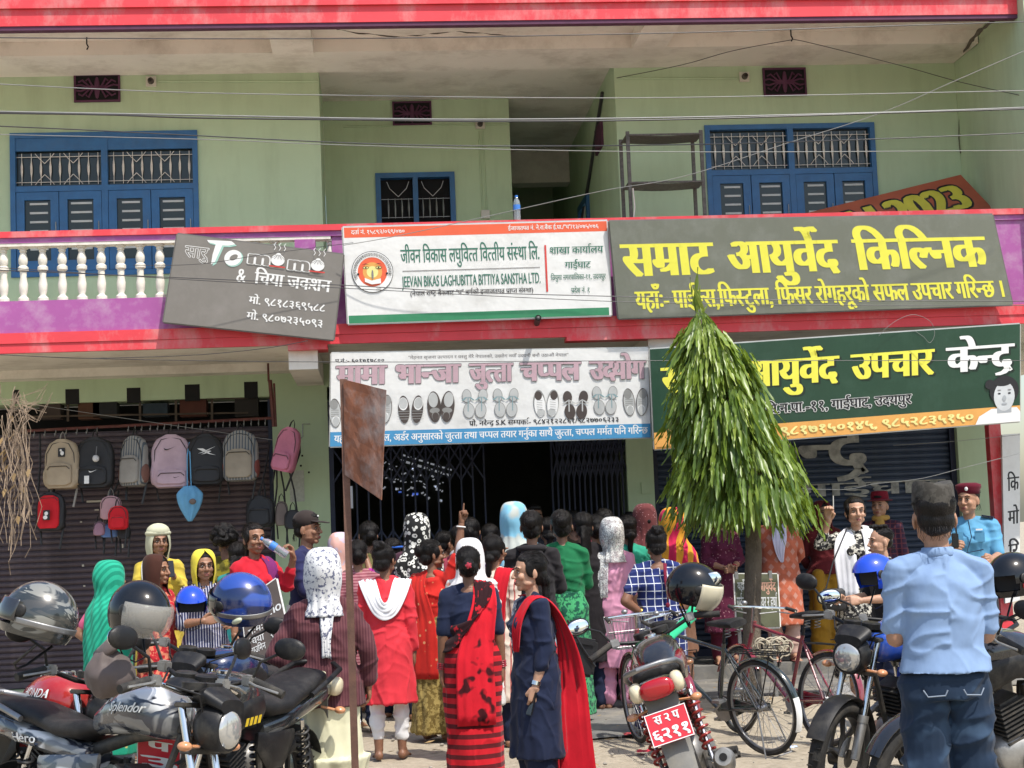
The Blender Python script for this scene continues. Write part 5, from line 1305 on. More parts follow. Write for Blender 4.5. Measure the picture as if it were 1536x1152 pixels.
# red and black sari, navy blouse
SARI = C_('red_black_sari', (.55, .012, .022), (.10, .008, .012), 'hstripe', 15, thr=.45, bump=.5, sheen=.3); SARIF = C_('red_sari_floral', (.60, .012, .025), (.05, .005, .008), 'print', 7, thr=.60, bump=.5)
NAVY = C_('navy_cotton', (.012, .018, .045), bump=.4, sheen=.3)
p = Person('woman in red sari with black flowers over navy blouse, red clip in hair, centre front', 702, 10.25, 1.50, 178, 0, False, ('downb', 'downb'), 1.12, q='hi', hair='bun')
p.top(NAVY, hem=1.0, sl=.46, name='blouse', amp=.004, low=True); p.skirt(SARI, hem=.04, w=1.08, pleat=.04); sari_pallu(p, SARIF, side=-1, low=.42); 
p.drape([((.15, .0, .98), (0, 0, 1), .18), ((.09, .13, 1.0), (-.4, 0, 1), .2), ((-.02, .15, 1.1), (-.6, 0, .8), .17), ((-.09, .12, 1.24), (-.8, 0, .5), .14), ((-.10, .02, 1.36), (-1, 0, 0), .12)], .15, C_('sari_border', (.45, .01, .02), (.02, .004, .006), 'print', 14, thr=.45), 'sari_border', off=.02)
for s in (-1, 1): p.bangle(s, BANG, 4, .97, .030)
b = MB(); b.ell((0, .165, -.005), (.018, .006, .018), 10, 6); [b.ell((math.cos(a) * .016, .163, -.005 + math.sin(a) * .016), (.008, .006, .008), 6, 5) for a in (0, 1.3, 2.5, 3.8, 5)]; p.obj(b, 'hair_clip', BANG, head=True)
# profile woman, navy kurta and red dupatta
p = Person('older woman in profile facing left, navy kurta with red dupatta, silver watch, phone in hand', 796, 8.95, 1.465, -78, 3, False, (((.02, .02, 1.03), (.02, -.05, .81), (0, -.15, -1), (0, 1, 0), 'grip'), 'down'), 1.15, q='hi', hair='lowknot', hpitch=2)
RDUP = C_('crimson_dupatta', (.50, .008, .02), bump=.5); p.trousers(NAVY, (.11, .1, .09)); p.top(NAVY, hem=.38, flare=1.12, sl=.72, amp=.007, seed=3)
p.drape([((.09, -.14, 1.02), (.8, 0, 0), .1), ((.10, -.12, 1.20), (1, 0, 0), .1), ((.10, -.03, 1.34), (1, .2, 0), .10), ((.10, .10, 1.28), (1, 0, 0), .12), ((.12, .17, 1.05), (.8, .5, 0), .16), ((.13, .18, .8), (.5, .8, 0), .2), ((.14, .185, .5), (.4, .9, 0), .23), ((.14, .20, .15), (.4, .9, 0), .25)], .15, RDUP, 'dupatta', tight=False, fold=.014, nw=16)
p.drape([((-.10, -.03, 1.34), (1, .2, 0), .10), ((-.10, .10, 1.26), (1, 0, 0), .12), ((-.12, .17, 1.0), (.8, -.5, 0), .16), ((-.1, .19, .6), (.4, -.9, 0), .2), ((-.1, .2, .2), (.4, -.9, 0), .22)], .15, RDUP, 'dupatta', tight=False, fold=.014)
b = MB(); E_, W_ = p.E[1], p.W_[1]; d = (W_ - E_).normalized(); T = frame(-d, (1, .2, 0)).to_4x4(); T.translation = E_.lerp(W_, .9); b.T = T; b.lathe([(.028, -.012), (.031, -.012), (.031, .012), (.028, .012)], n=20); b.box((0, -.033, 0), (.03, .008, .03), bev=.003); b.T = None; p.obj(b, 'wrist_watch', CHROME)
sphone(p, 1, 'phone', 'black phone held low in the hand of the woman in navy kurta')
b = MB(); b.tube([(.0, -.12, 1.0), (-.04, -.13, 1.15), (-.08, -.08, 1.31), (-.1, .0, 1.35)], .012, 6, flat=.4); p.obj(b, 'lace_trim', C_('silver_lace', (.45, .45, .47), (.2, .2, .22), 'print', 60))
# pointing woman
REDB = C_('red_brocade', (.50, .02, .015), (.6, .25, .12), 'dots', 16, thr=.3, bump=.4); OLV = C_('olive_gold_brocade', (.16, .11, .03), (.32, .24, .08), 'print', 30)
p = Person('woman in red brocade blouse pointing one finger up with her raised right arm', 648, 12.6, 1.54, 150, 0, False, ('hip', ((.09, -.02, 1.50), (.115, -.04, 1.735), (.06, -.02, 1), (0, 1, 0), 'point')), 1.12, q='hi', hair='midbun', hyaw=-45, hpitch=0)
p.top(REDB, hem=.95, sl=.38, name='blouse', low=True); p.skirt(OLV, w=1.15); sari_pallu(p, REDB, side=1, low=.5)
b = MB(); E_, W_ = p.E[-1], p.W_[-1]; d = (W_ - E_).normalized(); T = frame(-d, (1, .2, 0)).to_4x4(); T.translation = E_.lerp(W_, .85); b.T = T; b.torus((0, 0, 0), .034, .006, 'z', 18, 8); b.T = None; p.obj(b, 'bangle', WHL, smooth=True)
# pink kurta, lace scarf
PINK = C_('pink_satin', (.58, .26, .38), bump=.4, sheen=.2, rough=.6)
p = Person('woman in pink kurta and trousers with white lace scarf over her bun, right of centre', 917, 14.0, 1.64, 168, 1, False, ('down', 'down'), 1.05, q='mid', hair='midbun', hyaw=15)
p.top(PINK, hem=.36, flare=1.12, sl=.55, amp=.007); p.trousers(PINK, (.1, .08, .075), end=.08); p.veil('short', C_('white_lace', (.72, .72, .70), (.45, .42, .42), 'print', 26, thr=.55, alpha=.35), bun=.05, seed=5, sc=1.06); p.drape([((.1, .12, .95), (1, 0, 0), .12), ((.09, .13, 1.2), (1, 0, 0), .12), ((.06, .06, 1.36), (1, 0, 0), .1), ((.0, -.06, 1.34), (.3, -1, 0), .1)], .1, C_('white_lace', (.7, .7, .7)), 'lace_scarf'); p.bangle(1, GOLD); p.sandals(M('brown_rubber', (.2, .07, .06), .6))
# navy grid sari
GRID = C_('navy_grid_cotton', (.018, .03, .13), (.6, .62, .66), 'check', 17, thr=.10, bump=.3)
p = Person('woman in navy blouse with white grid lines, hands on hips, behind the bicycle basket', 984, 12.2, 1.56, 184, 0, False, ('hip', 'hip'), 1.2, q='hi', hair='highbun')
p.top(GRID, hem=.93, sl=.32, name='blouse', low=True); p.skirt(GRID, w=1.2, pleat=.03, topz=.96)
b = MB(); b.tube([(-.03, .135, 1.33), (-.02, .165, 1.2), (-.03, .165, 1.1), (-.03, .16, 1.03)], [.022, .018, .012, .006], 8, flat=.5); b.ell((-.03, .165, 1.01), (.018, .008, .02)); p.obj(b, 'hair_ribbon', C_('wine_ribbon', (.16, .01, .03)), smooth=True); p.bangle(1, GOLD)
# orange yellow veil
VEIL1 = C_('yellow_pink_veil', (.70, .32, .03), (.55, .02, .08), 'vstripe', 9, thr=.45, rot=(0, .3, 0), bump=.3)
p = Person('woman under a yellow, orange and pink striped veil, peach top, left of the tree', 1006, 14.6, 1.70, 205, 1, False, ('down', 'fold'), 1.0, q='lo', hair='bun')
p.top(C_('peach_cotton', (.65, .33, .2)), hem=.4); p.trousers(C_('peach_cotton', (.65, .33, .2))); p.veil('long', VEIL1, seed=2, sc=1.12, bun=.03)
p = Person('woman in dark maroon dotted head scarf in the shade of the gate pillar', 966, 15.2, 1.76, 190, 1, False, ('down', 'down'), 1.0, q='lo', hair='bun'); p.top(C_('maroon_dark_cotton', (.10, .02, .025)), hem=.4); p.trousers(NAVY); p.veil('mid', C_('maroon_dotted', (.13, .035, .035), (.4, .2, .2), 'dots', 42, thr=.3), seed=7, sc=1.05)
# right of the tree, facing the street
MAR2 = C_('plum_dotted_kurta', (.10, .015, .04), (.38, .2, .22), 'dots', 34, thr=.3)
p = Person('woman in plum dotted kurta and veil with white face mask, left of the tree trunk', 1079, 16.25, 1.62, 8, 2, False, ('clasp', 'clasp'), 1.05, q='mid', hair='bun', z0=PL)
p.top(MAR2, hem=.32, sl=.7, amp=.006); p.trousers(C_('plum_cotton', (.10, .012, .03))); p.veil('mid', C_('plum_dotted_veil', (.09, .015, .03), (.25, .1, .1), 'dots', 50, thr=.2), seed=1, sc=1.02)
b = MB(); b.ell((0, -.085, -.035), (.05, .032, .042), 18, 12); p.obj(b, 'face_mask', LEGW, head=True, smooth=True); p.bangle(1, BANG); p.sandals(M('brown_rubber', (.2, .07, .06), .6))
ORK = C_('rust_diamond_kurta', (.48, .13, .07), (.52, .25, .19), 'diamond', 7., thr=.26, bump=.3)
p = Person('woman in rust kurta with pale diamonds and white scarf, hands behind back, under the leaves', 1166, 16.2, 1.66, -4, 2, False, ('behind', 'behind'), 1.22, q='mid', hair='bun', z0=PL)
p.top(ORK, hem=.36, flare=1.1, sl=.8, amp=.005); p.trousers(C_('pale_peach_trousers', (.55, .36, .3)), (.1, .08, .07), end=.06); SC1 = C_('lilac_white_scarf', (.58, .56, .68)); p.veil('short', SC1, seed=3); p.drape([((.0, -.08, 1.36), (1, 0, 0), .14), ((-.02, -.15, 1.22), (1, 0, 0), .15), ((-.03, -.17, 1.08), (1, 0, 0), .10), ((-.01, -.17, .97), (1, 0, 0), .03)], .1, SC1, 'scarf_end', fold=.012); p.sandals(M('brown_rubber', (.2, .07, .06), .6))
MUST = C_('mustard_cotton', (.30, .16, .015))
p = Person('woman in wine top, mustard trousers and rust headscarf in shade behind the pen-raising woman', 1234, 16.5, 1.60, 4, 1, False, ('behind', 'behind'), 1.1, q='lo', hair='bun', z0=PL); p.trousers(MUST, (.115, .11, .11)); p.top(C_('wine_print_top', (.10, .012, .015), (.4, .1, .08), 'dots', 30, thr=.2), hem=.86, sl=.8); p.veil('mid', C_('wine_print_top', (.1, .012, .015)), seed=3)
b = MB(); b.cap((-.12, -.1, .85), (-.13, -.1, .5), .07, .06); p.obj(b, 'hanging_panel', MUST, smooth=True)
BWP = C_('black_white_print', (.018, .018, .02), (.5, .48, .42), 'print', 34, thr=.53)
p = Person('woman in black and white print dress with white shawl, raising a pen beside the tree', 1283, 13.9, 1.76, -8, 3, False, ('bag', ((.16, -.06, 1.24), (.09, -.14, 1.43), (-.05, -.1, 1), (1, .2, 0), 'grip')), 1.12, q='mid', hair='bun', hyaw=4, z0=.0, lean=(0, 0))
p.top(BWP, hem=.18, flare=1.25, sl=.7, amp=.007, pleat=.02); scarf_U(p, C_('white_towel_shawl', (.74, .74, .78)), back=True, w=.22, drop=.78, front=.8, th=.01); b = MB(); T = p.W_[-1] + (p.W_[-1] - p.E[-1]).normalized() * .1; b.tube([T + Vector((0, -.02, 0)), T + Vector((.0, -.05, .10))], .004, 6); worldobj(p, b, 'pen', WHL, 'thin white pen held up in a raised hand beside the leaves', 'pen')
b = MB(); bc = Vector((.20, -.19, .80)); b.xsec([(-.09, 0, 0, .03, .07), (-.07, 0, 0, .045, .09), (.07, 0, 0, .045, .09), (.09, 0, 0, .03, .07)], 20, .5); b.v = [tuple(Vector(v) + Vector((-.24, -.2, .80))) for v in b.v]; b.tube([(-.30, -.2, .88), (-.22, -.15, 1.1), (-.08, -.05, 1.36), (.02, .06, 1.35)], .006, 6)
o = worldobj(p, b, 'shoulder_bag', M('bag_black', (.015, .015, .017), .6), 'small black shoulder bag with white jumping figure logo at the hip of the print dress', 'bag', smooth=True, auto=50)
b = MB(); b.tube([(-.245, -.252, .84), (-.24, -.252, .80), (-.275, -.252, .755)], .005, 5); b.tube([(-.24, -.252, .80), (-.20, -.252, .76)], .005, 5); b.tube([(-.243, -.252, .825), (-.275, -.252, .79)], .004, 5); b.tube([(-.243, -.252, .83), (-.215, -.252, .865)], .004, 5); b.ell((-.242, -.252, .855), (.008, .003, .009)); b.build('bag_logo', WHL, o)
p = Person('person in dark red hat and mustard neck scarf with plaid jacket against the blue shutter', 1320, 16.4, 1.66, -35, 2, True, ('down', 'down'), 1.05, q='mid', hair='short', z0=PL); p.trousers(NAVY); p.top(C_('purple_plaid', (.045, .022, .045), (.14, .04, .05), 'plaid', 20, thr=.2), hem=.75, sl=.95, name='jacket')
b = MB(); b.lathe([(.125, .055), (.13, .06), (.09, .07), (.088, .12), (.08, .15), (.05, .158), (.001, .158)], (0, .015, 0), 28); p.obj(b, 'hat', C_('wine_felt', (.17, .008, .02)), head=True, smooth=True, auto=40)
b = MB(); b.torus((0, .0, 1.365), .062, .03, 'z', 26, 10); b.ell((.01, -.07, 1.31), (.05, .035, .06)); p.obj(b, 'neck_scarf', C_('mustard_scarf', (.45, .27, .07), bump=.8), smooth=True)
p = Person('boy with short spiky hair in dark shirt, profile facing left, behind the blue helmet', 1322, 12.0, 1.50, -82, 3, True, ('fwd', 'fwd'), .92, q='mid', hair='boy'); p.trousers(NAVY); p.top(C_('black_shirt', (.014, .014, .016)), hem=.8, sl=.45, name='shirt')
b = MB(); b.torus((0, .0, 1.35), .058, .014, 'z', 22, 8); p.obj(b, 'collar', C_('grey_collar', (.35, .38, .4)), smooth=True)
# police officer
PB = C_('police_blue', (.10, .30, .48), bump=.35, rough=.75); p = Person('police officer in blue shirt and maroon beret holding a radio at the right pillar', 1452, 14.0, 1.83, -25, 2, True, ('fwd', ((.04, -.06, 1.04), (-.04, -.27, 1.13), (-.5, -.8, .2), (.3, 0, -1), 'grip')), 1.12, q='mid', hair='short', hyaw=-18, z0=.0)
p.trousers(C_('dark_police_trousers', (.012, .015, .025)), (.105, .08, .075)); p.top(PB, hem=.85, sl=.42, name='uniform_shirt', amp=.005)
b = MB(); b.lathe([(.084, .05), (.087, .075), (.10, .10), (.098, .125), (.06, .138), (.001, .14)], (0.004, .012, 0), 28); p.obj(b, 'beret', C_('maroon_beret', (.10, .006, .018)), head=True, smooth=True); b = MB(); b.ell((.03, -.093, .09), (.014, .005, .016)); p.obj(b, 'beret_badge', WHL, head=True)
b = MB(); [b.box((s * .14, -.01, 1.352), (.09, .05, .012), rot=(0, s * .2, 0)) for s in (-1, 1)]; p.obj(b, 'epaulette', NAVY); b = MB(); b.box((.08, -.138, 1.2), (.075, .008, .085), bev=.003); b.box((-.08, -.138, 1.2), (.075, .008, .085), bev=.003); p.obj(b, 'shirt_pocket', PB); b = MB(); b.box((.08, -.146, 1.255), (.05, .004, .012)); p.obj(b, 'name_badge', WHL)
b = MB(); T = p.W_[-1] + Vector((.04, -.08, .05)); b.box(T, (.05, .035, .11), bev=.006); b.tube([T + Vector((.012, 0, .05)), T + Vector((.012, 0, .17))], .006, 6); worldobj(p, b, 'radio', M('radio_black', (.012, .012, .012), .5), 'black handheld radio with aerial in the hand of the police officer', 'radio')
b = MB(); b.tube([(.0, -.13, 1.33), (.02, -.16, 1.2), (-.02, -.19, 1.08), (.1, -.14, 1.1)], .004, 6); p.obj(b, 'lanyard', NAVY)
# -- left group
GS = C_('green_gold_sari', (.008, .20, .12), (.30, .28, .10), 'dots', 11, thr=.22, bump=.5); GSV = C_('green_veil', (.01, .24, .15), (.02, .35, .22), 'vstripe', 26, thr=.5, rot=(0, .5, .3), bump=.5)
p = Person('woman under a green sari veil seen from behind with one elbow out, far left', 168, 12.3, 1.45, 150, 1, False, ('hip', 'hip'), 1.05, q='mid', hair='bun', hyaw=-25); p.top(C_('pink_blouse', (.55, .1, .2)), hem=.98, sl=.35, name='blouse'); p.skirt(GS); p.veil('long', GSV, seed=4, sc=1.15, bun=.02)
YC = C_('pale_yellow_cotton', (.55, .42, .06))
p = Person('woman with pale cloth wrapped on her head, glasses and phone, yellow clothes, before the shutter', 238, 14.8, 1.74, 12, 1, False, ('phone', 'fwd'), 1.1, q='mid', hair='bun', hyaw=10); p.trousers(YC); p.top(YC, hem=.4, sl=.9); p.veil('short', C_('cream_head_wrap', (.5, .50, .36)), seed=3); glasses(p); p.drape([((-.1, -.1, 1.05), (1, 0, 0)), ((-.1, -.07, 1.3), (1, 0, 0)), ((-.06, .03, 1.37), (1, 0, 0))], .1, C_('pale_grey_shawl', (.5, .5, .48)), 'shawl'); sphone(p, 1, 'phone', 'black phone held up before the yellow clad woman with glasses')
b = MB(); b.ell((0, .02, .09), (.098, .112, .07)); b.torus((0, .02, .075), .088, .02, 'z', 28, 10); p.obj(b, 'head_wrap', C_('cream_head_wrap', (.5, .50, .36)), head=True, smooth=True)
p = Person('woman in brown head scarf, profile facing right, red and orange print dress', 236, 12.6, 1.50, 62, 1, False, ('fold', 'down'), 1.12, q='mid', hair='bun'); ORP = C_('red_orange_print', (.42, .02, .03), (.6, .2, .12), 'print', 20, thr=.55); p.trousers(ORP); p.top(ORP, hem=.4, sl=.6); p.veil('mid', C_('brown_head_scarf', (.05, .018, .012)), seed=6, open_=.8, sc=.98)
STR = C_('navy_white_stripes', (.03, .035, .09), (.42, .42, .48), 'vstripe', 48, thr=.35)
p = Person('woman with glasses and bright yellow cloth on her head, navy striped dress, behind the motorcycles', 306, 12.5, 1.52, 14, 1, False, ('fwd', 'fold'), 1.2, q='mid', hair='bun', hyaw=4); p.trousers(STR); p.top(STR, hem=.3, sl=.55, flare=1.2); p.veil('short', C_('bright_yellow_cloth', (.72, .60, .06)), seed=8, open_=1.05); glasses(p); p.bangle(1, GOLD)
p = Person('person with frizzy black hair and mossy yellow printed clothes, back turned, by the shutter', 338, 14.2, 1.72, 170, 0, False, ('down', 'down'), 1.1, q='lo', hair='frizz'); MOS = C_('moss_yellow_print', (.20, .17, .015), (.08, .07, .01), 'print', 16, thr=.5); p.trousers(MOS); p.top(MOS, hem=.4, sl=.6)
p = Person('girl with smooth black hair and teal top standing between frizzy head and red kurta', 357, 13.9, 1.58, 175, 1, False, ('down', 'down'), .9, q='lo', hair='long'); p.trousers(NAVY); p.top(C_('teal_top', (.02, .2, .2)), hem=.6, sl=.6)
p = Person('smiling young woman in plain red kurta with purple scarf lifting a water bottle', 381, 13.2, 1.73, 28, 1, False, (((.08, -.10, 1.12), (.08, -.22, 1.33), (-.2, .0, 1), (0, 1, .3), 'grip'), 'down'), .95, q='mid', hair='long'); p.trousers(NAVY); p.top(C_('red_plain', (.5, .015, .03)), hem=.4, sl=.8); p.drape([((.1, -.1, 1.0), (1, 0, 0)), ((.11, -.08, 1.25), (1, 0, 0)), ((.08, .03, 1.36), (1, 0, 0)), ((.02, .09, 1.3), (1, 0, 0))], .1, C_('purple_shawl', (.16, .02, .12)), 'scarf')
BOT = M('water_bottle_plastic', (.6, .68, .72), .08, bump=0); BOT.node_tree.nodes['Principled BSDF'].inputs['Transmission Weight'].default_value = .75; BCAP = M('bottle_blue', (.05, .2, .6), .3, bump=0)
def bottle(label, loc, rot=(0, 0, 0), sc=1.):
    t = thing('water_bottle', label, 'bottle', loc, rot=rot); t.scale = (sc,) * 3
    b = MB(); b.lathe([(.028, 0), (.031, .01), (.030, .03), (.031, .05), (.029, .07), (.031, .09), (.031, .15), (.026, .18), (.012, .205), (.012, .215)], n=18); b.build('body', BOT, t, smooth=True)
    b = MB(); b.lathe([(.0315, .10), (.0325, .10), (.0325, .145), (.0315, .145)], n=18); b.build('label_band', BCAP, t); b = MB(); b.lathe([(.014, .213), (.014, .23), (.001, .231)], n=14); b.build('cap', BCAP, t)
bottle('clear water bottle tilted in the hand of the red clad young woman', P(431, 833, 12.9), (0, R(-55), 0), 1.1)
bottle('clear water bottle with blue label standing on the balcony rail', (PX(776, YB + .08, ZR + .016), YB + .08, ZR + .016), (0, 0, 0), 1.13)
p = Person('man in dark baseball cap and navy polo shirt, profile facing right, at the green pillar', 460, 13.6, 1.80, 68, 1, True, ('down', 'fwd'), 1.08, q='mid', hair='short'); p.trousers(NAVY); p.top(C_('navy_polo', (.02, .022, .075)), hem=.8, sl=.5, name='polo_shirt')
b = MB(); b.ell((0, .018, .068), (.088, .1, .08), 24, 14); b.xsec([(-.075, 0, 0, .06, .005), (.0, 0, 0, .07, .006), (.05, 0, 0, .05, .005), (.07, 0, 0, .02, .004)], 16); k_ = 64
for i in range(len(b.v) - k_, len(b.v)): x, y, z = b.v[i]; b.v[i] = (y, -.1 - x, .055 + z - x * .15)
p.obj(b, 'baseball_cap', C_('cap_dark_brown', (.03, .022, .02)), head=True, smooth=True, auto=50); b = MB(); b.box((.0, -.083, .1), (.02, .004, .012)); p.obj(b, 'cap_logo', WHL, head=True)
# -- crowd at the gate
def crowd(label, px, Y, H, rot, sk, hair, arms, topc, bot=None, veilk=None, veilm=None, sl=.7, q='lo', hem=.4, fat=1.05, hyaw=0, male=False, loop=None, seed=1, **k):
    p = Person(label, px, Y, H, rot, sk, male, arms, fat, hyaw=hyaw, q=q, hair=hair, **k); p.top(topc, hem=hem, sl=sl, amp=.007)
    (p.skirt if hem > .9 else p.trousers)(bot or NAVY)
    if veilk: p.veil(veilk, veilm, seed=seed, bun=.02, sc=1.06)
    if loop is not None: loop_scarf(p, loop)
    return p
D2 = ('down', 'down')
crowd('woman in lilac and peach scarf behind the brown post, hand near her face', 512, 13.6, 1.60, 160, 1, 'bun', ('down', 'brow'), C_('magenta_dress', (.35, .02, .25)), veilk='mid', veilm=C_('lilac_peach_scarf', (.5, .42, .5), (.6, .35, .3), 'print', 12))
crowd('woman in dusty rose striped top turned away between post and coral kurta', 536, 13.3, 1.56, 185, 1, 'bun', D2, C_('dusty_rose_stripe', (.22, .06, .08), (.35, .15, .17), 'hstripe', 40), sl=.9)
crowd('woman in black and white leopard print head scarf left of the raised arm', 625, 14.0, 1.74, 185, 1, 'bun', D2, C_('dark_plum_top', (.06, .025, .04)), veilk='mid', veilm=C_('leopard_scarf', (.02, .02, .02), (.68, .68, .62), 'leopard', 26))
p = crowd('man in crimson shirt bending forward at the gate, head in shadow', 668, 15.2, 1.60, 120, 0, 'short', ('down', 'fwd'), C_('crimson_shirt', (.22, .012, .03)), male=True, sl=.45, hem=.8, fat=1.15, lean=(0, 0))
p = crowd('person with blue hair band and black hair deep in the crowd', 588, 14.3, 1.56, 190, 1, 'short', D2, C_('dark_grey_top', (.04, .04, .05)))
b = MB(); b.torus((0, .02, .04), .092, .012, 'z', 26, 8); p.obj(b, 'hair_band', C_('blue_band', (.03, .12, .5)), head=True, smooth=True)
crowd('woman with white towel draped over her head just behind the navy blouse', 706, 11.4, 1.52, 160, 1, 'bun', D2, C_('white_print_top', (.6, .58, .55), (.5, .2, .15), 'print', 24, thr=.6), veilk='mid', veilm=C_('white_towel', (.7, .68, .68)), fat=1.1, q='mid')
p = crowd('woman in cream striped dress with red dupatta shading her eyes with a hand', 741, 12.0, 1.56, 150, 1, 'lowknot', ('brow', 'down'), C_('cream_red_stripes', (.6, .5, .42), (.35, .08, .07), 'vstripe', 26, thr=.22), q='mid', hem=.35)
p.drape([((-.1, -.1, 1.0), (1, 0, 0)), ((-.11, -.08, 1.25), (1, 0, 0)), ((-.1, .03, 1.36), (1, 0, 0)), ((-.09, .12, 1.2), (1, 0, 0)), ((-.06, .15, .9), (1, 0, 0)), ((-.04, .17, .6), (1, 0, 0))], .13, RDUP, 'dupatta')
crowd('woman in pale grey and sky blue translucent veil looking into the gate', 773, 13.8, 1.80, 150, 1, 'bun', D2, C_('sky_blue_top', (.08, .35, .5)), veilk='long', veilm=C_('grey_blue_veil', (.42, .45, .42), (.2, .45, .6), 'print', 4, thr=.5), seed=4)
p = crowd('woman in black hooded jacket with messy bun, left of the green dress', 797, 12.8, 1.74, 172, 1, 'midbun', ('fold', 'fold'), C_('black_hoodie', (.018, .016, .018)), q='mid', hem=.75, sl=.95, fat=1.1, bot=C_('grey_blue_skirt', (.25, .3, .35)))
b = MB(); b.torus((0, .05, 1.33), .075, .035, 'z', 24, 10, flat=.7); b.ell((0, .11, 1.27), (.09, .045, .07)); p.obj(b, 'hood', C_('black_hoodie', (.018, .016, .018)), smooth=True)
p = crowd('woman in bottle green top and patterned green skirt with curly bun', 842, 13.2, 1.74, 178, 1, 'midbun', ('down', 'fold'), C_('bottle_green', (.01, .13, .05)), q='mid', hem=.95, sl=.75, bot=C_('green_print_skirt', (.01, .08, .05), (.05, .3, .12), 'print', 30))
crowd('woman with long dark hair and black dress beside the green top', 874, 14.0, 1.72, 186, 1, 'long', D2, C_('black_dress', (.012, .01, .012)), q='lo')
for k, (px, Y, H, hr, lab, c) in enumerate(((706, 15.0, 1.62, 'bun', 'black haired head with a small bun in front of the gate shade', (.3, .3, .32)), (735, 15.6, 1.66, 'bun', 'person in royal blue top half hidden under the shoe sign', (.02, .06, .4)), (822, 15.6, 1.6, 'lowknot', 'dark haired person in charcoal behind the black hoodie', (.03, .03, .035)),
        (905, 15.4, 1.66, 'midbun', 'person with pink hair tie deep in the gate shade', (.3, .04, .08)), (946, 16.0, 1.72, 'short', 'man with black hair looking in by the right gate pillar', (.05, .05, .06)), (860, 16.1, 1.66, 'short', 'man in brown shirt inside the gate between green and pink women', (.08, .05, .03)), (801, 16.6, 1.74, 'short', 'shadowed man just inside the open gate', (.04, .04, .05)), (617, 15.7, 1.58, 'short', 'dark headed person crouched by the left folding gate', (.05, .04, .06)), (552, 14.9, 1.62, 'bun', 'person in olive top half hidden left of the coral kurta head', (.12, .11, .04)), (690, 14.2, 1.55, 'midbun', 'woman with messy bun under the pointing hand', (.3, .05, .08)), (760, 14.9, 1.62, 'bun', 'woman in violet top behind the sky blue veil', (.15, .05, .2)), (893, 14.7, 1.60, 'bun', 'woman in rust top between long dark hair and pink kurta', (.25, .08, .03)), (940, 14.6, 1.58, 'lowknot', 'woman in sea green top right behind the lace scarf', (.03, .3, .2)))):
    crowd(lab, px, Y, H + .10 * (k % 3 != 1), 170 + (k * 37) % 30 if k not in (4, 6) else 10, 1, hr, D2, C_('crowd_top_%d' % k, c), seed=k, male=hr == 'short')
# heads on the balcony
for px, lab in ((801, 'dark haired person seated behind the balcony rail under the passage, left one'), (885, 'dark haired person seated behind the balcony rail near the blue door')):
    p = Person(lab, px, 16.9, 1.60, 190, 1, True, D2, 1., q='lo', hair='short', z0=ZF - .50, legs=False); p.top(C_('grey_dark_top', (.05, .05, .06)), hem=.8, sl=.5)
# woman's cloth bag on the long chain strap
b = MB(); a = P(851, 930, 11.0); c = P(893, 1000, 11.0); b.tube([a, a.lerp(c, .5) + Vector((0, 0, -.02)), c], .008, 6); b.box(P(872, 985, 11.05), (.2, .08, .26), rot=(0, .2, 0), bev=.02); b.box(P(872, 962, 11.04), (.19, .085, .05), rot=(0, .2, 0), bev=.01)
tag(b.build('handbag', M('handbag_black', (.014, .013, .014), .45, bump=.2), smooth=True, auto=40), 'black handbag on a light chain strap hanging between navy kurta and pink kurta', 'bag')

# ------------------------------------------------------------------ motorcycles
TYRE = M('tyre_rubber', (.02, .019, .018), .85, var=.2, scale=20, bump=.5, dirt=(.14, .12, .09), dscale=6, damt=.5)
PLB = M('black_plastic', (.011, .011, .012), .45, var=.2, scale=12, spec=.3, bump=.15, dirt=(.12, .11, .09), dscale=7, damt=.35)
SEATM = M('seat_vinyl', (.012, .0115, .012), .55, var=.2, scale=30, spec=.3, bump=.5, dirt=(.12, .11, .1), dscale=5, damt=.3)
ALU = M('cast_aluminium', (.34, .33, .31), .5, .75, var=.15, scale=20, dirt=(.12, .1, .08), dscale=9, damt=.6)
ENG = M('engine_dark', (.06, .058, .055), .6, .5, var=.3, scale=20, dirt=(.2, .17, .13), dscale=7, damt=.6)
LENSR = M('red_lens', (.35, .004, .01), .12, bump=0, coat=.6); LENSA = M('amber_lens', (.55, .25, .12), .2, bump=0, coat=.5); LENSC = M('clear_lens', (.62, .55, .38), .15, bump=0, coat=.6)
MIRR = M('mirror_glass', (.75, .8, .82), .04, 1., bump=0); PLR = M('plate_red', (.55, .02, .035), .5, bump=0); MUDG = M('dusty_grey_plastic', (.17, .165, .15), .75, var=.15, scale=10, dirt=(.3, .27, .2), dscale=6, damt=.6)
def swirl(n, c, c2, sc, th=.5):
    m, nt, b = _nodes(n); v = coords(nt, (.6, 1, 1.6), (.3, .5, 0)); w = nt.nodes.new('ShaderNodeTexNoise'); w.inputs['Scale'].default_value = sc; w.inputs['Distortion'].default_value = 2.5; nt.links.new(v, w.inputs['Vector'])
    f = ramp(nt, [(th - .04, (0, 0, 0)), (th, (1, 1, 1)), (th + .09, (1, 1, 1)), (th + .1, (0, 0, 0))], w.outputs['Fac']).outputs[0]; k = ramp(nt, [(.46, c), (.5, tuple(x * .25 for x in c))], noi(nt, coords(nt, (.7, 1, 2)), sc, 1)).outputs[0]
    nt.links.new(mixc(nt, f, k, c2), b.inputs['Base Color']); b.inputs['Roughness'].default_value = .25; b.inputs['Coat Weight'].default_value = .8; MATS[n] = m; return m
SPRR = M('red_spring', (.28, .03, .025), .35, .2, bump=0)
def paint(name, c, rough=.18, c2=None, thr=.5, metal=.0):
    m = M(name, c, rough, metal, var=.04, scale=3, bump=0, coat=.8, dirt=(.22, .2, .16) if c2 is None else c2, dscale=3, damt=.25 if c2 is None else 1.); return m
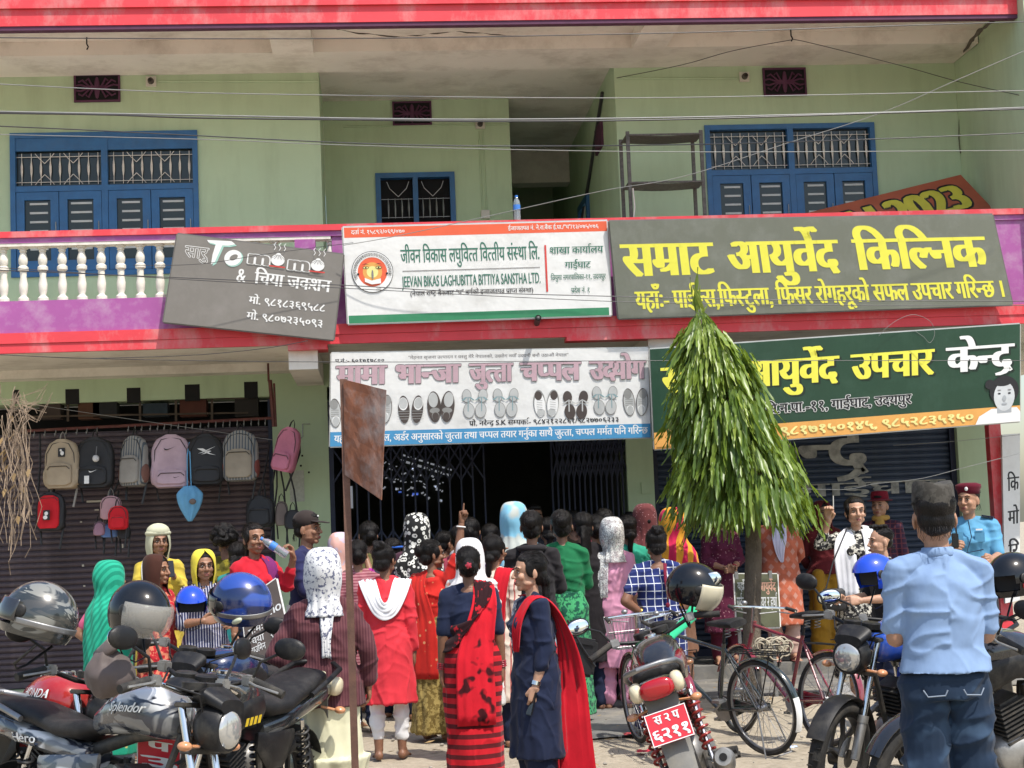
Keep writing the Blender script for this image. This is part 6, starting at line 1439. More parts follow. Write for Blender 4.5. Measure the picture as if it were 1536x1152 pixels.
def decal(par, target, t, c0, c1, z0, z1, mat, side=-1, bold=.03, shear=.0, slope=0.):
    bv = bvh_of([target]); vs, fs = text_geo(t, bold); xs = [q[0] for q in vs]; a, b_ = min(xs), max(xs); out = []
    for q in vs:
        u = (q[0] - a) / (b_ - a); x = c0 + (c1 - c0) * u + q[1] * shear * .1; z = z0 + q[1] / .69 * (z1 - z0) + slope * u
        hit = bv.ray_cast(Vector((x, side * .6, z)), Vector((0, -side, 0))); out.append((x, (hit[0].y if hit[0] else side * .12) + side * (.007 + q[2] * .0003), z))
    b = MB(); b.add(out, fs); return b.build('lettering', mat, par, fixn=False)
def plate(par, c, rot, t1, t2, w=.21, h=.165, big=.62):
    T = Matrix.Translation(c) @ Euler(rot).to_matrix().to_4x4(); b = MB(); b.T = T; b.box((0, 0, 0), (.004, w, h), bev=.001); p = b.build('number_plate', PLR, par)
    b = MB(); b.T = T; [b.box((-.003, 0, s * h / 2 * .96), (.002, w, .004)) for s in (-1, 1)]; [b.box((-.003, s * w / 2 * .97, 0), (.002, .004, h)) for s in (-1, 1)]; b.build('plate_border', WHL, p)
    for t, z0, hh, ww in ((t1, .02, .045, .13), (t2, -.062, .06, .18)):
        if not t: continue
        vs, fs = text_geo(t, .04); xs = [q[0] for q in vs]; a, e = min(xs), max(xs); b = MB(); b.T = T
        b.add([(-.004 - q[2] * .0004, -((q[0] - a) / (e - a) - .5) * ww * -1 * -1, z0 + q[1] / .69 * hh) for q in vs], fs); b.build('plate_number', WHL, p, fixn=False)
    return p
def arc_strip(b, c, r0, a0, a1, w, th=.004, n=18, y=0, crown=.012):
    rows = []
    for i in range(n + 1):
        a = R(a0 + (a1 - a0) * i / n); rows.append([(c[0] + math.cos(a) * (r0 + crown * (1 - (j / 3 - 1) ** 2)), y + w * (j / 3 - 1), c[2] + math.sin(a) * (r0 + crown * (1 - (j / 3 - 1) ** 2))) for j in range(7)])
    b.grid(rows, th=th)
def helix(b, p0, p1, r, turns, w, n=None):
    p0, p1 = Vector(p0), Vector(p1); d = (p1 - p0).normalized(); u = d.orthogonal().normalized(); v = d.cross(u); k = int(turns * 12)
    b.tube([p0.lerp(p1, i / k) + u * math.cos(i / 12 * 6.283) * r + v * math.sin(i / 12 * 6.283) * r for i in range(k + 1)], w, 6)
def moto(label, loc, head, lean=-9, col=None, col2=None, group='motorcycles parked before the crowd', front_plate=None, rear_plate=None, spring=PLB, steer=0., style='std', tank_txt=None, panel_txt=None, mirrors=(1, 1), tailc=None, fender=None):
    """x forward, y left"""
    T = thing('motorcycle', label, 'motorcycle', loc, rot=(R(lean), 0, R(head)), group=group)
    T.rotation_mode = 'XYZ'; c2 = col2 or PLB
    def mk(b, n, m, par=T, smooth=True, auto=38, **k): return b.build(n, m, par, smooth=smooth, auto=auto, **k)
    rw, fw, wr = Vector((-.64, 0, .31)), Vector((.67, 0, .31)), .265
    SM = Matrix.Translation((.50, 0, 0)) @ Matrix.Rotation(R(steer), 4, 'Z') @ Matrix.Translation((-.50, 0, 0))
    def wheel(c, M_=None, tw=.045):
        b = MB(); b.T = M_; b.torus(c, wr, tw, 'y', 40, 10, flat=1.05)
        for i in range(60):
            a = i / 60 * 6.283; b.box((c[0] + math.cos(a) * (wr + tw * .95), (i % 2 - .5) * tw * .8, c[2] + math.sin(a) * (wr + tw * .95)), (.012, tw * .7, .006), rot=(0, -a, 0))
        w = mk(b, 'wheel', TYRE); b = MB(); b.T = M_; b.lathe([(wr - .02, -.03), (wr - .045, -.028), (wr - .05, 0), (wr - .045, .028), (wr - .02, .03)], c, 40, 'y')
        b.f = b.f[:-2]; b.m = b.m[:-2]
        for i in range(5):
            a = i / 5 * 6.283 + .3; d = Vector((math.cos(a), 0, math.sin(a))); e = Vector((-math.sin(a), 0, math.cos(a))); b.tube([c + d * .04, c + d * .12 + e * .02, c + d * (wr - .04)], [.018, .014, .016], 6)
        b.lathe([(.05, -.05), (.05, .05)], c, 20, 'y'); mk(b, 'rim', M('dark_alloy', (.05, .05, .052), .4, .7, dirt=(.2, .18, .14), dscale=9), w); return w
    wheel(rw, None, .052); wheel(fw, SM, .043)
    b = MB(); b.T = SM; b.lathe([(.12, .045), (.12, .049)], fw, 28, 'y'); mk(b, 'brake_disc', CHROME); 
    # forks
    b = MB(); b.T = SM
    for s in (-1, 1): b.tube([(.67, s * .085, .31), (.60, s * .085, .50)], .026, 12); b.tube([(.60, s * .085, .5), (.59, s * .085, .54)], .03, 12)
    mk(b, 'fork_lower', ALU); b = MB(); b.T = SM
    for s in (-1, 1): b.tube([(.60, s * .085, .5), (.47, s * .085, .93)], .017, 12)
    mk(b, 'fork_tube', CHROME); b = MB(); b.T = SM; b.box((.475, 0, .94), (.06, .22, .02), bev=.005); b.box((.52, 0, .76), (.06, .22, .025), bev=.005); mk(b, 'fork_clamp', ENG)
    b = MB(); b.T = SM; arc_strip(b, fw, .325, 25, 165, .055); mk(b, 'front_mudguard', fender or (col if style != 'dusty' else PLB))
    # headlamp
    b = MB(); b.T = SM; b.xsec([(.52, 0, .86, .07, .07), (.57, 0, .86, .10, .10), (.64, 0, .85, .095, .095), (.655, 0, .85, .085, .085)], 24, .9); b.xsec([(.50, 0, .98, .06, .03), (.58, 0, .98, .10, .04), (.66, 0, .94, .08, .03)], 18); mk(b, 'headlamp_housing', c2)
    b = MB(); b.T = SM; b.ell((.652, 0, .85), (.025, .078, .078), 20, 10); mk(b, 'headlamp', M('headlamp_glass', (.5, .5, .48), .08, .6, bump=0))
    if front_plate: b0 = MB(); plate(T, SM @ Vector((.70, 0, .70)), (0, -.2, math.pi), *front_plate)
    # handlebar, grips, levers, mirrors
    b = MB(); b.T = SM; b.tube([(.42, .36, 1.0), (.43, .24, 1.03), (.47, .10, .99), (.48, 0, .98), (.47, -.10, .99), (.43, -.24, 1.03), (.42, -.36, 1.0)], .011, 10); hb = mk(b, 'handlebar', CHROME if style == 'chrome' else PLB)
    for s in (-1, 1):
        b = MB(); b.T = SM; b.tube([(.425, s * .26, 1.03), (.40, s * .40, .99)], .019, 12); mk(b, 'grip', TYRE, hb); b = MB(); b.T = SM; b.box((.435, s * .235, 1.03), (.05, .055, .05), bev=.008); b.tube([(.45, s * .24, 1.03), (.47, s * .30, 1.02), (.44, s * .40, 1.0)], .006, 6); mk(b, 'lever', ALU, hb)
        if mirrors[0 if s == 1 else 1]:
            b = MB(); b.T = SM; b.tube([(.43, s * .25, 1.04), (.44, s * .29, 1.12), (.40, s * .37, 1.17)], .007, 7); b.ell((.40, s * .41, 1.19), (.022, .075, .048), 18, 10, rot=(0, 0, s * .15), e=.9); mi = mk(b, 'mirror', PLB); b = MB(); b.T = SM; b.ell((.385, s * .41, 1.19), (.009, .067, .041), 18, 8, rot=(0, 0, s * .15), e=.9); mk(b, 'mirror_glass', MIRR, mi)
        b = MB(); b.T = SM; b.tube([(.56, s * .07, .78), (.56, s * .14, .78)], .007, 6); b.ell((.56, s * .165, .78), (.032, .03, .02), 12, 8); mk(b, 'indicator', LENSA)
        b = MB(); b.tube([(-.86, s * .07, .74), (-.88, s * .14, .73)], .007, 6); b.ell((-.89, s * .165, .73), (.03, .03, .02), 12, 8); mk(b, 'indicator', LENSA)
    b = MB(); b.T = SM; b.lathe([(.05, 0), (.052, .03), (.045, .035)], (.50, .055, 1.0), 20, 'z'); b.lathe([(.05, 0), (.052, .03), (.045, .035)], (.50, -.055, 1.0), 20, 'z'); mk(b, 'instruments', PLB)
    b = MB(); b.T = SM
    for k in range(4): b.tube([(.46, .2 - k * .13, 1.02), (.58, .12 - k * .08, .98 + .03 * math.sin(k)), (.56, .04 - k * .02, .8), (.42, .03 * (k - 1.5), .7)], .005, 6)
    mk(b, 'cables', PLB)
    # tank
    b = MB(); b.xsec([(-.14, 0, .83, .05, .035), (-.10, 0, .85, .08, .06), (0, 0, .885, .105, .085), (.10, 0, .905, .128, .10), (.20, 0, .91, .138, .105), (.29, 0, .90, .130, .105), (.36, 0, .885, .10, .09), (.40, 0, .875, .05, .06)], 28, .82)
    tk = mk(b, 'fuel_tank', col, auto=60); b = MB(); b.lathe([(.035, 0), (.035, .012), (.028, .016)], (.22, 0, 1.01), 20, 'z'); mk(b, 'filler_cap', CHROME, tk)
    if col2 is not None:
        for s in (-1, 1):
            b = MB(); b.xsec([(-.06, s * .085, .83, .02, .03), (.05, s * .12, .845, .025, .06), (.2, s * .13, .85, .025, .06), (.36, s * .115, .80, .022, .08), (.44, s * .09, .76, .015, .05)], 14, .8); mk(b, 'tank_shroud', col2)
    if tank_txt: decal(tk, tk, tank_txt, .06, .30, .90, .94, WHL, -1, shear=.3)
    # seat, tail
    b = MB(); b.xsec([(-.86, 0, .90, .06, .02), (-.82, 0, .895, .10, .04), (-.62, 0, .875, .125, .048), (-.46, 0, .845, .13, .045), (-.32, 0, .81, .135, .042), (-.18, 0, .81, .11, .045), (-.09, 0, .83, .07, .035)], 24, .7); mk(b, 'seat', SEATM, auto=60)
    b = MB(); b.xsec([(-1.0, 0, .84, .06, .045), (-.95, 0, .835, .095, .055), (-.80, 0, .815, .12, .06), (-.55, 0, .775, .125, .06), (-.30, 0, .725, .11, .055), (-.15, 0, .70, .07, .05)], 24, .7); tc = mk(b, 'tail_cowl', tailc or col, auto=60)
    if panel_txt: decal(tc, tc, panel_txt, -.62, -.44, .74, .78, WHL, -1)
    b = MB(); b.ell((-1.0, 0, .835), (.03, .088, .05), 18, 10, e=.75); mk(b, 'tail_lamp', LENSR)
    for s in (-1, 1): b = MB(); b.ell((-.95, s * .105, .84), (.06, .035, .05), 14, 8, e=.8); mk(b, 'tail_lamp_side', LENSC)
    b = MB(); b.tube([(-.55, .135, .84), (-.75, .145, .90), (-.92, .13, .935), (-1.0, .06, .95), (-1.0, -.06, .95), (-.92, -.13, .935), (-.75, -.145, .90), (-.55, -.135, .84)], .014, 10); mk(b, 'grab_rail', STEEL if style != 'std' else PLB)
    b = MB(); rows = []
    for i in range(10):
        t = i / 9; x = -.90 - .18 * t; z = .80 - .40 * t; rows.append([(x - .012 * (1 - (j / 3 - 1) ** 2), (.085 - .02 * t) * (j / 3 - 1), z) for j in range(7)])
    b.grid(rows, th=.006); mk(b, 'rear_mudguard', MUDG); b = MB(); arc_strip(b, rw, .345, 40, 150, .07); mk(b, 'inner_mudguard', PLB)
    if rear_plate: plate(T, Vector((-1.035, 0, .655)), (0, .40, 0), *rear_plate)
    # engine
    b = MB(); b.ell((.02, 0, .37), (.22, .11, .13), 22, 12, e=.75); b.ell((-.02, -.10, .36), (.12, .05, .11), 20, 10); b.ell((.0, .10, .36), (.11, .05, .11), 20, 10); mk(b, 'crankcase', ALU)
    b = MB(); rm = Euler((0, .35, 0)).to_matrix()
    for k in range(9): b.box(Vector((.10, 0, .47)) + rm @ Vector((0, 0, k * .024)), (.17, .17, .009), rot=rm)
    b.box(Vector((.10, 0, .46)) + rm @ Vector((0, 0, .1)), (.12, .12, .24), rot=rm); mk(b, 'cylinder', ENG, smooth=False)
    b = MB(); b.tube([(.20, -.03, .56), (.29, -.06, .50), (.27, -.11, .30), (.12, -.14, .22), (-.20, -.155, .23), (-.34, -.16, .27)], .019, 12); mk(b, 'exhaust_pipe', ALU)
    b = MB(); b.tube([(-.30, -.165, .27), (-.36, -.17, .285), (-.55, -.18, .33), (-.80, -.19, .39), (-.86, -.19, .405)], [.025, .048, .055, .056, .05], 22); mf = mk(b, 'muffler', STEEL if style != 'std' else ENG)
    b = MB(); d = Vector((-.97, 0, .25)).normalized(); c = Vector((-.865, -.19, .406)); b.tube([c, c + d * .012], [.05, .042], 22); mk(b, 'muffler_end', ALU, mf); b = MB(); b.tube([c + d * .008, c + d * .016], [.02, .02], 16); mk(b, 'muffler_hole', BLACK, mf)
    # frame, swingarm, shocks, pegs
    b = MB()
    for s in (-1, 1):
        b.tube([(-.12, s * .09, .36), (-.64, s * .10, .31)], .018, 8); b.tube([(.42, s * .02, .82), (.30, s * .06, .45), (.15, s * .08, .22)], .015, 8); b.tube([(-.05, s * .08, .70), (-.12, s * .10, .40), (-.10, s * .1, .25)], .016, 8); b.tube([(-.1, s * .09, .68), (-.5, s * .1, .73)], .014, 8)
        b.tube([(-.05, s * .10, .29), (-.02, s * .24, .27)], .013, 8); b.tube([(-.38, s * .11, .38), (-.42, s * .22, .36)], .012, 8)
    b.tube([(.42, 0, .84), (.1, 0, .80), (-.2, 0, .72)], .03, 10); mk(b, 'frame', ENG)
    b = MB(); [b.tube([(.01, s * .17, .285), (.0, s * .26, .27)], .018, 8) for s in (-1, 1)]; [b.tube([(-.39, s * .17, .37), (-.42, s * .26, .36)], .02, 8) for s in (-1, 1)]; mk(b, 'foot_peg', TYRE)
    for s in (-1, 1):
        b = MB(); b.tube([(-.46, s * .13, .73), (-.60, s * .13, .36)], .012, 8); sp = mk(b, 'shock_absorber', CHROME); b = MB(); helix(b, (-.475, s * .13, .69), (-.58, s * .13, .42), .03, 7, .0075); mk(b, 'spring', spring, sp)
        b = MB(); b.xsec([(-.42, s * .105, .66, .012, .03), (-.30, s * .115, .61, .015, .09), (-.12, s * .115, .62, .015, .09), (-.02, s * .09, .68, .01, .04)], 14); mk(b, 'side_panel', c2 if col2 else col)
    b = MB(); b.xsec([(-.70, .07, .33, .02, .05), (-.5, .08, .34, .02, .055), (-.15, .08, .37, .02, .06), (-.05, .08, .37, .02, .04)], 12); mk(b, 'chain_cover', PLB)
    b = MB(); b.tube([(-.05, .12, .28), (-.02, .24, .02)], .011, 8); b.box((-.02, .25, .012), (.06, .04, .008)); mk(b, 'side_stand', ENG)
    return T
def mpt(px, d, z=0.): return (PX(px, d, z), d, z)
# (label, px of the middle, depth, heading: 0 faces right, 90 away)
SIL = swirl('silver_graphic_paint', (.60, .62, .64), (.025, .03, .045), 3.4, .52)
M1 = moto('silver and grey striped motorcycle with chrome forks facing right at bottom left corner', (PX(150, 7.0, .8), 7.0, 0), -44, -8, SIL, None, style='chrome', tank_txt='Splendor', panel_txt='Hero', steer=14)
REDP = paint('red_tank_paint', (.35, .012, .012)); M0 = moto('red motorcycle half out of frame at the left edge behind the silver one', (PX(28, 7.9, .8), 7.9, 0), -52, -8, REDP, PLB, steer=20, tank_txt='HONDA')
DKG = paint('black_grey_paint', (.025, .028, .03)); M2 = moto('black motorcycle with yellow chevron stickers turned toward the camera, left of maroon cardigan', (PX(322, 7.6, .8), 7.75, 0), 250, -8, DKG, PLB, front_plate=('प', '३'), steer=-12)
b = MB(); [b.add([(.16 + k * .045, .178, .80), (.19 + k * .045, .178, .80), (.175 + k * .045, .176, .835), (.145 + k * .045, .176, .835)], [(0, 1, 2, 3)]) for k in range(4)]; b.build('yellow_sticker', M('sticker_yellow', (.65, .45, .02), .4), M2)
BBK = paint('blue_black_paint', (.012, .03, .10)); moto('dark blue motorcycle with its tail to the right, behind the black one with stickers', (PX(345, 9.5, .8), 9.5, 0), 240, -8, BBK, PLB, steer=10)
MARO = paint('maroon_gloss_paint', (.16, .008, .012)); BLKP = paint('black_gloss_paint', (.014, .014, .016))
M5 = moto('maroon and black motorcycle seen from behind with red number plate, bottom centre right', (PX(1060, 8.7, .8), 8.75, 0), 79, -17, BLKP, MARO, rear_plate=('स २ प', '६२११'), spring=SPRR, tailc=BLKP, style='dusty', steer=12)
BLUP = paint('blue_gloss_paint', (.012, .07, .42)); M6 = moto('bright blue motorcycle with round mirror left of the man in the polo shirt', (PX(1350, 9.0, .8), 9.1, 0), 218, -8, BLUP, None, steer=8, fender=PLB)
moto('black motorcycle with white and red plate behind the legs of the polo shirt man', (PX(1440, 8.7, .8), 9.0, 0), 80, -8, BLKP, PLB, rear_plate=('प', '२'), steer=0)
moto('black motorcycle cut off by the right edge behind the polo shirt man', (PX(1530, 8.0, .8), 8.1, 0), 200, -8, BLKP, PLB)
# cloth tied over the instruments of the silver bike, green strap on the maroon bike
b = MB(); c = P(163, 1008, 6.6); b.ell(c, (.095, .085, .095), 36, 24); 
for i, v in enumerate(b.v): q = Vector(v) - c; k = 1 + .25 * noise.noise(q * 9) + .22 * (.4 - abs(noise.noise(Vector((q.x * 22, q.y * 12, q.z * 10))))); q *= k; q.z += -.2 * abs(q.x) * (q.x < 0); b.v[i] = tuple(c + q)
b.tube([c + Vector((-.05, 0, .06)), c + Vector((.02, -.03, .11)), c + Vector((.07, 0, .14))], [.03, .04, .02], 12, flat=.5); tag(b.build('tied_cloth_bag', C_('brown_grey_nylon', (.10, .08, .075), bump=.3, rough=.55), smooth=True), 'brown grey nylon bag bundled over the handlebar of the silver motorcycle', 'bag')
b = MB(); a = P(973, 987, 9.55); c = P(1036, 925, 9.85); b.tube([a, a.lerp(c, .3) + Vector((0, 0, .02)), a.lerp(c, .6), c, c + Vector((.03, 0, .08))], [.02, .045, .03, .04, .02], 12, flat=.45); tag(b.build('green_cloth', C_('green_satin', (.03, .42, .2), bump=.3), smooth=True), 'bright green cloth strip tied across the maroon motorcycle handlebar', 'cloth')
# ------------------------------------------------------------------ helmets
def helmet(label, loc, r, rot, col, visor=None, kind='open', c2=None, txt=None, tint=.0):
    T = thing('helmet', label, 'helmet', loc, rot=rot, group='helmets hung on motorcycle handlebars'); T.scale = (r / .13,) * 3
    co = []; b = MB(); nu, nv = 44, 26; vs = []; keep = lambda th, ph: True
    for i in range(nv + 1):
        ph = R(4) + (R(122 if kind != 'half' else 100) - R(4)) * i / nv
        for j in range(nu):
            th = 2 * math.pi * j / nu; x, y, z = math.sin(ph) * math.cos(th), math.sin(ph) * math.sin(th), math.cos(ph)
            k = 1. + (.06 if kind == 'full' and z < -.1 and x > .2 else 0); vs.append((x * .145 * k, y * .122, z * .135 if z > 0 else z * .15))
    fs = []
    for i in range(nv):
        for j in range(nu):
            q = (i * nu + j, (i + 1) * nu + j, (i + 1) * nu + (j + 1) % nu, i * nu + (j + 1) % nu); cx = sum(vs[t][0] for t in q) / 4; cz = sum(vs[t][2] for t in q) / 4
            cut = (cx > .055 and cz < .035) if kind == 'open' else ((cx > .07 and -.045 < cz < .035) if kind == 'full' else False)
            if not cut: fs.append(q)
    o = len(vs); fs.append(tuple(range(nu))); inn = [(x * .93, y * .93, z * .93) for x, y, z in vs]; fs2 = [tuple(t + o for t in q)[::-1] for q in fs]
    b.add(vs + inn, fs + fs2); sh = b.build('shell', col, T, smooth=True)
    b = MB(); b.ell((0, 0, -.01), (.13, .108, .118), 22, 14); b.v = [v if v[2] > -.06 else (v[0], v[1], -.06) for v in b.v]; b.v = [(min(v[0], .04), v[1], v[2]) for v in b.v]; b.build('lining', M('helmet_lining', (.02, .02, .022), .9), T, smooth=True)
    b = MB(); zz = -.128 if kind != 'half' else -.02; b.tube([(-.05 + .0, .08, zz + .03), (.02, .06, zz - .06), (.03, 0, zz - .08), (.02, -.06, zz - .06), (-.05, -.08, zz + .03)], .006, 6, flat=.5); b.build('chin_strap', PLB, T, smooth=True)
    for s in (-1, 1): b = MB(); b.ell((.035, s * .121, .01), (.026, .008, .026), 14, 8); b.build('visor_hinge', PLB, T, smooth=True)
    if visor is not None:
        rows = []
        for i in range(13):
            ph = R(70) + R(62 if kind == 'open' else 34) * i / 12; rows.append([(math.sin(ph) * math.cos(t_) * .158, math.sin(ph) * math.sin(t_) * .134, math.cos(ph) * .14) for t_ in [R(-74) + R(148) * j / 24 for j in range(25)]])
        b = MB(); b.grid(rows, th=.0015); b.build('visor', visor, T, smooth=True)
    if c2 is not None:
        b = MB(); rows = []
        for i in range(5): ph = R(96) + R(9) * i / 4; rows.append([(math.sin(ph) * math.cos(t_) * .1485, math.sin(ph) * math.sin(t_) * .1255, math.cos(ph) * .145) for t_ in [R(70) + R(220) * j / 40 for j in range(41)]])
        b.grid(rows, th=.002); b.build('side_stripe', c2, T, smooth=True)
    if txt:
        for s in (-1, 1): b = MB(); b.ell((-.055, s * .112, -.045), (.03, .012, .013), 18, 8, rot=(0, .5, 0)); b.build('oval_sticker', M('sticker_cream', (.55, .58, .42), .4), T, smooth=True)
    if False:
        for s in (-1, 1):
            vs, fs = text_geo(txt, .02); xs = [q[0] for q in vs]; a, e = min(xs), max(xs); out = []
            for q in vs: u = ((q[0] - a) / (e - a) - .5) * .07; x, z = -.05 - s * u * -1, -.03 + q[1] * .035; y = .124 * math.sqrt(max(.05, 1 - (x / .147) ** 2 - (z / .15) ** 2)); out.append((x, s * (y + .004), z))
            b = MB(); b.add(out, fs); b.build('lettering', BLK if False else WHL, T, fixn=False)
    return T
CLRV = M('clear_visor', (.55, .53, .48), .08, bump=0, coat=.5); CLRV.node_tree.nodes['Principled BSDF'].inputs['Transmission Weight'].default_value = .0; CLRV.node_tree.nodes['Principled BSDF'].inputs['Alpha'].default_value = .26
CRMV = M('cream_visor', (.55, .5, .36), .15, bump=0, coat=.5); GRAPH = swirl('graphite_camo_shell', (.20, .20, .18), (.025, .03, .03), 7); SWB = swirl('blue_swirl_shell', (.02, .06, .30), (.45, .5, .7), 6, .78)
BLS = M('black_gloss_shell', (.006, .007, .009), .14, bump=.01, coat=.35, spec=.35, dirt=(.03, .03, .03), dscale=14, damt=.3); BLU = M('blue_gloss_shell', (.01, .06, .55), .12, bump=0, coat=1.); 
helmet('graphite full face helmet with camouflage graphic on the leftmost handlebar', P(60, 925, 7.2), .150, (R(6), R(-16), R(168)), GRAPH, M('dark_visor', (.02, .02, .022), .1, coat=1., bump=0), 'full', STEEL)
helmet('shiny black open face helmet with clear visor hanging above the silver motorcycle', P(209, 918, 6.7), .125, (R(-6), R(10), R(-42)), BLS, CLRV, 'open')
helmet('small plain blue half helmet hanging behind the striped dress', P(287, 905, 9.2), .096, (R(0), R(12), R(-80)), BLU, None, 'open')
helmet('blue and black full face helmet with swirl graphic and oval sticker', P(362, 903, 7.9), .14, (R(-14), R(-10), R(150)), SWB, M('dark_visor', (.02, .02, .022), .1, coat=1., bump=0), 'full', STEEL, 'oval')
helmet('black open face helmet with yellowed visor above the green cloth', P(1040, 882, 9.3), .145, (R(6), R(16), R(-12)), BLS, CRMV, 'open')
helmet('bright blue helmet hanging at the elbow of the polo shirt man', P(1311, 862, 8.7), .115, (R(0), R(6), R(200)), BLU, None, 'open')
helmet('black and red helmet cut off by the right edge', P(1520, 868, 7.6), .125, (R(0), R(6), R(200)), BLS, None, 'full', LENSR)
# ------------------------------------------------------------------ bicycles
def bike(label, loc, head, lean, col, basket=False, steer=0., white_tail=True):
    T = thing('bicycle', label, 'bicycle', loc, rot=(R(lean), 0, R(head)), group='bicycles parked by the tree'); CH = STEEL; T.scale = (.95,) * 3
    def mk(b, n, m, par=T): return b.build(n, m, par, smooth=True, auto=40)
    rw, fw, wr = Vector((-.52, 0, .345)), Vector((.56, 0, .345)), .325; SM = Matrix.Translation((.42, 0, 0)) @ Matrix.Rotation(R(steer), 4, 'Z') @ Matrix.Translation((-.42, 0, 0))
    for c, T_ in ((rw, None), (fw, SM)):
        b = MB(); b.T = T_; b.torus(c, wr, .019, 'y', 48, 8); w = mk(b, 'wheel', TYRE); b = MB(); b.T = T_; b.torus(c, wr - .022, .010, 'y', 48, 8); b.lathe([(.018, -.05), (.028, -.03), (.016, -.02), (.016, .02), (.028, .03), (.018, .05)], c, 14, 'y'); mk(b, 'rim', CH, w)
        b = MB(); b.T = T_
        for i in range(36):
            a = i / 36 * 6.283; a2 = a + (.5 if i % 4 < 2 else -.5); s = 1 if i % 2 else -1; b.tube([c + Vector((math.cos(a2) * .025, s * .03, math.sin(a2) * .025)), c + Vector((math.cos(a) * (wr - .025), 0, math.sin(a) * (wr - .025)))], .0016, 4)
        mk(b, 'spokes', CH, w); b = MB(); b.T = T_; arc_strip(b, c, wr + .03, -5 if c is rw else 30, 0, .026, n=2) if False else arc_strip(b, c, wr + .028, 60 if c is rw else 20, 205 if c is rw else 150, .027, n=26, crown=.01); fd = mk(b, 'mudguard', col)
        if c is rw: b = MB(); arc_strip(b, c, wr + .031, 165, 204, .029, n=10, crown=.01); mk(b, 'mudguard_tail', WHL if white_tail else col, fd)
    b = MB(); bb = Vector((-.08, 0, .30)); st = Vector((-.22, 0, .80)); ht = Vector((.36, 0, .86)); hb = Vector((.42, 0, .68))
    b.tube([bb, st], .015, 10); b.tube([bb, hb], .016, 10); b.tube([st - Vector((-.01, 0, .05)), ht], .015, 10)
    for s in (-1, 1): b.tube([bb, rw + Vector((0, s * .055, 0))], .010, 8); b.tube([st - Vector((0, 0, .04)), rw + Vector((0, s * .055, 0))], .009, 8)
    b.tube([ht + Vector((-.01, 0, .03)), hb], .019, 10); mk(b, 'frame', col); b = MB(); b.T = SM; [b.tube([hb + Vector((0, s * .03, 0)), Vector((.50, s * .045, .5)), fw + Vector((0, s * .05, 0))], .011, 8) for s in (-1, 1)]; mk(b, 'fork', col)
    b = MB(); b.T = SM; b.tube([(.37, 0, .80), (.35, 0, 1.0)], .012, 8); b.tube([(.16, .27, .98), (.30, .25, 1.0), (.37, .10, 1.0), (.37, 0, 1.0), (.37, -.10, 1.0), (.30, -.25, 1.0), (.16, -.27, .98)], .010, 8); h = mk(b, 'handlebar', CHROME); b = MB(); b.T = SM; [b.tube([(.16, s * .27, .98), (.28, s * .255, 1.0)], .015, 10) for s in (-1, 1)]; mk(b, 'grip', TYRE, h)
    b = MB(); b.T = SM; [b.tube([(.20, s * .24, .96), (.33, s * .2, .97), (.36, s * .06, .95)], .005, 6) for s in (-1, 1)]; b.ell((.34, .09, 1.03), (.025, .025, .02)); mk(b, 'brake_lever', CH, h)
    b = MB(); b.tube([st, st + Vector((-.03, 0, .12))], .011, 8); b.xsec([(-.40, 0, .95, .085, .025), (-.36, 0, .955, .10, .035), (-.26, 0, .95, .085, .03), (-.14, 0, .945, .03, .022), (-.08, 0, .94, .015, .015)], 18); mk(b, 'saddle', SEATM); b = MB(); [helix(b, (-.33, s * .05, .86), (-.33, s * .05, .93), .02, 3, .004) for s in (-1, 1)]; mk(b, 'saddle_spring', CH)
    b = MB()
    for s in (-1, 0, 1): b.tube([(-.82, s * .055, .74), (-.30, s * .055, .75)], .005, 6)
    for k in range(5): b.tube([(-.80 + k * .12, -.06, .742), (-.80 + k * .12, .06, .742)], .004, 6)
    for s in (-1, 1): b.tube([(-.72, s * .06, .74), (-.56, s * .06, .36)], .005, 6); b.tube([(-.80, s * .06, .74), (-.82, s * .06, .80), (-.6, s * .06, .78)], .004, 6)
    mk(b, 'carrier_rack', PLB); b = MB(); b.lathe([(.09, -.035), (.09, -.03)], bb, 28, 'y'); b.tube([bb + Vector((0, -.06, 0)), bb + Vector((.13, -.07, -.1))], .008, 8); b.tube([bb + Vector((0, .06, 0)), bb + Vector((-.13, .07, .1))], .008, 8); b.box(bb + Vector((.13, -.12, -.1)), (.08, .07, .02)); b.box(bb + Vector((-.13, .12, .1)), (.08, .07, .02)); mk(b, 'crank', CH)
    b = MB(); b.xsec([(-.56, -.045, .345, .006, .03), (-.3, -.045, .33, .008, .04), (-.08, -.045, .30, .01, .10), (.0, -.045, .30, .006, .06)], 14); mk(b, 'chain_guard', col); b = MB(); [b.tube([(-.54, s * .07, .33), (-.62, s * .13, .005)], .006, 6) for s in (-1, 1)]; b.tube([(-.62, -.13, .006), (-.62, .13, .006)], .006, 6); mk(b, 'stand', CH)
    if basket:
        b = MB(); b.T = SM; x0, x1, y0, y1, z0, z1 = .42, .66, -.17, .17, .74, .98
        for z in (z0, (z0 + z1) / 2, z1): k = .03 * (z1 - z) / (z1 - z0) * 1.4; b.tube([(x0 + k, y0 + k, z), (x1 - k, y0 + k, z), (x1 - k, y1 - k, z), (x0 + k, y1 - k, z), (x0 + k, y0 + k, z)], .004, 6)
        for i in range(13):
            y = y0 + (y1 - y0) * i / 12
            for x in (x0, x1): b.tube([(x, y, z1), (x + (.03 if x == x0 else -.03), y * .85, z0)], .0022, 4)
        for i in range(9): x = x0 + (x1 - x0) * i / 8; [b.tube([(x, y, z1), ((x - .54) * .8 + .54, y * .82, z0), ((x - .54) * .8 + .54, 0, z0)], .0022, 4) for y in (y0, y1)]
        mk(b, 'basket', STEEL)
    return T
BKB = paint('bicycle_black', (.02, .03, .028)); BKR = paint('bicycle_maroon', (.20, .015, .03))
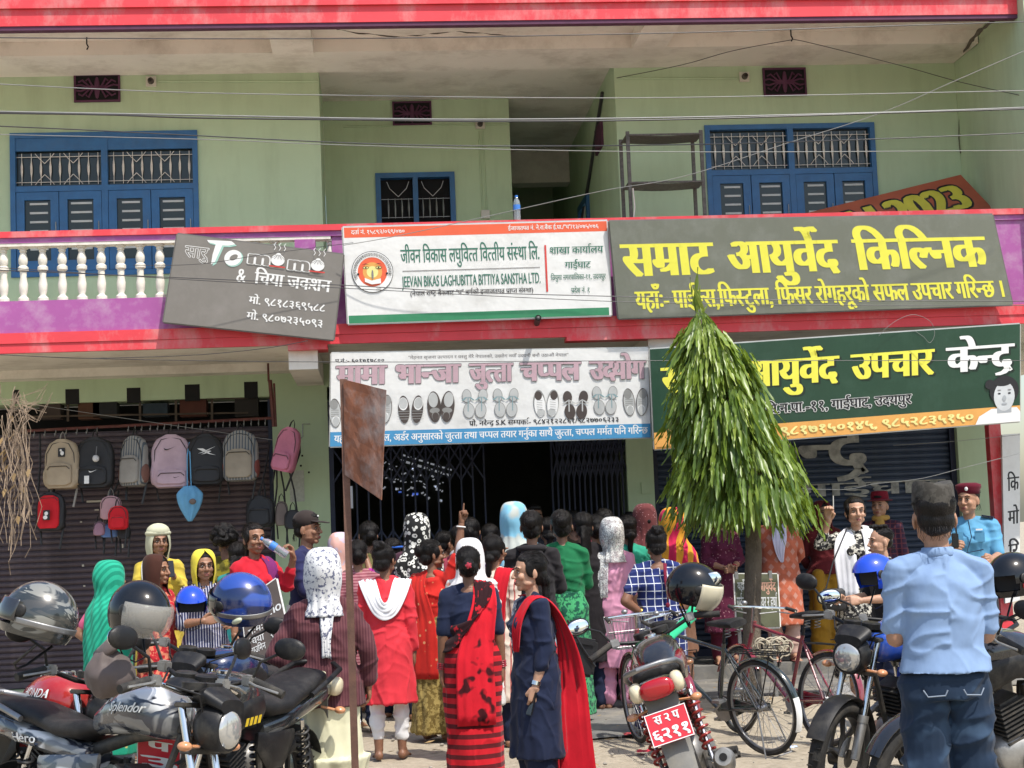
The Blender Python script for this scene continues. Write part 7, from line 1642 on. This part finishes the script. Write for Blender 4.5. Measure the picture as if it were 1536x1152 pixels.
bike('old black bicycle with white painted mudguard tail, rope wound round its seat post', (PX(1145, 10.9, .4) - .25, 11.3, 0), 122, -7, BKB, steer=-10)
bike('maroon bicycle with rear carrier standing right of the black bicycle', (PX(1232, 11.2, .4) - .2, 11.6, 0), 116, 5, BKR, steer=-10, white_tail=False)
bike('maroon bicycle with wire basket on chrome handlebar before the navy grid sari', (PX(968, 11.6, .9) + .03, 11.3, 0), 98, -3, BKR, basket=True, steer=0, white_tail=False)
b = MB(); rr = random.Random(3)
for k in range(16): a = k * .8; c = P(1150, 972, 11.3) + Vector((rr.uniform(-.12, .16), rr.uniform(-.05, .05), rr.uniform(-.03, .03))); b.torus(c, rr.uniform(.03, .06), .006, 'y', 12, 5)
tag(b.build('coiled_rope', M('frayed_rope', (.4, .35, .26), .9), smooth=True), 'frayed pale rope coiled on the carrier of the black bicycle', 'rope')
b = MB(); c = P(1262, 1050, 11.9); b.ell(c, (.09, .05, .11), 20, 14); b.v = [tuple(Vector(v) + Vector((noise.noise(Vector(v) * 14), 0, noise.noise(Vector(v) * 14 + Vector((5, 0, 0))))) * .05) for v in b.v]
PLB2 = M('clear_plastic_bag', (.5, .5, .5), .2, bump=.8, bdist=.03, scale=8); PLB2.node_tree.nodes['Principled BSDF'].inputs['Alpha'].default_value = .45
tag(b.build('plastic_bag', PLB2, smooth=True), 'crumpled clear plastic bag caught on the rear wheel of the maroon bicycle', 'plastic bag')

# ------------------------------------------------------------------ bags on the hook rail
Yh = 16.72
hr = thing('hook_rail', 'maroon steel hook rail with bags hanging before the dark shutter', 'hook rail', P(230, 640, Yh))
def wobj(b, n, m, par, **k): return b.build(n, m, par, world=True, **k)
b = MB(); b.tube([P(30, 647, Yh), P(412, 627, Yh)], .016, 6); wobj(b, 'rail', MAROON, hr); b = MB(); b.tube([P(402, 545, Yh), P(403, 572, Yh)], .012, 6); b.tube([P(405, 570, Yh), P(411, 640, Yh)], .022, 6); b.tube([P(411, 575, Yh), P(414, 640, Yh)], .012, 6); wobj(b, 'post', MAROON, hr)
hk = MB(); hk.tube([(0, 0, 0), (0, -.02, -.03), (0, -.03, -.07), (0, -.055, -.08), (0, -.07, -.05)], .006, 5); h0 = None
for px in [52, 68, 84, 100, 116, 131, 146, 193, 203, 213, 226, 237, 247, 257, 268, 279, 289, 301, 313, 324, 335, 345, 356, 366, 377, 388, 398]:
    p = P(px, 646 - (px - 30) * .052, Yh) - hr.location
    if h0 is None: h0 = hk.build('hook', STEEL, hr, smooth=True); h0.location = p
    else: instance(h0, 'hook', hr, p)
# shelf rack and boxes above the rail
rk = thing('slatted_rack', 'rough wooden rack with dusty boxes above the hook rail', 'rack', P(210, 630, 17.3))
b = MB()
for y0, y1 in ((603, 597), (625, 619)): b.tube([P(48, y0, 17.25), P(372, y1, 17.25)], .013, 4); b.v = b.v
wobj(b, 'rack_rail', WOODD, rk)
for px in (102, 210, 264, 318): b = MB(); b.tube([P(px, 596, 17.24), P(px, 632, 17.24)], .016, 4); wobj(b, 'rack_post', WOODD, rk)
for k, (x0, x1, y0, y1, c) in enumerate(((60, 92, 604, 628, (.05, .035, .03)), (118, 150, 603, 628, (.10, .045, .025)), (140, 176, 598, 626, (.02, .02, .022)), (215, 252, 606, 624, (.03, .045, .06)), (270, 310, 600, 624, (.09, .03, .02)), (352, 388, 590, 624, (.025, .022, .02)))):
    a, c_ = P(x0, y0, 17.32), P(x1, y1, 17.32); b = MB(); b.bx(a.x, c_.x, 17.28, 17.5, c_.z, a.z); tag(b.build('cardboard_box', M('box_%d' % k, c, .9, var=.2)), ['dark brown carton at the left end of the rack', 'rust brown carton second on the rack', 'black carton standing taller beside the rust carton', 'slate blue flat carton mid rack', 'red brown carton right of the slate one', 'dark stacked carton at the right end of the rack'][k], 'box')
ZIP = M('zip_black', (.02, .02, .02), .5, bump=0)
def bag(label, px, y0, y1, wpx, mat, pocket=None, strap=None, tilt=0., logo=None, Y=Yh - .12, yaw=0., kind='backpack', side=None, pk=.42, name='backpack', cat='backpack'):
    top = P(px, y0, Y); bot = P(px, y1, Y); H = top.z - bot.z; Wd = wpx / 150.; T = thing(name, label, cat, (top.x, Y, bot.z), rot=(R(-4), R(tilt), R(yaw)), group='bags hanging on the hook rail'); strap = strap or ZIP
    def mk(b, n, m, par=T): return b.build(n, m, par, smooth=True, auto=55)
    def body(w, d, z0, z1, y, shrink=.55):
        b = MB(); rings = []
        for i in range(13):
            t = i / 12; z = z0 + (z1 - z0) * t; k = (1 - max(0, (t - .62) / .38) ** 2.2 * (1 - shrink)) * (1 - max(0, (.12 - t) / .12) ** 2 * .25)
            if i == 12: k *= .55
            rg = []
            for j in range(28):
                a = 2 * math.pi * j / 28; ca, sa = math.cos(a), math.sin(a); x = math.copysign(abs(ca) ** .55, ca) * w / 2 * k; yy = math.copysign(abs(sa) ** .6, sa) * d / 2 * (1 - .35 * t)
                q = Vector((x, yy, z)); n_ = noise.noise(q * 12 + Vector((px, 0, 0))) * .010 + noise.noise(q * 30 + Vector((px, 0, 0))) * .004; rg.append((x * (1 + n_ * 2), y + yy * (1 + n_ * 8), z))
            rings.append(rg)
        b.loft(rings); return b
    d = .17 if kind == 'backpack' else .11
    mk(body(Wd, d, 0, H, 0), 'bag_body', mat)
    if pocket is not None: mk(body(Wd * .74, .07, H * .05, H * pk, -d * .48, .8), 'front_pocket', pocket); b = MB(); zz = H * (pk - .07); b.tube([(-Wd * .33, -d * .62, zz - .03), (-Wd * .25, -d * .68, zz), (Wd * .25, -d * .68, zz), (Wd * .33, -d * .62, zz - .03)], .004, 5); mk(b, 'zip', ZIP)
    b = MB(); pts = [(-Wd * .42, -d * .30, H * .45), (-Wd * .40, -d * .38, H * .7), (-Wd * .24, -d * .34, H * .90), (0, -d * .32, H * .94), (Wd * .24, -d * .34, H * .90), (Wd * .40, -d * .38, H * .7), (Wd * .42, -d * .30, H * .45)]; b.tube(pts, .004, 5); mk(b, 'zip', ZIP)
    b = MB(); b.tube([(-.03, 0, H * .97), (-.02, 0, H + .05), (0, 0, H + .08), (.02, 0, H + .05), (.03, 0, H * .97)], .008, 6, flat=.5); mk(b, 'carry_loop', strap)
    for s in (-1, 1): b = MB(); b.tube([(s * Wd * .25, d * .4, H * .9), (s * Wd * .42, d * .6, H * .5), (s * Wd * .4, d * .3, H * .05), (s * Wd * .32, d * .1, -.14 - .05 * (s > 0))], .011, 6, flat=.35); mk(b, 'shoulder_strap', strap)
    if side is not None:
        for s in (-1, 1): mk(MB().ell((s * Wd * .46, 0, H * .25), (.03, d * .38, H * .2), 14, 10), 'side_pocket', side)
    return T, Wd, H, d
def logo_poly(T, pts, mat, name='logo'):
    b = MB(); b.add([(x, y, z) for x, y, z in pts], [tuple(range(len(pts)))]); b.build(name, mat, T)
def swoosh(T, x, y, z, w, mat):
    p = [(-1, .15), (-.85, -.2), (-.55, -.28), (0, -.1), (1, .35), (0, .02), (-.5, -.08), (-.75, 0)]; logo_poly(T, [(x + a * w / 2, y, z + c * w / 2) for a, c in p], mat)
fab = lambda n, c, **k: C_('bag_' + n, c, bump=.5, sheen=.1, rough=.75, **k)
BEI = fab('beige', (.42, .34, .24)); BLKF = fab('black', (.018, .018, .02)); LIL = fab('lilac', (.55, .40, .46)); HOT = fab('rose', (.62, .22, .32)); GSTR = C_('bag_grey_stripe', (.30, .29, .27), (.10, .12, .14), 'vstripe', 32, thr=.4, bump=.4); GRYF = fab('grey', (.32, .30, .27)); LPK = fab('pale_pink', (.5, .3, .32)); REDF = fab('red', (.6, .02, .03)); SKY = fab('sky', (.16, .42, .68)); MAU = fab('mauve', (.35, .2, .26)); TAU = fab('taupe', (.2, .16, .14))
T, w, h, d = bag('beige backpack with dark square patch, leftmost of the large hanging ones', 92, 659, 733, 54, BEI, BEI, side=BEI, yaw=-12, strap=GRYF, pk=.5)
b = MB(); b.box((.02, -d * .44, h * .72), (.07, .01, .09)); b.build('printed_patch', BLKF, T); b = MB(); b.ell((.03, -d * .48, h * .70), (.02, .008, .022)); b.ell((.015, -d * .48, h * .76), (.012, .006, .012)); b.build('patch_figure', WHL, T, smooth=True)
T, w, h, d = bag('black backpack with white pompom and paper tag, second from left', 141, 656, 732, 60, BLKF, BLKF, yaw=-8); b = MB(); b.ell((.05, -d * .75, h * .55), (.034, .034, .034), 18, 12); b.v = [tuple(Vector(v) * (1 + .03 * noise.noise(Vector(v) * 90))) for v in b.v]; b.build('pompom', LEGW, T, smooth=True); b = MB(); b.tube([(.05, -d * .6, h * .8), (.05, -d * .75, h * .6)], .004, 5); b.build('chain', STEEL, T); b = MB(); b.box((-.04, -d * .82, h * .14), (.05, .003, .08)); b.build('price_tag', WHL, T); swoosh(T, .03, -d * .92, h * .30, .09, WHL)
bag('grey striped backpack with a plain grey front pocket, third from left', 199, 654, 729, 46, GSTR, GRYF, yaw=-28, side=fab('stripe_brown', (.2, .1, .08)), pk=.6)
T, w, h, d = bag('lilac pink backpack with small dark curved logo, fourth from left', 256, 652, 731, 60, LIL, LIL, yaw=4, pk=.32, side=LIL); swoosh(T, -.01, -d * .50, h * .72, .12, BLKF); swoosh(T, .06, -d * .92, h * .16, .07, BLKF)
T, w, h, d = bag('black backpack with white pointed logo next to the lilac pink one', 308, 651, 727, 56, BLKF, BLKF, yaw=8, pk=.35)
for pts in ([(-.08, .60), (.10, .74), (.02, .66), (-.03, .62)], [(-.09, .70), (-.03, .70), (.01, .655), (.04, .60), (.10, .56), (.03, .585), (-.02, .63)], [(-.05, .58), (.03, .655), (.055, .64), (.0, .60)]): logo_poly(T, [(x, -d * .52, h * z) for x, z in pts], WHL)
bag('grey striped backpack with tan gathered front pocket, sixth from left', 359, 646, 721, 56, GSTR, fab('tan', (.36, .31, .24)), yaw=-10, side=fab('brick', (.2, .06, .05)), pk=.62)
bag('bright pink backpack tilted at the right end of the rail', 421, 640, 707, 38, HOT, HOT, tilt=14, yaw=-20, strap=BLKF)
T, w, h, d = bag('black satchel with red flap panel hanging lowest at the left', 75, 738, 796, 46, BLKF, REDF, yaw=-14, kind='flat', pk=.9); b = MB(); b.box((.01, -.12, h * .38), (.07, .006, .1)); b.build('printed_panel', BLKF, T); b = MB(); b.ell((.01, -.126, h * .42), (.02, .004, .02)); b.ell((.0, -.126, h * .32), (.024, .004, .02)); b.build('panel_figure', WHL, T)
bag('small pale pink bag above the small red one', 166, 744, 779, 32, LPK, None, kind='flat', strap=GRYF); bag('small red backpack with zip pocket in the lower left cluster', 177, 759, 794, 30, REDF, REDF, kind='flat', Y=Yh - .24, pk=.55); bag('small mauve pouch left of the small red backpack', 149, 783, 803, 18, MAU, kind='flat', name='pouch', cat='pouch'); bag('small blue pouch under the small red backpack', 164, 786, 806, 26, fab('denim', (.12, .2, .4)), kind='flat', Y=Yh - .1, name='pouch', cat='pouch'); bag('small black pouch at the bottom right of the small bag cluster', 186, 785, 808, 18, BLKF, kind='flat', name='pouch', cat='pouch')
bag('black backpack with white triangle mark in front of the right shutter end', 390, 744, 790, 44, BLKF, BLKF, yaw=-8, Y=Yh - .1, pk=.6); bag('taupe shoulder bag against the green pillar', 422, 752, 788, 20, TAU, kind='flat', name='shoulder_bag', cat='bag'); bag('round small black bag at the far right of the hanging bags', 439, 765, 793, 26, BLKF, kind='flat', Y=Yh - .2, name='shoulder_bag', cat='bag')
T = thing('drawstring_bag', 'sky blue gathered drawstring bag hanging on long strings', 'bag', P(285, 782, Yh - .2), group='bags hanging on the hook rail'); b = MB(); H = .36
rings = []
for i in range(14):
    t = i / 13; k = math.sin(min(1, t * 1.25 + .05) * math.pi * .5) * (1 if t < .8 else 1 - (t - .8) * 3.2) + .1; rings.append([(math.cos(2 * math.pi * j / 36) * .115 * k * (1 + .10 * math.sin(j * 1.3)), math.sin(2 * math.pi * j / 36) * .07 * k * (1 + .12 * math.cos(j * 1.7)), H * t) for j in range(36)])
b.loft(rings); b.build('bag_body', SKY, T, smooth=True); b = MB(); [b.tube([(s * .02, 0, H * .95), (s * .015 + .0, 0, H + .3), (0, .1, H + .45)], .006, 5) for s in (-1, 1)]; b.build('string', SKY, T); b = MB(); b.ell((.04, -.08, H * .55), (.035, .02, .03)); b.build('charm', TAU, T, smooth=True)
b = MB()
for px, y0, px1, y1 in ((60, 650, 57, 740), (82, 720, 78, 745), (190, 690, 160, 760), (178, 735, 168, 770), (420, 700, 428, 765), (432, 700, 446, 770), (405, 660, 388, 745), (395, 720, 397, 760), (415, 700, 412, 760)): b.tube([P(px, y0, Yh - .08), P((px + px1) / 2 + 2, (y0 + y1) / 2, Yh - .06), P(px1, y1, Yh - .12)], .012, 6, flat=.35)
wobj(b, 'hanging_straps', BLKF, hr)

# ------------------------------------------------------------------ tree
YT = 13.4
tr = thing('ashoka_tree', 'young drooping green mast tree with narrow crown standing before the green sign', 'tree', PG(1127, 1066, 0)); YT = tr.location.y
BARK = M('tree_bark', (.12, .095, .07), .95, var=.3, scale=12, bump=1., bdist=.02, dirt=(.25, .2, .15), dscale=9, stretch=(1, 1, .4))
def wl(px, py, Y=None): return P(px, py, Y or YT) - tr.location
b = MB(); pts = [wl(1127, 1072), wl(1127, 1000), wl(1128, 920), wl(1131, 830), wl(1128, 770), wl(1112, 700), wl(1092, 620), wl(1070, 540), wl(1054, 480)]
b.tube(pts, [.10, .082, .074, .07, .06, .05, .04, .026, .01], 14)
for i, v in enumerate(b.v): q = Vector(v); k = 1 + 0 * q.x; b.v[i] = tuple(q + Vector((noise.noise(q * 14), noise.noise(q * 14 + Vector((7, 0, 0))), 0)) * .012)
b.build('trunk', BARK, tr, smooth=True)
def leafmat(n, c, c2):
    m, nt, bs = _nodes(n); oi = nt.nodes.new('ShaderNodeObjectInfo'); ns = noi(nt, coords(nt, kind='Object'), 5, 3); ad = N(nt, 'ShaderNodeMath', operation='ADD'); nt.links.new(oi.outputs['Random'], ad.inputs[0]); nt.links.new(ns, ad.inputs[1]); fr = N(nt, 'ShaderNodeMath', operation='FRACT'); nt.links.new(ad.outputs[0], fr.inputs[0])
    r = ramp(nt, [(.1, c), (.9, c2)], fr.outputs[0]).outputs[0]; nt.links.new(r, bs.inputs['Base Color']); bs.inputs['Roughness'].default_value = .36; bs.inputs['Specular IOR Level'].default_value = .5
    tl = nt.nodes.new('ShaderNodeBsdfTranslucent'); tc = mixc(nt, .5, r, (.32, .42, .03)); nt.links.new(tc, tl.inputs[0]); ms = nt.nodes.new('ShaderNodeMixShader'); ms.inputs[0].default_value = .36; nt.links.new(bs.outputs[0], ms.inputs[1]); nt.links.new(tl.outputs[0], ms.inputs[2]); nt.links.new(ms.outputs[0], nt.nodes['Material Output'].inputs[0]); return m
LFA = leafmat('leaf_green', (.075, .135, .025), (.16, .25, .045)); LFB = leafmat('leaf_lit_young_green', (.18, .27, .04), (.30, .38, .07))  # second green serves young leaves and has sunlight put into its colour
def leaf_geo(L, wd, bend, rs):
    vs = []; fs = []; n = 8
    for i in range(n + 1):
        t = i / n; w = wd * (math.sin(math.pi * min(1, t ** .8)) ** .75) * (1 - .25 * t) + .001; z = -L * t; x0 = bend * L * t * t; wv = .006 * math.sin(t * 17 + rs)
        vs += [(-w, x0 + w * .35 + wv, z), (0, x0, z), (w, x0 + w * .35 - wv, z)]
    for i in range(n): fs += [(3 * i, 3 * i + 1, 3 * i + 4, 3 * i + 3), (3 * i + 1, 3 * i + 2, 3 * i + 5, 3 * i + 4)]
    return vs, fs
env = [(466, 1050, 6), (485, 1052, 22), (505, 1058, 42), (540, 1069, 57), (590, 1079, 69), (640, 1088, 80), (700, 1104, 93), (745, 1119, 101), (775, 1124, 100)]
def envat(py):
    for i in range(len(env) - 1):
        if env[i][0] <= py <= env[i + 1][0]: t = (py - env[i][0]) / (env[i + 1][0] - env[i][0]); return env[i][1] * (1 - t) + env[i + 1][1] * t, env[i][2] * (1 - t) + env[i + 1][2] * t
    return env[-1][1:]
rr = random.Random(11); spx = F / (YT / math.cos(YAW) * 1.0)
lms = []
for k in range(10):
    for m_ in (LFA, LFB):
        vs, fs = leaf_geo(.20 + .012 * k, .0145 + .0007 * k, .10 + .04 * (k % 4), k); me = bpy.data.meshes.new('leaf'); me.from_pydata(vs, [], fs); me.materials.append(m_); me.polygons.foreach_set('use_smooth', [True] * len(me.polygons)); lms.append((vs, fs, me))
cand = []
for k in range(4000):
    py = 466 + 296 * rr.random() ** .75; cx, hw = envat(py); a = rr.uniform(0, 2 * math.pi); rad = (1 - .6 * rr.random() ** 1.7); R_ = hw / spx
    lob = 1 + .16 * math.sin(a * 3 + py * .05) + .12 * math.sin(a * 5 - py * .09); R_ *= lob * .93
    c = wl(cx, py); p = c + Vector((math.cos(a) * R_ * rad, math.sin(a) * R_ * rad, 0)); out = Vector((math.cos(a), math.sin(a), 0)); cand.append((p, out, rad, py, a, -math.sin(a) * rad + rr.random() * .1)) if not (noise.noise(p * 4.5) < -.22 and rad > .62) else None
cand.sort(key=lambda q: -q[5]); big = MB(); big2 = MB(); nn = 0
for k, (p, out, rad, py, a, fr_) in enumerate(cand):
    tl = rr.uniform(-.05, .5) if py > 500 else rr.uniform(.05, .9); z = (-Vector((0, 0, -1)) * 1 - out * -tl * -1) if False else (Vector((0, 0, 1)) - out * tl * (1 if py > 490 else .6)).normalized()
    x = out.cross(Vector((0, 0, 1))).normalized(); x = (Matrix.Rotation(rr.uniform(-1.1, 1.1), 3, 'Z') @ x); x = (x - z * x.dot(z)).normalized(); y = z.cross(x); m_ = Matrix((x, y, z)).transposed().to_4x4(); m_.translation = p
    if py < 472 and rr.random() < .3: m_ = m_ @ Matrix.Rotation(rr.uniform(1.8, 2.9), 4, 'X')
    m_ = m_ @ Matrix.Scale(rr.uniform(.55, 1.3), 4); yg = (rr.random() < (.8 if py < 560 else .42)); ki = rr.randrange(10); vs, fs, me = lms[ki * 2 + (1 if yg else 0)]
    if k < 300: o = bpy.data.objects.new('leaf', me); COL.objects.link(o); o.parent = tr; o.matrix_basis = m_
    else: (big2 if yg else big).add([m_ @ Vector(v) for v in vs], fs)
stuff(big.build('foliage', LFA, tr, smooth=True, fixn=False)); stuff(big2.build('lit_young_foliage', LFB, tr, smooth=True, fixn=False))
b = MB()
for k in range(60):
    py = rr.uniform(480, 755); cx, hw = envat(py); a = rr.uniform(0, 6.28); c = wl(cx, py); t = max(0, (py - 480) / 300); q = wl(1054 + 74 * t ** .9, py); b.tube([q, q.lerp(c, .5) + Vector((math.cos(a), math.sin(a), 0)) * hw / spx * .5 + Vector((0, 0, .03)), c + Vector((math.cos(a), math.sin(a), 0)) * hw / spx * .9 - Vector((0, 0, .08))], [.010, .006, .002], 5)
b.build('twigs', BARK, tr, smooth=True)

# ------------------------------------------------------------------ dried vine at the left edge
dv = thing('dried_vine', 'bundle of dry brown hanging vines at the left edge before the shutter', 'dried plant', P(34, 790, 13.8)); b = MB(); b2 = MB()
for k in range(62):
    x0 = rr.uniform(18, 40) if k % 2 else rr.uniform(-30, 30); p = P(x0, rr.uniform(575, 660), 13.8 + rr.uniform(-.15, .15)); pts = [p]
    for i in range(rr.randint(5, 10)): p = p + Vector((rr.uniform(-.05, .05), rr.uniform(-.04, .04), -rr.uniform(.05, .16))); pts.append(p)
    b.tube(pts, rr.uniform(.002, .005), 4)
    if k % 3 == 0:
        q = pts[len(pts) // 2]; d = Vector((rr.uniform(-.05, .05), rr.uniform(-.02, .02), -.05)); n_ = Vector((.02, .0, .01)); b2.add([q, q + d * .5 + n_, q + d * 1.6, q + d * .5 - n_], [(0, 1, 2, 3)])
for k in range(26): p = P(rr.uniform(14, 50), rr.uniform(600, 625), 13.8); b.tube([p, p + Vector((rr.uniform(-.12, .16), 0, rr.uniform(-.08, .12))), p + Vector((rr.uniform(-.1, .28), 0, rr.uniform(-.1, .2)))], .0025, 4)
DRY = M('dry_stems', (.27, .20, .14), .9, var=.4, scale=9); stuff(wobj(b, 'stems', DRY, dv)); stuff(wobj(b2, 'dry_leaves', LEAFD, dv))

# ------------------------------------------------------------------ cables
CBK = M('cable_black', (.02, .02, .022), .35, bump=0, spec=.9); CBG = M('cable_grey', (.22, .22, .21), .35, bump=0)
def cable(label, pts, Y, r, mat=CBK, sub=8):
    b = MB(); w = [P(x, y, Y if not isinstance(Y, (list, tuple)) else Y[i]) for i, (x, y) in enumerate(pts)]; out = []
    for i in range(len(w) - 1):
        p0, p1, p2, p3 = w[max(i - 1, 0)], w[i], w[i + 1], w[min(i + 2, len(w) - 1)]
        for q in range(sub): t = q / sub; out.append(.5 * ((2 * p1) + (p2 - p0) * t + (2 * p0 - 5 * p1 + 4 * p2 - p3) * t * t + (3 * p1 - p0 - 3 * p2 + p3) * t ** 3))
    out.append(w[-1]); b.tube(out, r, 6); tag(b.build('overhead_cable', mat, smooth=True), label, 'cable', 'cables strung across the front of the building')
cable('thin cable crossing highest, just under the roof edge', [(-80, 56), (250, 58), (600, 57), (1024, 49), (1300, 40), (1620, 30)], 12.8, 0.0040)
cable('cable passing over the purple vents', [(-80, 122), (230, 137), (512, 143), (900, 147), (1200, 143), (1620, 134)], 13, 0.0040, CBG)
cable('thick black cable above the windows, upper of a close pair', [(-80, 166), (300, 173), (560, 178), (760, 179), (1024, 176), (1350, 168), (1620, 158)], 12.6, 0.0066, CBG)
cable('black cable twisted just under the thick one above the windows', [(-80, 169), (150, 172), (300, 177), (560, 180), (760, 182), (1024, 179), (1350, 169), (1620, 161)], 12.6, 0.0066)
cable('cable sagging across the tops of the blue windows', [(-80, 186), (150, 196), (512, 214), (740, 219), (1024, 217), (1300, 209), (1620, 196)], 12.7, 0.0046)
cable('thin grey cable just below the one on the window tops', [(-80, 200), (300, 209), (500, 217), (800, 225), (1100, 228), (1620, 225)], 12.9, 0.0033, CBG)
cable('pale wire rising diagonally from the bank sign to the right edge', [(515, 368), (590, 355), (720, 327), (900, 287), (1024, 265), (1180, 215), (1320, 170), (1440, 118), (1620, 40)], [15.1, 15, 14.9, 14.8, 14.7, 14.6, 14.5, 14.4, 14.3], 0.0033, CBG)
cable('black wire from the ceiling hook to the left wall corner', [(1186, 60), (1100, 76), (1024, 97), (925, 117)], [16, 16.4, 16.8, 17.1], 0.0040); cable('black wire from the ceiling hook to the right wall', [(1186, 60), (1210, 63), (1350, 98), (1440, 123), (1530, 143)], [16, 16, 16.2, 16.3, 15.5], 0.0040)
cable('lower black cable crossing the balusters and the three upper signs', [(-80, 402), (256, 416), (500, 427), (700, 438), (900, 444), (1200, 450), (1620, 452)], 14.2, 0.0040)
cable('second black cable a hand below the lower one across the signs', [(-80, 396), (256, 418), (512, 432), (800, 447), (992, 454), (1300, 458), (1620, 458)], 14.1, 0.0033)
cable('thin cable running just under the balcony edge', [(-80, 528), (150, 538), (512, 543), (990, 541), (1620, 541)], 15.0, 0.0033); cable('black cord curving up to the crooked grey sign', [(-80, 527), (80, 536), (165, 537), (300, 532), (400, 522), (462, 511)], 15.1, 0.0033)
cable('pale line sloping down to the pink backpack', [(50, 607), (150, 622), (260, 638), (410, 660)], 16.4, 0.0026, CBG); cable('black cord across the face of the grey momo sign', [(200, 398), (300, 396), (400, 381), (530, 364)], 15.0, 0.0026)
cable('white wire drooping over the blue shutter lettering', [(1195, 733), (1270, 734), (1310, 726), (1380, 718), (1440, 703), (1530, 680)], 16.2, 0.0033, M('wire_white', (.6, .6, .58), .5, bump=0)); cable('thin wire near the top of the blue shutter', [(1340, 668), (1430, 662), (1530, 652)], 16.2, 0.0026, CBG)
cable('curled loose wire looping over the top of the dark green sign', [(1318, 504), (1332, 490), (1350, 478), (1372, 472), (1395, 482), (1402, 500), (1395, 514), (1385, 505), (1372, 496)], 15.25, 0.0020, CBG)
# slotted steel shelf rack on the balcony
fr = thing('shelf_frame', 'grey slotted steel shelf frame standing on the balcony left of the right window', 'shelf', (PX(1000, 16.6, 4), 16.6, ZF))
x0, x1 = PX(945, 16.4, 5), PX(1055, 16.4, 5); SLT = M('slotted_steel', (.13, .12, .105), .7, .4, var=.3, scale=30)
for i, (x, y) in enumerate(((x0, 16.35), (x1, 16.35), (x0 - .02, 16.7), (x1 - .02, 16.7))): b = MB(); b.bx(x - .018, x + .018, y - .002, y + .002, ZF, 5.72); b.bx(x - .018, x - .014, y, y + .03, ZF, 5.72); wobj(b, 'upright', SLT, fr)
for z in (5.68, 5.17, 4.2): b = MB(); b.grid([[(x0 - .02 + (x1 - x0 + .04) * i / 8, 16.35 + .36 * j / 3, z - .02 * math.sin(i / 8 * math.pi)) for j in range(4)] for i in range(9)], th=.006); b.tube([(x0, 16.35, z), (x1, 16.35, z)], .012, 4); wobj(b, 'shelf', SLT, fr)
b = MB(); b.tube([(x0 + .02, 16.3, 5.1), (x0 + .03, 16.3, 4.9), (x0 + .0, 16.3, 4.7)], .008, 5); wobj(b, 'tied_string', WHITEP, fr)
